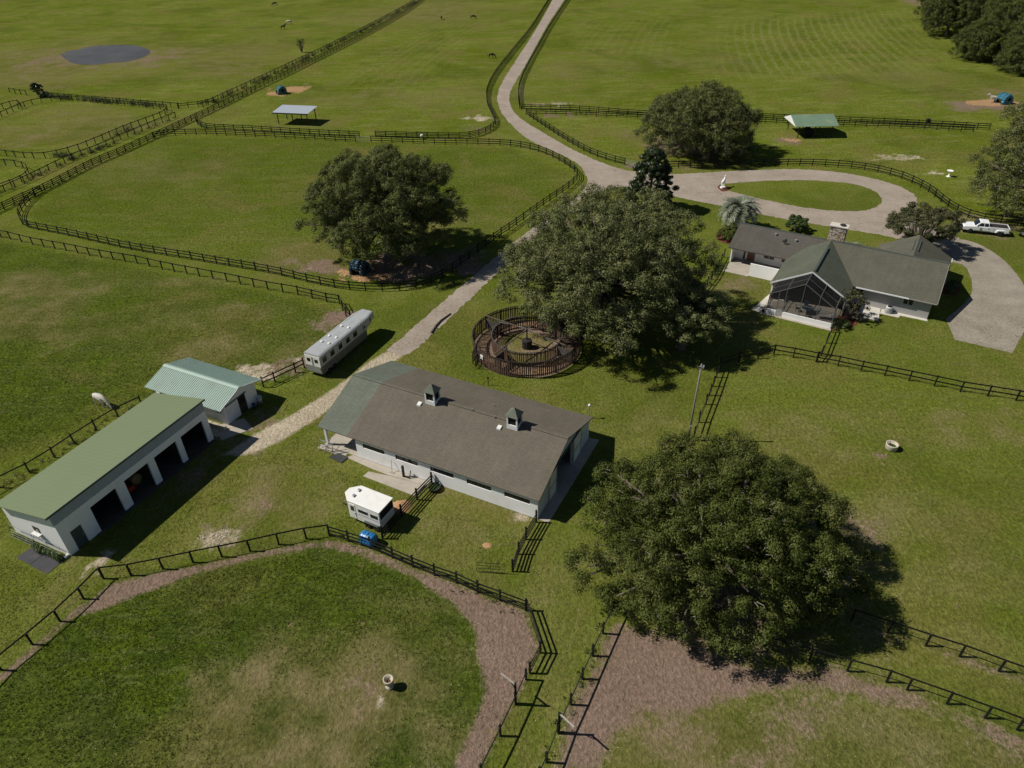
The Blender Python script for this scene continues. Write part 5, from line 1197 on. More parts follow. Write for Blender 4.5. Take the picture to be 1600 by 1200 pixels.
for sg in (-1, 1):
    yb, yt = Y(sg * .93), Y(sg * .75)
    def sp(x, z): k = (z - 1.2) / .66; return (x, yb + (yt - yb) * k + sg * .03, z)
    cabpane([sp(2.95, 1.3), sp(3.5, 1.3), sp(3.5, 1.74), sp(3.0, 1.74)]); cabpane([sp(3.6, 1.3), sp(4.45, 1.3), sp(4.02, 1.74), sp(3.6, 1.74)])
    MB().box(2.42, 4.7, Y(sg * .985) - .01, Y(sg * .985) + .01, .62, .68).build('door_trim', MATS['galvanised'], tk)
    for x in (2.75, 3.75): MB().box(x, x + .2, Y(sg * 1.0) - .02, Y(sg * 1.0) + .02, 1.02, 1.07).build('door_handle', MATS['pen_dark'], tk)
    MB().box(4.3, 4.45, Y(sg * 1.2) - .1, Y(sg * 1.2) + .1, 1.25, 1.5).build('mirror', MATS['pen_dark'], tk, bevel=.03)
    MB().box(2.1, 2.13, Y(sg * .985) - .008, Y(sg * .985) + .008, .55, 1.15).build('seam', MATS['pen_dark'], tk)
    f = MB(); f.prism([(.35, Y(sg * .95), .55), (.45, Y(sg * .95), .85), (.75, Y(sg * .95), 1.02), (1.45, Y(sg * .95), 1.02), (1.75, Y(sg * .95), .85), (1.85, Y(sg * .95), .55), (1.62, Y(sg * .95), .55), (1.5, Y(sg * .95), .8), (.7, Y(sg * .95), .8), (.58, Y(sg * .95), .55)], (0, sg * .2, 0)); f.build('wheel_arch', MATS['car_white'], tk, bevel=.03)
    for x in (1.1, 5.15): wheel(tk, x, Y(sg * (.98 if x < 2 else .86)), .4, .28, sg)
    MB().box(6.22, 6.31, Y(sg * .75) - .16, Y(sg * .75) + .16, .78, .98).build('headlight', MATS['chrome'], tk); MB().box(-.03, .02, Y(sg * .85) - .08, Y(sg * .85) + .08, .75, 1.1).build('tail_light', MATS['red_lens'], tk)
cabpane([(4.72, Y(-.82), 1.26), (4.72, Y(.82), 1.26), (4.13, Y(.68), 1.82), (4.13, Y(-.68), 1.82)], 'windscreen'); cabpane([(2.78, Y(-.8), 1.3), (2.78, Y(.8), 1.3), (2.83, Y(.68), 1.75), (2.83, Y(-.68), 1.75)], 'rear_window')
MB().box(.1, 2.7, Y(-.86), Y(.86), 1.165, 1.215).build('bed_liner', MATS['pen_dark'], tk)  # dark sheet below the rails imitates the shaded hollow of an open bed
m = MB(); m.box(.0, 2.76, Y(-.98), Y(-.86), 1.15, 1.3); m.box(.0, 2.76, Y(.86), Y(.98), 1.15, 1.3); m.box(0, .1, Y(-.82), Y(.82), 1.15, 1.28); m.build('bed_rail', MATS['car_white'], tk)
MB().box(-.18, .0, Y(-.9), Y(.9), .5, .68).build('rear_bumper', MATS['chrome'], tk); MB().box(6.25, 6.45, Y(-.92), Y(.92), .5, .72).build('front_bumper', MATS['chrome'], tk); MB().box(6.28, 6.33, Y(-.5), Y(.5), .72, 1.0).build('grille', MATS['pen_dark'], tk)
# rear corner of another vehicle at the right edge
ca = g(1596, 372)
c2 = thing('parked_cart', 'grey utility cart at the right edge by the pickup', 'cart', ca + Vector((1.0, .3, 0)), R(20))
MB().box(-.9, .9, -.6, .6, .45, .75).build('cargo_box', MATS['galvanised'], c2, bevel=.04); MB().box(-.3, .1, -.55, .55, .75, 1.2).build('seat', MATS['pen_dark'], c2, bevel=.04)
for x in (-.6, .6):
    for sg in (-1, 1): wheel(c2, x, sg * .62, .3, .2, sg)

# ------------------------------------------------------------------ horse walker
pen = thing('horse_walker', 'round horse walker with two slatted rings', 'horse walker', PEN, 0)
SLAT = {}
def ring(r_, h, n, board, gap0, gap1, name, zoff=0.12):
    w_ = 2 * math.pi * r_ / n * .62
    me = MB().box(-w_ / 2, w_ / 2, -.015, .015, zoff, h).mesh('slat', MATS['pen_board']); me2 = MB().box(-w_ / 2, w_ / 2, -.015, .015, zoff, h).mesh('slat', MATS['pen_slat'])
    rr = random.Random(n); arc = []
    for i in range(n):
        a = 2 * math.pi * i / n; dg = math.degrees(a)
        if gap0 < dg < gap1: continue
        dark = 178 < dg < 248 and name == 'outer_rail' and rr.random() < .8 or rr.random() < .04
        o = link('slat', me2, pen, (r_ * math.cos(a), r_ * math.sin(a), rr.uniform(-.02, .02)), a + math.pi / 2); o.rotation_euler = (rr.uniform(-.02, .02), rr.uniform(-.015, .015), a + math.pi / 2)
    N = 72
    for z in (.35, h - .25):
        m = MB()
        for i in range(N):
            a, b = 2 * math.pi * i / N, 2 * math.pi * (i + 1) / N; dg = math.degrees((a + b) / 2)
            if gap0 < dg < gap1: continue
            q = r_ - .045 if name == 'inner_rail' else r_ - .045
            m.bar((q * math.cos(a), q * math.sin(a), z), (q * math.cos(b), q * math.sin(b), z), .05, .12)
        m.build(name, MATS['pen_dark'], pen)
    m = MB()
    for i in range(N):
        a, b = 2 * math.pi * i / N, 2 * math.pi * (i + 1) / N; dg = math.degrees((a + b) / 2)
        if gap0 < dg < gap1: continue
        m.bar((r_ * math.cos(a), r_ * math.sin(a), h + .03), (r_ * math.cos(b), r_ * math.sin(b), h + .03), .11, .045)
    m.build('top_rail', MATS['pen_dark'] if name == 'outer_rail' else MATS['weathered_board'], pen)
    m = None
    for i in range(0, N, 6):
        a = 2 * math.pi * i / N
        MB().box(-.06, .06, -.06, .06, 0, h + .05).build('post', MATS['pen_dark'], pen, loc=((r_ - .13) * math.cos(a), (r_ - .13) * math.sin(a), 0), rz=a)
ring(6.45, 2.05, 168, 'pen_board', 200, 209, 'outer_rail'); ring(4.2, 1.9, 112, 'pen_board', 400, 401, 'inner_rail')
hub = MB().lathe([(.6, 0), (.6, 1.05), (.55, 1.1), (0, 1.12)], n=8).build('motor_housing', MATS['pen_dark'], pen)
MB().tube([(0, 0, 1.2), (0, 0, 2.7)], .09, 10).build('mast', MATS['pen_dark'], pen)
for k in range(4):
    a = R(-38 + 90 * k); c_, s_ = math.cos(a), math.sin(a)
    ar = MB().bar((0, 0, 2.5), (6.3 * c_, 6.3 * s_, 2.3), .09, .12).build('arm', MATS['wood_beam'], pen); MB().tube([(0, 0, 2.68), (4.4 * c_, 4.4 * s_, 2.05)], .02, 5).build('stay', MATS['galvanised'], ar)
    MB().hexa([(4.4 * c_ - .02 * s_, 4.4 * s_ + .02 * c_, .45), (6.3 * c_ - .02 * s_, 6.3 * s_ + .02 * c_, .45), (6.3 * c_ + .02 * s_, 6.3 * s_ - .02 * c_, .45), (4.4 * c_ + .02 * s_, 4.4 * s_ - .02 * c_, .45),
               (4.4 * c_ - .02 * s_, 4.4 * s_ + .02 * c_, 1.85), (6.3 * c_ - .02 * s_, 6.3 * s_ + .02 * c_, 1.85), (6.3 * c_ + .02 * s_, 6.3 * s_ - .02 * c_, 1.85), (4.4 * c_ + .02 * s_, 4.4 * s_ - .02 * c_, 1.85)]).build('divider_panel', MATS['weathered_board'], ar)
a = R(204.5); r0, r1 = 6.4, 8.0
MB().box(-.25, .25, -.05, .05, .9, 1.4).build('control_box', MATS['white_paint'], pen, loc=(6.55 * math.cos(R(216)), 6.55 * math.sin(R(216)), .1), rz=R(216) + math.pi / 2)
for k, q in enumerate((200.5, 208.5)):
    a = R(q); b0 = Vector((6.45 * math.cos(a), 6.45 * math.sin(a), 0)); b1 = b0 + Vector((-.35, -1.3, 0))
    for j in range(6):
        p = b0.lerp(b1, j / 5); MB().box(-.06, .06, -.015, .015, .12, 1.7).build('slat', MATS['pen_dark'], pen, loc=p, rz=math.atan2(-1.3, -.35))
    MB().bar((b0.x, b0.y, 1.72), (b1.x, b1.y, 1.72), .09, .05).bar((b0.x, b0.y, .4), (b1.x, b1.y, .4), .04, .1).build('entry_rail', MATS['pen_dark'], pen)
for i in range(26):
    a = R(100 + i * 6.0); MB().box(-.9, .9, -.05, .05, 0.004, .035).build('floor_batten', MATS['wood_beam'], pen, loc=(5.35 * math.cos(a), 5.35 * math.sin(a), 0), rz=a)
# ------------------------------------------------------------------ trees
def leaf_cloud(cl, n, size, seed, aspect=.5, tint=(0.15, 0.85), droop=0.0, up=.55, spread=1.0, jit=.8):
    """cl: (k,7) clump centres, radii (h,v), outward unit; returns coords, quads, tint"""
    rg = np.random.default_rng(seed); k = len(cl)
    w = cl[:, 3] ** 2; w = w / w.sum(); ci = rg.choice(k, n, p=w)
    c = cl[ci, :3]; rh = cl[ci, 3]; rv = cl[ci, 4]
    d = rg.normal(size=(n, 3)); d /= np.linalg.norm(d, axis=1)[:, None]
    rad = rg.random(n) ** .5 * spread
    off = d * rad[:, None] * np.stack([rh, rh, rv], 1)
    p = c + off
    od = off / (np.linalg.norm(off, axis=1)[:, None] + 1e-6)
    nrm = od * 1.15 + np.array([0, 0, up * .8]) + rg.normal(size=(n, 3)) * jit * .42
    nrm /= np.linalg.norm(nrm, axis=1)[:, None]
    t1 = np.cross(nrm, rg.normal(size=(n, 3))); t1 /= np.linalg.norm(t1, axis=1)[:, None] + 1e-9
    if droop: t1 = t1 * (1 - droop) + np.array([0, 0, -1]) * droop; t1 /= np.linalg.norm(t1, axis=1)[:, None]
    t2 = np.cross(nrm, t1); t2 /= np.linalg.norm(t2, axis=1)[:, None] + 1e-9
    s = size * rg.uniform(.55, 1.35, n)
    a = t1 * (s * .5)[:, None]; b = t2 * (s * .5 * aspect)[:, None]
    bend = nrm * (s * .12)[:, None]
    co = np.stack([p - a - bend, p + b, p + a - bend, p - b], 1).reshape(-1, 3)
    q = np.arange(n * 4).reshape(n, 4)
    ct = rg.normal(0, .17, k); mid = (tint[0] + tint[1]) / 2; wd = (tint[1] - tint[0]) / 2
    tt = np.clip(mid + ct[ci] + rg.normal(0, wd * .32, n), 0, 1)
    return co, q, np.repeat(tt, 4)

def crown_clumps(lobes, per_area, rmin, rmax, seed, zmin=0.5, under=-.35):
    rg = np.random.default_rng(seed); out = []
    for (c, rh, rv) in lobes:
        c = np.array(c); k = max(4, int(per_area * rh * (rh + rv)))
        d = rg.normal(size=(k * 2, 3)); d /= np.linalg.norm(d, axis=1)[:, None]
        d = d[d[:, 2] > under][:k]
        rad = rg.uniform(.72, 1.02, len(d))
        p = c + d * rad[:, None] * np.array([rh, rh, rv])
        r_ = rg.uniform(rmin, rmax, len(d))
        for i in range(len(d)):
            if p[i, 2] > zmin: out.append([*p[i], r_[i], r_[i] * rg.uniform(.5, .8), 0, 0])
    out = np.array(out)
    # drop clumps buried deep inside other lobes
    keep = np.ones(len(out), bool)
    for (c, rh, rv) in lobes:
        e = (out[:, :3] - np.array(c)) / np.array([rh, rh, rv]); keep &= (e ** 2).sum(1) > .30
    return out[keep]

def oak(name, label, x, y, r, top, seed, leaves=70000, nl=26, base=1.6, leaf='oak_leaf', size=.30, group='spreading oak trees', cat='tree', extra=(), trunk_r=.6, squash=1.0, moss=0, lobe=(.2, .34), clump=(.5, 1.0), dens=2.6, skew=(0, 0), gap=.0):
    rg = random.Random(seed); root = thing(name, label, cat, (x, y, 0), 0, group)
    lobes = []; zc0 = base + (top - base) * .34; N = int(nl * 1.7)
    for i in range(N):
        dz = 1 - 1.62 * (i + .5) / N; a = 2.39996 * i + rg.uniform(-.3, .3); ch = math.sqrt(max(0, 1 - dz * dz))
        if rg.random() < gap: continue
        lr = r * rg.uniform(*lobe); lv = lr * rg.uniform(.65, .9); k = rg.uniform(.80, 1.06)
        vz = (top - zc0 - lv * .6) if dz > 0 else (zc0 - base)
        p = ((r - lr * .8) * ch * k * math.cos(a) + skew[0] * ch, ((r - lr * .8) * ch * k * math.sin(a) + skew[1] * ch) * squash, max(base + lv * .3, zc0 + vz * (abs(dz) ** .8) * (1 if dz > 0 else -1) * k))
        lobes.append((p, lr, lv))
    for i in range(int(nl * .35)):          # inner boughs that close the crown
        a = rg.uniform(0, 6.283); q = r * rg.uniform(.1, .6); lr = r * lobe[1]
        lobes.append(((q * math.cos(a), q * math.sin(a), zc0 + (top - zc0) * rg.uniform(-.2, .5)), lr, lr * .7))
    for e in extra: lobes.append(e)
    cl = crown_clumps(lobes, dens, clump[0], clump[1], seed, zmin=base * .6)
    co, q, tt = leaf_cloud(cl, leaves, size, seed)
    link('crown', fast_mesh('crown', co, q, MATS[leaf], tt), root)
    m = MB(); th = base + (top - base) * .22
    m.tube([(0, 0, -.1), (0, 0, .3), (.1, .05, th * .6), (.15, .1, th)], [trunk_r * 1.5, trunk_r * 1.1, trunk_r, trunk_r * .9], 12)
    m.build('trunk', MATS['bark'], root, True)
    m = MB()
    for (c, lr, lv) in lobes:
        c = Vector(c); s = Vector((.12, .08, th * rg.uniform(.7, 1))); md = s.lerp(c, .5) + Vector((rg.uniform(-.6, .6), rg.uniform(-.6, .6), rg.uniform(-.3, .8)))
        m.tube([s, s.lerp(md, .5) + Vector((0, 0, .3)), md, c], [trunk_r * .42, trunk_r * .3, trunk_r * .2, .06], 6)
    m.build('limbs', MATS['bark'], root, True)
    m = MB(); pick = list(range(len(cl))); rg.shuffle(pick)
    for i in pick[:int(len(cl) * .3)]:
        p = Vector(cl[i, :3]); L = min(lobes, key=lambda l: (Vector(l[0]) - p).length); c = Vector(L[0])
        c = p + (c - p) * .45; e = c + (p - c) * rg.uniform(1.1, 1.5); md = c.lerp(p, .6) + Vector((rg.uniform(-.2, .2), rg.uniform(-.2, .2), rg.uniform(-.1, .2)))
        m.tube([c, md, e], [.03, .022, .008], 4, cap=False)
    tag(m.build('twigs', MATS['pale_bark'], root), kind='stuff')
    if moss:
        mc = cl[[i for i in pick if cl[i, 2] < base + (top - base) * .75][:int(moss * len(cl))]].copy()
        mc[:, 2] -= .5; mc[:, 4] = mc[:, 3] * 1.3; mc[:, 3] *= .55
        co, q, tt = leaf_cloud(mc, int(leaves * moss * .35), size * 1.5, seed + 5, aspect=.16, droop=.85, up=0)
        link('hanging_moss', fast_mesh('hanging_moss', co, q, MATS['moss'], tt), root)
    return root

def gy(px, py, Y):
    """the point on the sight line of a photo pixel at ground distance Y"""
    d = _M.T @ np.array([(px - 800) / FPX, (py - 600) / FPX, 1.0]); t_ = Y / d[1]
    return Vector((d[0] * t_, Y, CAM_H + d[2] * t_))
def rim(ox, oy, *q, zmin=2.0):
    out = []
    for px, py, Y, r_ in q:
        p = gy(px, py, Y); out.append(((p.x - ox, p.y - oy, max(zmin, p.z)), r_, r_ * .72))
    return out
oak('oak_tree', 'broad dark oak filling the front right paddock corner', 15.3, 37.4, 9.4, 10.2, 11, 280000, 46, 2.2, size=.165, trunk_r=.7, lobe=(.12, .22), clump=(.42, .8), dens=4.2,
    extra=rim(15.3, 37.4, (918, 885, 35.5, 1.6), (940, 800, 38, 1.8), (965, 742, 41, 1.6), (1060, 708, 43, 1.8), (1150, 704, 44, 1.7), (1228, 742, 42, 1.6), (1290, 795, 40, 1.8), (1328, 862, 37.5, 1.5), (1320, 930, 35, 1.6), (1270, 985, 33, 1.7), (1185, 1000, 31.5, 1.4), (1090, 985, 31.5, 1.7), (1020, 962, 32, 1.6), (962, 932, 33.5, 1.5), (1350, 895, 37, .9), (905, 905, 35, .9)))
oak('oak_tree', 'huge oak spreading over the horse walker', 11.2, 77.2, 11.5, 15.6, 23, 250000, 46, 3.0, leaf='oak_leaf_grey', size=.205, trunk_r=.8, lobe=(.13, .23), clump=(.5, .95), dens=3.4, moss=.1,
    extra=rim(11.2, 77.2, (802, 455, 76, 2.2), (816, 400, 78, 2.2), (852, 352, 80, 2.4), (900, 322, 82, 2.1), (960, 312, 84, 2.2), (1020, 316, 84, 2.2), (1068, 350, 81, 2.2), (1098, 396, 78, 2.1), (1082, 438, 75, 2.1), (880, 490, 69, 2.5), (925, 510, 67, 2.6), (975, 500, 68, 2.6), (966, 536, 64.5, 1.8), (845, 480, 71, 2.2), (1015, 478, 70, 2.4), (920, 300, 83, 1.4), (1110, 420, 77, 1.4)))
oak('oak_tree', 'lower spreading oak between the horse walker oak and the house', 20.2, 71.0, 5.2, 8.0, 31, 50000, 14, 2.6, leaf='oak_leaf_grey', size=.20, trunk_r=.4, lobe=(.2, .34), clump=(.4, .8), dens=4, gap=.35, moss=.06)
oak('oak_tree', 'large rounded oak shading the left paddock fence', -18.0, 98.2, 10.4, 15.4, 47, 210000, 42, 2.6, leaf='oak_leaf_mid', size=.225, trunk_r=.8, lobe=(.13, .25), clump=(.5, 1.0), dens=3.3,
    extra=rim(-18.0, 98.2, (478, 352, 97, 1.5), (500, 303, 99, 2.0), (540, 262, 101, 2.1), (600, 244, 103, 2.3), (652, 268, 101, 1.9), (690, 270, 99, 1.7), (706, 312, 98, 2.0), (710, 340, 96, 1.9), (688, 375, 93, 1.8), (640, 392, 91, 2.0), (570, 392, 91, 2.0), (515, 376, 93, 1.8), (480, 330, 98, 1.1)))
oak('oak_tree', 'moss hung oak behind the dark magnolia', 37.9, 143.5, 11.2, 12.6, 59, 120000, 26, 0.6, leaf='oak_leaf_mid', size=.27, trunk_r=.7, lobe=(.22, .34), clump=(.6, 1.2), dens=2.3, moss=.45, gap=.12)
oak('oak_tree', 'tall oak cut off by the right edge above the pickup', 83.0, 107.0, 10.2, 20.0, 71, 130000, 30, 0.8, leaf='oak_leaf_mid', size=.24, trunk_r=.7, lobe=(.2, .32), clump=(.55, 1.1), dens=2.5, moss=.25)

# dark magnolia: a cone of big glossy leaves
def cone_tree(name, label, x, y, r, h, seed, leaves, leaf, size, base=.8, group=None):
    rg = random.Random(seed); root = thing(name, label, 'tree', (x, y, 0), 0, group); cl = []
    n = 240
    for i in range(n):
        z = base + (h - base) * (rg.random() ** .85); f = 1 - (z - base) / (h - base); rr = r * (f ** .5) * rg.uniform(.66, 1.06) * (1 + .16 * math.sin(3 * rg.uniform(0, 6.28))) + .1; a = rg.uniform(0, 6.283)
        cr = rg.uniform(.4, .75); cl.append([rr * math.cos(a), rr * math.sin(a), z, cr, cr * .7, 0, 0])
    cl = np.array(cl); co, q, tt = leaf_cloud(cl, leaves, size, seed, aspect=.45)
    link('crown', fast_mesh('crown', co, q, MATS[leaf], tt), root)
    m = MB(); m.tube([(0, 0, -.1), (0, 0, h * .5), (0, 0, h * .93)], [.28, .2, .04], 8); m.build('trunk', MATS['bark'], root, True)
    m = MB()
    for c in cl[::2]: m.tube([(0, 0, max(.4, c[2] - .8)), tuple(c[:3])], [.05, .02], 4, cap=False)
    m.build('limbs', MATS['bark'], root)
    return root
cone_tree('magnolia_tree', 'dark glossy magnolia standing beside the drive junction', 23.6, 114.0, 4.1, 10.2, 5, 40000, 'magnolia_leaf', .32)

def bush(name, label, x, y, r, h, seed, leaves, leaf, size, cat='shrub', group='garden shrubs', nl=9, z0=0.0, twig='bark', dens=9, clump=(.22, .45)):
    rg = random.Random(seed); root = thing(name, label, cat, (x, y, 0), 0, group); lobes = []
    for i in range(nl):
        a = 2.4 * i; f = math.sqrt(i / nl); lr = r * rg.uniform(.4, .55); lobes.append(((r * .6 * f * math.cos(a), r * .6 * f * math.sin(a), z0 + (h - z0) * rg.uniform(.4, .66)), lr, (h - z0) * rg.uniform(.3, .42)))
    cl = crown_clumps(lobes, dens, clump[0], clump[1], seed, zmin=.1)
    co, q, tt = leaf_cloud(cl, leaves, size, seed); link('crown', fast_mesh('crown', co, q, MATS[leaf], tt), root)
    m = MB()
    for c in cl[::2]:
        p = Vector(c[:3]); m.tube([(rg.uniform(-.1, .1), rg.uniform(-.1, .1), 0), p * .55 + Vector((0, 0, .1)), p * 1.04], [.04 + .01 * r, .025, .01], 4, cap=False)
    m.build('stems', MATS[twig], root)
    return root
bush('ligustrum_tree', 'small grey green tree beside the garage wing and pickup', 60.6, 97.2, 4.7, 6.3, 8, 42000, 'ligustrum_leaf', .22, cat='tree', group='small garden trees', nl=15, z0=.6, dens=3.2, clump=(.4, .8))
bush('round_shrub', 'rounded bright green shrub behind the left wing of the house', 45.1, 104.2, 2.0, 2.3, 9, 16000, 'shrub_leaf', .17)
p = g(1138, 374); bush('round_shrub', 'dark shrub under the palm at the house corner', p.x, p.y, 1.9, 2.0, 10, 14000, 'oak_leaf', .16)
p = hpt(-9.0, -4.3); bush('crape_myrtle', 'thin leggy tree in the bed beside the screened porch', p.x, p.y, 2.3, 4.0, 12, 2600, 'ligustrum_leaf', .17, cat='tree', group='small garden trees', nl=9, z0=1.0, dens=3)
p = hpt(-8.0, -3.6); bush('low_shrub', 'low grey shrub along the pale walk of the house', p.x, p.y, 1.2, .9, 13, 2600, 'moss', .13)
p = hpt(-9.2, -6.9); bush('low_shrub', 'dark low shrub at the porch corner', p.x, p.y, 1.1, 1.0, 14, 2500, 'shrub_leaf', .13)
p = hpt(1.6, 11.4); bush('low_shrub', 'clipped shrub at the right end of the house', p.x, p.y, .8, 1.1, 15, 2000, 'shrub_leaf', .13)
p = hpt(1.4, 9.6); bush('low_shrub', 'smaller clipped shrub in the shade at the house end', p.x, p.y, .7, 1.0, 16, 1600, 'shrub_leaf', .13)
for i, (px_, py_, r_, h_, lab) in enumerate(((62, 150, 1.6, 3.6, 'dark bushy sapling on the pond meadow fence'), (70, 152, 1.4, 1.3, 'low dark bush beside the fence sapling'))):
    p = g(px_, py_); bush('fence_bush', lab, p.x, p.y, r_, h_, 20 + i, 2200, 'magnolia_leaf', .3, group='bushes on the meadow fences')
p = g(472, 82); bush('fence_bush', 'thin sapling beside the upper diagonal fence', p.x, p.y, 1.4, 4.5, 26, 420, 'weed_leaf', .3, group='bushes on the meadow fences')
# weeds in the fence lines
rgw = random.Random(77); cl = []
def weeds(px, n, rmin, rmax, off=0):
    pts = resample(smooth_line(gl(px), 1.0), .5)
    for i in range(n):
        p = rgw.choice(pts); r_ = rgw.uniform(rmin, rmax); cl.append([p.x + rgw.uniform(-.7, .7), p.y + rgw.uniform(-.7, .7), r_ * .45, r_, r_ * .7, 0, 0])
weeds([(330, 163), (400, 130), (500, 82), (600, 31), (650, 4)], 190, .5, 1.35)
weeds([(75, 152), (118, 156), (180, 161), (250, 167)], 70, .5, 1.3)
weeds([(0, 304), (110, 252), (190, 219), (275, 184)], 60, .3, .8)
weeds([(110, 250), (140, 240), (170, 228)], 22, .5, .95)
weeds([(82, 246), (112, 243)], 12, .5, 1.2); weeds([(180, 212), (200, 203)], 6, .6, 1.2); weeds([(315, 163), (345, 158)], 12, .5, 1.2)
weeds([(0, 331), (75, 296), (140, 262), (245, 215), (307, 186), (400, 141)], 110, .2, .5)
weeds([(815, 172), (1000, 181), (1200, 187), (1545, 203)], 60, .2, .4)
weeds([(222, 634), (185, 651), (151, 672), (86, 715), (0, 762)], 60, .15, .4)
weeds([(957, 960), (926, 1027), (892, 1103), (854, 1193)], 50, .1, .28)
weeds([(714, 913), (747, 928), (782, 941), (822, 956)], 25, .1, .3)
co, q, tt = leaf_cloud(np.array(cl), 42000, .22, 3, aspect=.3, droop=.2)
o = link('fence_weeds', fast_mesh('fence_weeds', co, q, MATS['weed_leaf'], tt)); tag(o, 'rank weeds growing along the fence lines', kind='stuff')
# vines on the shed end wall
cl = np.array([[*spt(-.45 - random.Random(i).uniform(0, .35), .3 + i * .11, .0)[:2], .2 + .25 * math.sin(i * .7) ** 2, .3, .35, 0, 0] for i in range(30)] + [[*spt(-.35, 4.0 + i * .25, 0)[:2], .15, .22, .25, 0, 0] for i in range(11)])
vn = thing('climbing_vine', 'green vine tangled in the gates at the shed end wall', 'vine', spt(-.4, .3)); cl[:, 0] -= spt(-.4, .3).x; cl[:, 1] -= spt(-.4, .3).y
co, q, tt = leaf_cloud(cl, 3600, .12, 9, aspect=.6); link('leaves', fast_mesh('leaves', co, q, MATS['shrub_leaf'], tt), vn)
m = MB()
for i in range(10): m.tube([tuple(cl[i * 3, :3] * np.array([1, 1, 0])), tuple(cl[i * 3, :3] + np.array([0, 0, .3]))], .012, 4)
m.build('stems', MATS['bark'], vn)

# forest edge at the upper right: individual trees
forest = [(149, 262, 10, 15, 0), (157, 240, 11, 16, 1), (139, 224, 8, 11, 0), (152, 216, 10, 14, 1), (142, 206, 8, 10, 1), (160, 222, 13, 17, 0), (152, 203, 9, 10, 0), (166, 205, 11, 13, 1), (165, 245, 12, 18, 0), (168, 272, 12, 17, 1), (175, 262, 12, 18, 0), (164, 292, 11, 16, 0), (172, 290, 13, 18, 1), (190, 280, 12, 18, 0), (182, 235, 12, 18, 1), (182, 315, 12, 17, 0), (190, 320, 13, 18, 1), (205, 300, 12, 18, 0), (150, 196, 7, 8, 1)]
wood_lab = ['leftmost tall oak at the far end of the forest edge', 'oak behind the stepped out clump of the forest edge', 'low spreading oak stepping out into the mown field', 'mossy oak in the middle of the forest edge', 'drooping oak casting shade on the field edge', 'dense oak behind the middle of the forest edge',
            'low oak nearest the blue hay feeder', 'bushy oak above the blue hay feeder', 'tall oak deep in the forest corner', 'mossy oak on the upper forest edge', 'tall oak rising in the forest interior', 'dark oak at the top of the picture left of the forest',
            'oak at the top of the picture inside the forest', 'oak near the top right corner of the picture', 'oak at the right edge in the forest', 'far oak at the upper picture edge', 'far mossy oak at the upper picture edge', 'oak filling the top right corner', 'small young oak at the tip of the forest edge']
protoA = oak('forest_oak', wood_lab[0], forest[0][0], forest[0][1], 10, 14, 91, 70000, 24, .4, size=.35, trunk_r=.5, lobe=(.22, .34), clump=(.7, 1.3), dens=2.0, moss=.35, group='oaks of the forest edge')
protoB = oak('forest_oak', wood_lab[1], forest[1][0], forest[1][1], 10, 14, 97, 70000, 22, .4, leaf='oak_leaf', size=.35, trunk_r=.5, lobe=(.22, .36), clump=(.7, 1.3), dens=2.0, moss=.5, group='oaks of the forest edge')
for i, (x, y, r_, h_, k) in enumerate(forest):
    o = protoA if i == 0 else protoB if i == 1 else copy_tree(protoB if k else protoA)
    o.location = (x, y, 0); o.scale = (r_ / 10, r_ / 10, h_ / 14); o.rotation_euler = (0, 0, i * 2.1); o['label'] = wood_lab[i]
# far woods beyond the picture's top right, so the forest goes on
# palm: arching grey green fronds
def frond_mesh(L, seed):
    rg = random.Random(seed); m = MB(); n = 26; spine = []
    for i in range(n + 1):
        u = i / n; spine.append(Vector((L * (u - .22 * u ** 3), 0, L * (.42 * u - .95 * u ** 2.2))))
    v, f, tt = [], [], []
    m.tube(spine, [.035 * (1 - i / n) + .008 for i in range(n + 1)], 4, cap=False); tt = [.5] * len(m.v)
    for i in range(3, n):
        c = spine[i]; d = (spine[i + 1] - spine[i - 1]).normalized(); ll = .62 * L * .42 * math.sin(math.pi * min(1, (i / n) * .85 + .12)) + .1
        for s in (-1, 1):
            side = Vector((0, s, 0)); e = c + side * ll * .75 + d * ll * .5 + Vector((0, 0, ll * (.35 - .5 * rg.random()))); w = d * .085
            b = len(m.v); m.v += [tuple(c - w), tuple(c + w), tuple(e + w * .3), tuple(e - w * .3)]; m.f.append((b, b + 1, b + 2, b + 3)); m.m.append(0); tt += [rg.uniform(.3, 1)] * 4
    me = m.mesh('frond', MATS['palm_leaf']); a = me.attributes.new('tint', 'FLOAT', 'POINT'); a.data.foreach_set('value', tt); return me
pm = thing('pindo_palm', 'grey green feather palm at the left corner of the house', 'palm', (36.0, 105.4, 0), 0)
MB().tube([(0, 0, -.1), (.03, 0, 1.4), (0, .03, 2.9)], [.34, .28, .26], 12).build('trunk', MATS['palm_bark'], pm, True)
fm = [frond_mesh(3.7, i) for i in range(3)]; rg = random.Random(2)
for i in range(60):
    o = link('frond', fm[i % 3], pm, (0, 0, 2.9)); el = R(-78 + 96 * ((i % 29) / 28)); o.rotation_euler = (rg.uniform(-.15, .15), el * .75 - .1, i * 2.39996)
yp = thing('young_palm', 'tuft of young palm leaves in the bed behind the chimney', 'plant', hpt(-13.6, 15.8, .05), 0, 'young palms behind the chimney')
for i in range(9): o = link('frond', fm[i % 3], yp, (0, 0, .4)); o.scale = (.55, .55, .55); o.rotation_euler = (0, R(-60 + 7 * i), i * 2.4)
MB().tube([(0, 0, 0), (0, 0, .5)], .1, 8).build('trunk', MATS['palm_bark'], yp)
yp2 = copy_tree(yp); yp2.location = hpt(-12.4, 16.4, .05); yp2['label'] = 'second tuft of young palm leaves, nearer the garden path'
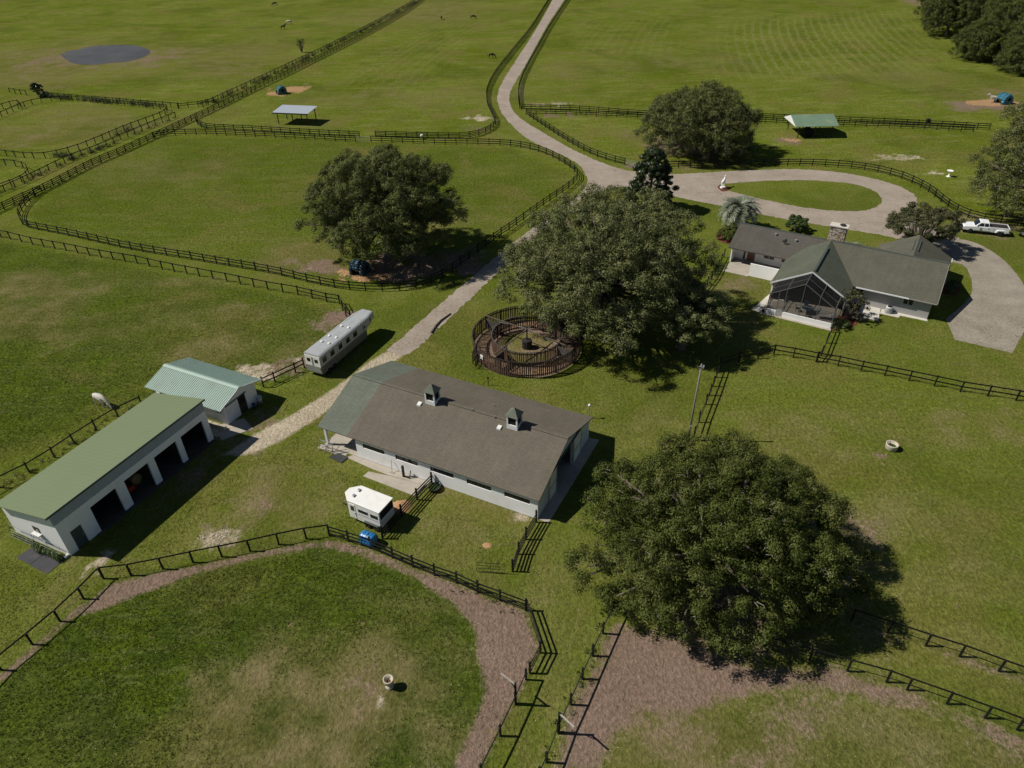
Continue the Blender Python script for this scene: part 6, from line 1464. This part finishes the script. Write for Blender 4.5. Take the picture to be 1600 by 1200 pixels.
# ------------------------------------------------------------------ horses (one skinned surface each)
def horse_mesh(pose, coat):
    """x forward; withers about 1.55 m"""
    if pose == 'graze':
        neck = [(.62, 0, 1.30), (.95, 0, 1.05), (1.22, 0, .68), (1.36, 0, .40), (1.46, 0, .12)]
        nr = [(.24, .30), (.15, .24), (.11, .17), (.12, .15), (.075, .075)]
    else:
        neck = [(.62, 0, 1.38), (.9, 0, 1.68), (1.1, 0, 1.95), (1.3, 0, 1.86), (1.55, 0, 1.68)]
        nr = [(.22, .30), (.14, .24), (.11, .16), (.11, .13), (.07, .075)]
    V, E, RR = [], [], []
    def addv(p, r_): V.append(p); RR.append(r_); return len(V) - 1
    hip = addv((-.62, 0, 1.22), (.28, .30)); mid = addv((-.1, 0, 1.15), (.30, .33)); sh = addv((.42, 0, 1.18), (.27, .34))
    E += [(hip, mid), (mid, sh)]; rump = addv((-.88, 0, 1.2), (.2, .22)); E.append((hip, rump))
    k = sh
    for p, r_ in zip(neck, nr): q = addv(p, r_); E.append((k, q)); k = q
    hd = neck[2]
    for s in (-1, 1):
        e = addv((neck[2][0] + (.05 if pose != 'graze' else .0), s * .09, neck[2][2] + .16), (.02, .03)); E.append((sh + 4 if False else sh + 0, e)) if False else E.append((V.index(neck[2]), e))
        a = addv((.45, s * .17, .88), (.11, .13)); b = addv((.45 + .04 * s, s * .17, .48), (.055, .06)); c = addv((.44 + .04 * s, s * .17, .12), (.04, .045)); d = addv((.48 + .04 * s, s * .17, .02), (.06, .06)); E += [(sh, a), (a, b), (b, c), (c, d)]
        a = addv((-.62 + .02 * s, s * .17, .92), (.13, .16)); b = addv((-.55 + .06 * s, s * .17, .72), (.09, .1)); c = addv((-.76 + .06 * s, s * .17, .48), (.055, .065)); d = addv((-.74 + .06 * s, s * .17, .12), (.04, .045)); e2 = addv((-.7 + .06 * s, s * .17, .02), (.06, .06)); E += [(hip, a), (a, b), (b, c), (c, d), (d, e2)]
    me = bpy.data.meshes.new('horse_body'); me.from_pydata(V, E, []); me.materials.append(MATS[coat])
    o = bpy.data.objects.new('tmp', me); COL.objects.link(o)
    sk = o.modifiers.new('skin', 'SKIN'); sk.use_smooth_shade = True
    for i, r_ in enumerate(RR): me.skin_vertices[0].data[i].radius = r_; me.skin_vertices[0].data[i].use_root = (i == mid)
    sb = o.modifiers.new('sub', 'SUBSURF'); sb.levels = 1; sb.render_levels = 1
    dg = bpy.context.evaluated_depsgraph_get(); ev = o.evaluated_get(dg); out = bpy.data.meshes.new_from_object(ev)
    bpy.data.objects.remove(o); out.polygons.foreach_set('use_smooth', [True] * len(out.polygons)); out.name = 'horse_body'
    if not out.materials: out.materials.append(MATS[coat])
    return out
HM = {}
def horse(px, py, heading, pose, coat, label, hair='black_hair', world=None, z=0, scale=1.0, group='horses in the fields', name='horse', cat='horse'):
    if (pose, coat) not in HM: HM[(pose, coat)] = horse_mesh(pose, coat)
    p = world if world is not None else g(px, py)
    root = thing(name, label, cat, (p.x, p.y, z), R(heading), group); root.scale = (scale,) * 3
    link('body', HM[(pose, coat)], root)
    m = MB(); m.tube([(-.98, 0, 1.3), (-1.12, 0, 1.1), (-1.12, 0, .75), (-1.08, 0, .5)], [.05, .08, .08, .02], 7); m.build('tail', MATS[hair], root, True)
    m = MB()
    if pose == 'graze': m.prism([(.45, -.02, 1.48), (.85, -.02, 1.33), (1.2, -.02, .92), (1.28, -.02, .78), (1.16, -.02, .76), (.78, -.02, 1.18)], (0, .04, 0))
    else: m.prism([(.45, -.02, 1.5), (.75, -.02, 1.85), (1.02, -.02, 2.12), (1.12, -.02, 2.06), (.95, -.02, 1.8), (.62, -.02, 1.45)], (0, .04, 0))
    m.build('mane', MATS[hair], root)
    return root
horse(160, 634, -28, 'graze', 'horse_white', 'white horse grazing behind the long green roofed shed', 'grey_hair', scale=1.05)
horse(443, 46, 5, 'stand', 'horse_dark', 'dark horse standing beside the white one in the pond meadow')
horse(452, 38, 180, 'graze', 'horse_white', 'white horse grazing beside the dark one in the pond meadow', 'grey_hair')
horse(430, 9, 200, 'graze', 'horse_dark', 'distant dark horse at the top edge of the pond meadow')
horse(690, 31, 95, 'graze', 'horse_dark', 'dark horse seen end on near the top, left of its companion')
horse(739, 30, 10, 'graze', 'horse_bay', 'dark horse near the top, nearest the entrance drive')
horse(768, 91, -10, 'graze', 'horse_bay', 'bay horse grazing close to the bend of the entrance drive')
horse(1550, 160, 170, 'stand', 'horse_white', 'white horse standing at the blue hay feeder', 'grey_hair')
st = horse(1129, 294, 60, 'stand', 'statue_white', 'white horse statue in the tip of the loop island', 'statue_white', z=.3, scale=.85, group=None, name='horse_statue', cat='statue')
MB().lathe([(.55, -.36), (.55, -.05), (.45, 0), (0, .0)], n=14).build('plinth', MATS['statue_white'], st)

# ------------------------------------------------------------------ hay huts, shelters, pots, poles
def hay_hut(px, py, mat, label, rz=0, s=1.0):
    p = g(px, py); o = thing('hay_feeder', label, 'hay feeder', p, rz, 'domed hay feeders'); o.scale = (s, s, s)
    m = MB(); N = 10; prof = [(1.15 * math.cos(math.pi * i / N), 1.75 * math.sin(math.pi * i / N) ** .75) for i in range(N + 1)]
    for y0_, y1_ in ((-1.1, -.55), (-.55, .55), (.55, 1.1)):
        sc0, sc1 = (.86, 1) if y0_ < -1 else (1, 1) if y0_ < 0 else (1, .86)
        for (a, b), (c, d) in zip(prof, prof[1:]):
            if b < .75 and d < .95 and abs(y0_ + y1_) < .1: continue
            m.add([(a * sc0, y0_, b * sc0), (c * sc0, y0_, d * sc0), (c * sc1, y1_, d * sc1), (a * sc1, y1_, b * sc1)], [(0, 1, 2, 3)])
    h_ = m.build('shell', MATS[mat], o, True); sol = h_.modifiers.new('solid', 'SOLIDIFY'); sol.thickness = .06
    for s_ in (-1, 1):
        MB().prism([(a * .86, s_ * 1.08, b * .86) for a, b in prof if True], (0, s_ * .04, 0)).build('end_panel', MATS[mat], o)
        MB().lathe([(0, 0), (.32, 0)], (0, s_ * 1.14, .85), 14, ax='y').build('porthole', MATS['dark_void'], o)
    MB().lathe([(0, -.6), (.62, -.6), (.66, -.5), (.66, .5), (.62, .6), (0, .6)], (0, 0, .66), 18, ax='y').build('hay_bale', MATS['hay'], o, True)
    return o
hay_hut(440.5, 146, 'teal_plastic', 'dark green domed hay feeder on shavings by the diagonal fence', R(30), 1.15)
hay_hut(563, 425, 'navy_plastic', 'dark blue domed hay feeder in the shade of the left oak', R(70), 1.05)
hay_hut(1567, 161, 'sky_plastic', 'blue domed hay feeder beside the white horse', R(15), 1.3)

p0 = g(436, 194); p1 = g(482, 196); d = p1 - p0; SAz = math.atan2(d.y, d.x)
sh1 = thing('run_in_shelter', 'grey roofed open shelter on six posts in the left field', 'shelter', p0, SAz, 'open field shelters')
Ls = d.length; Ds = 4.3
for i in range(3):
    for j, hh in ((0, 2.65), (1, 3.0)): MB().box(-.08, .08, -.08, .08, 0, hh).build('post', MATS['brown_post'], sh1, loc=(Ls * i / 2, Ds * j, 0))
MB().slab([(-.9, -.6, 2.75), (Ls + .6, -.6, 2.75), (Ls + .6, Ds + .6, 3.12), (-.9, Ds + .6, 3.12)], .07).build('roof', MATS['shelter_grey'], sh1)
MB().box(-.9, Ls + .6, -.64, -.605, 2.5, 2.77).build('fascia', MATS['brown_post'], sh1); MB().bar((-.7, Ds, 2.95), (Ls + .4, Ds, 2.95), .08, .16).build('beam', MATS['brown_post'], sh1)
q0, q1 = g(1246, 215.5), g(1271, 215); d = q1 - q0; a_ = math.atan2(d.y, d.x)
sh2 = thing('run_in_shelter', 'green roofed shelter with white gable in the right field', 'shelter', q0, a_, 'open field shelters'); L2 = d.length
zr, ze, yr, ye0, ye1 = 3.9, 2.5, 3.4, -.7, 7.2
for x in (0, L2):
    for y, hh in ((0, 2.55), (6.4, 2.5)): MB().box(-.08, .08, -.08, .08, 0, hh).build('post', MATS['brown_post'], sh2, loc=(x, y, 0))
x0_, x1_ = -1.1, L2 + 4.6
for x in (L2 + 3.6,):
    for y, hh in ((0, 2.55), (6.4, 2.5)): MB().box(-.08, .08, -.08, .08, 0, hh).build('post', MATS['brown_post'], sh2, loc=(x, y, 0))
for nm_, ya_, xa in (('roof_front', ye0, 0), ('roof_back', ye1, 0)):
    MB().slab([(x0_, ya_, ze), (x1_, ya_, ze), (x1_, yr, zr), (x0_, yr, zr)], .06).build(nm_, MATS['shelter_green'], sh2)
MB().prism([(x0_ + .02, ye0 + .05, ze - .05), (x0_ + .02, ye1 - .05, ze - .05), (x0_ + .02, yr, zr - .05)], (.08, 0, 0)).build('gable_board', MATS['white_paint'], sh2)
hb = thing('round_bale', 'dark covered hay bale under the green roofed shelter', 'bale', g(1261, 213), a_)
MB().lathe([(0, -.8), (.85, -.8), (.95, -.65), (.95, .65), (.85, .8), (0, .8)], (0, 0, .95), 20, ax='y').build('bale_body', MATS['dark_void'], hb, True)

def pot(px, py, label, prof, mat='stone_pot', rim=None):
    o = thing('stone_planter', label, 'planter', g(px, py), 0, 'stone planters in the paddocks'); MB().lathe(prof, n=24).build('bowl', MATS[mat], o, True); return o
o = pot(609, 1073, 'stone urn on a short foot in the near left paddock', [(.28, 0), (.3, .12), (.16, .2), (.16, .35), (.3, .5), (.36, .85), (.38, .95), (.3, .95), (.26, .7), (0, .62)])
MB().lathe([(.26, .66), (0, .68)], n=18).build('soil', MATS['mulch'], o)
o = pot(1392, 701, 'wide stone tub in the right paddock', [(.5, 0), (.56, .1), (.58, .5), (.6, .62), (.48, .62), (.44, .3), (0, .26)])
MB().lathe([(.45, .3), (0, .32)], n=18).build('soil', MATS['shrub_leaf'], o)
o = pot(1482, 276, 'white bird bath on the lawn of the upper right paddock', [(.42, 0), (.4, .08), (.12, .16), (.1, .85), (.2, .95), (.55, 1.08), (.55, 1.15), (.45, 1.1), (0, 1.0)], 'statue_white'); o['category'] = 'bird bath'; o.name = 'bird_bath'; del o['group']
o = thing('water_bucket', 'white bucket hung on the fence right of the field gate', 'bucket', g(659, 217), 0); MB().lathe([(.25, .4), (.32, .9), (.28, .9), (.22, .45), (0, .45)], n=14).build('body', MATS['white_paint'], o, True); MB().tube([(-.3, 0, .9), (0, 0, 1.2), (.3, 0, .9)], .015, 5).build('handle', MATS['galvanised'], o)
o = thing('salt_block_holder', 'black box on the fence behind the right field shelter', 'feeder', g(1448, 196), 0); MB().box(-.35, .35, -.3, .3, .5, 1.35).build('body', MATS['rubber'], o, bevel=.05); MB().box(-.4, .4, -.35, .35, 1.35, 1.42).build('lid', MATS['rubber'], o)

# utility pole with lines
up = thing('utility_pole', 'wooden utility pole in front of the front right oak', 'utility pole', g(1075, 687), 0)
MB().tube([(0, 0, -.1), (.05, 0, 4.5), (.12, 0, 9.1)], [.1, .09, .07], 10).build('pole', MATS['pole_wood'], up, True)
MB().bar((-.1, 0, 8.8), (.3, 0, 8.8), .1, .1).build('bracket', MATS['galvanised'], up); MB().lathe([(.1, 0), (.1, .25), (0, .3)], (.3, 0, 8.65), 10).build('insulator', MATS['statue_white'], up); MB().box(-.1, .1, -.22, -.1, 1.4, 1.9).build('meter_box', MATS['galvanised'], up)
def cable(a, b, sag, label):
    pts = [a.lerp(b, i / 16) - Vector((0, 0, sag * 4 * (i / 16) * (1 - i / 16))) for i in range(17)]; o = MB().tube([p - a for p in pts], .012, 4).build('power_line', MATS['rubber']); o.location = a; tag(o, label, 'cable', 'overhead lines')
top = g(1075, 687) + Vector((.12, 0, 8.8))
cable(top, bpt(19.4, 6.2, 4.4), .5, 'thin overhead line from the utility pole to the barn gable')
cable(top, hpt(-18.9, -3.0, 2.9), 1.0, 'thin overhead line from the utility pole to the house')
lp = thing('yard_lamp', 'thin lamp post with white globe behind the barn', 'lamp post', g(920, 653), 0); MB().tube([(0, 0, 0), (0, 0, 1.5)], .05, 8).build('post', MATS['galvanised'], lp); MB().lathe([(0, 1.5), (.13, 1.55), (.14, 1.68), (.08, 1.78), (0, 1.8)], n=12).build('globe', MATS['statue_white'], lp, True)
sp_ = thing('sign_stake', 'thin dark stake in the lawn between the barn and the walker', 'stake', g(763, 602), 0); MB().box(-.04, .04, -.04, .04, 0, 1.1).build('stake', MATS['brown_post'], sp_); MB().box(-.1, .1, -.05, .05, .9, 1.1).build('cap', MATS['brown_post'], sp_)

# tall posts with a pale counterweighted arm beside the grass lane
def arm_post(px, py, label, dx, dy):
    o = thing('lane_barrier_post', label, 'post', g(px, py), 0, 'barrier posts beside the grass lane')
    MB().box(-.08, .08, -.08, .08, 0, 2.5).build('post', MATS['black_board'], o); MB().bar((0, 0, 2.4), (dx, dy, 2.55), .1, .07).build('arm', MATS['grey_board'], o); MB().bar((0, 0, 1.9), (dx * .35, dy * .35, 2.42), .05, .05).build('brace', MATS['black_board'], o)
arm_post(806, 1101, 'tall black post with a pale arm, left of the grass lane', -.95, .75)
arm_post(873, 1146, 'tall black post with a pale arm, right of the grass lane', .85, -1.0)

# blue tank
tkk = thing('water_tank', 'blue plastic tank lying beside the small white trailer', 'tank', g(577, 849), R(-27)); tkk.scale = (.92, .92, .92)
MB().lathe([(0, -.75), (.45, -.75), (.6, -.66), (.63, -.5), (.63, .5), (.6, .66), (.45, .75), (0, .75)], (0, 0, .66), 26, ax='x').build('drum', MATS['blue_plastic'], tkk, True)
for x in (-.35, .0, .35): MB().lathe([(.63, -.04), (.665, -.03), (.665, .03), (.63, .04)], (x, 0, .66), 26, ax='x').build('rib', MATS['blue_plastic'], tkk)
MB().box(-.78, -.755, -.25, .2, .45, .85).build('sticker', MATS['white_paint'], tkk); MB().lathe([(.12, 1.27), (.12, 1.36), (0, 1.38)], (0, 0, 0), 12).build('filler_cap', MATS['blue_plastic'], tkk)
MB().box(-.6, .6, -.5, -.4, 0, .25).box(-.6, .6, .4, .5, 0, .25).build('cradle', MATS['weathered_board'], tkk)
# piles, log, rubble
def pile(name, label, p, r_, h_, mat, seed, cat='pile'):
    rg = np.random.default_rng(seed); n = 26; rings = [(1, 0), (.8, .25), (.55, .6), (.28, .88)]; m = MB(); v = []
    for f_, z_ in rings:
        for k in range(n): a = 2 * math.pi * k / n; q = f_ * r_ * (1 + rg.uniform(-.16, .16)); v.append((q * math.cos(a), q * math.sin(a) * .8, z_ * h_ * rg.uniform(.8, 1.15) + (.0 if z_ else -.02)))
    v.append((0, 0, h_)); f = []
    for i in range(3):
        for k in range(n): f.append((i * n + k, i * n + (k + 1) % n, (i + 1) * n + (k + 1) % n, (i + 1) * n + k))
    for k in range(n): f.append((3 * n + k, 3 * n + (k + 1) % n, 4 * n))
    m.add(v, f); o = m.build(name, MATS[mat], None, True, loc=p); tag(o, label, cat); return o
pile('shavings_pile', 'orange heap of wood shavings behind the small white trailer', g(625, 792), 1.15, .35, 'chips', 1)
pile('shavings_pile', 'small scatter of pale shavings on the barn paddock grass', g(761, 852), .45, .06, 'chips', 2)
rg = random.Random(12); rb = thing('limestone_rubble', 'scatter of pale limestone lumps on the grass near the shed', 'rubble', g(342, 838), 0)
for i in range(230):
    a = rg.uniform(0, 6.283); q = rg.random() ** .6; x = 1.75 * q * math.cos(a); y = 1.15 * q * math.sin(a)
    if math.sin(x * 3.1 + 1) + math.cos(y * 4.0) < -.2: continue
    s = rg.uniform(.03, .1); MB().hexa([(-s, -s * .8, 0), (s * .9, -s, 0), (s, s * .7, 0), (-s * .8, s, 0), (-s * .7, -s * .5, s * .7), (s * .5, -s * .7, s * .8), (s * .6, s * .5, s * .6), (-s * .6, s * .6, s * .9)]).build('stone', MATS['limestone'], rb, loc=(x, y, -.01), rz=a)
l0, l1 = g(674, 521), g(704, 491); d = l1 - l0
lg = thing('fallen_log', 'bent dark log lying along the edge of the drive', 'log', l0, math.atan2(d.y, d.x)); L = d.length
MB().tube([(0, 0, .12), (L * .3, .28, .13), (L * .6, .34, .12), (L, 0, .1)], [.16, .15, .13, .08], 9).build('trunk', MATS['bark'], lg, True); MB().tube([(L * .3, .28, .15), (L * .2, -.05, .3)], [.06, .02], 6).build('branch_stub', MATS['bark'], lg)
# loose bits in the turf: stones, sticks, dead leaves
rg = np.random.default_rng(5); n = 2600
pts = []
while len(pts) < n:
    px_, py_ = rg.uniform(0, 1600), rg.uniform(560, 1200); p = g(px_, py_); pts.append((p.x, p.y, .02))
pts = np.array(pts); s = rg.uniform(.02, .07, n); a = rg.uniform(0, 6.283, n)
co = np.stack([pts + np.stack([s * np.cos(a + k * 1.571) * (1 if k % 2 else .5), s * np.sin(a + k * 1.571) * (1 if k % 2 else .5), rg.uniform(0, .03, n)], 1) for k in range(4)], 1).reshape(-1, 3)
MATS['litter'] = leaf_mat('litter', (0.05, 0.04, 0.02), (0.2, 0.14, 0.07), (0.42, 0.36, 0.22), trans=0)
o = link('leaf_litter', fast_mesh('leaf_litter', co, np.arange(n * 4).reshape(n, 4), MATS['litter'], np.repeat(rg.random(n), 4))); tag(o, 'scattered dead leaves and sticks in the turf', kind='stuff')

# grass tufts in the nearer paddocks and rough edges of the lawn
MATS['tuft_lush'] = leaf_mat('tuft_lush', (0.066, 0.088, 0.014), (0.104, 0.130, 0.022), (0.155, 0.165, 0.048), trans=.2, rough=.8, spec=.1)
MATS['tuft_lawn'] = leaf_mat('tuft_lawn', (0.094, 0.114, 0.016), (0.145, 0.160, 0.028), (0.20, 0.20, 0.058), trans=.2, rough=.8, spec=.1)
def tufts(name, label, n, mask, mat, hmin, hmax, seed):
    rg = np.random.default_rng(seed)
    p = np.stack([rg.uniform(-66, 66, n * 5), rg.uniform(21, 92, n * 5)], 1)
    ix = np.clip(np.searchsorted(XS, p[:, 0]), 0, nx - 1); iy = np.clip(np.searchsorted(YS, p[:, 1]), 0, ny - 1); k = iy * nx + ix
    bare = np.clip(CH['dirt'] + CH['sand'] + CH['chips'] + .85 * CH['dry'], 0, 1)[k]
    cl_ = .5 + .25 * (np.sin(p[:, 0] * 1.9 + 1.5 * np.sin(p[:, 1] * 1.1)) + np.sin(p[:, 1] * 2.3 + 1.2 * np.sin(p[:, 0] * .8)))
    keep = rg.random(len(p)) < np.clip((92 - p[:, 1]) / 50, 0, 1) * mask[k] * (1 - bare) ** 2 * (.25 + cl_)
    for (o0, a0, x0, x1, y0, y1) in ((Vector((-15.28, 52.62)), BA, -4.6, 20.6, -2.3, 13), (Vector((-37.51, 40.82)), SA, -2.3, 18, -.5, 7.3), (Vector((-29.65, 58.2)), MA, -1, 5.6, -.6, 10.4)):
        dx, dy = p[:, 0] - o0.x, p[:, 1] - o0.y; u = dx * math.cos(a0) + dy * math.sin(a0); v = -dx * math.sin(a0) + dy * math.cos(a0)
        keep &= ~((u > x0) & (u < x1) & (v > y0) & (v < y1))
    p = p[keep][:n]; m = len(p); B = 3; co = []
    for b_ in range(B):
        a_ = rg.uniform(0, 6.283, m); hh = rg.uniform(hmin, hmax, m); w_ = hh * .22; ln = hh * rg.uniform(.3, 1.0, m)
        ox, oy = p[:, 0] + rg.normal(0, .04, m), p[:, 1] + rg.normal(0, .04, m)
        c_, s_ = np.cos(a_), np.sin(a_)
        co.append(np.stack([np.stack([ox - w_ * s_, oy + w_ * c_, np.zeros(m)], 1), np.stack([ox + w_ * s_, oy - w_ * c_, np.zeros(m)], 1), np.stack([ox + ln * c_, oy + ln * s_, hh], 1)], 1))
    co = np.concatenate(co).reshape(-1, 3); q = np.arange(len(co)).reshape(-1, 3)
    tt = np.tile(np.clip(.25 + .5 * cl_[keep][:n] + rg.normal(0, .18, m), 0, 1), B)
    o = link(name, fast_mesh(name, co, q, MATS[mat], np.repeat(tt, 3))); tag(o, label, kind='stuff')
tufts('grass', 'rough grass of the near left paddock and left field', 100000, CH['lush'], 'tuft_lush', .05, .14, 1)
tufts('grass', 'short grass of the mown lanes and right paddock', 100000, CH['lawn'], 'tuft_lawn', .04, .11, 2)
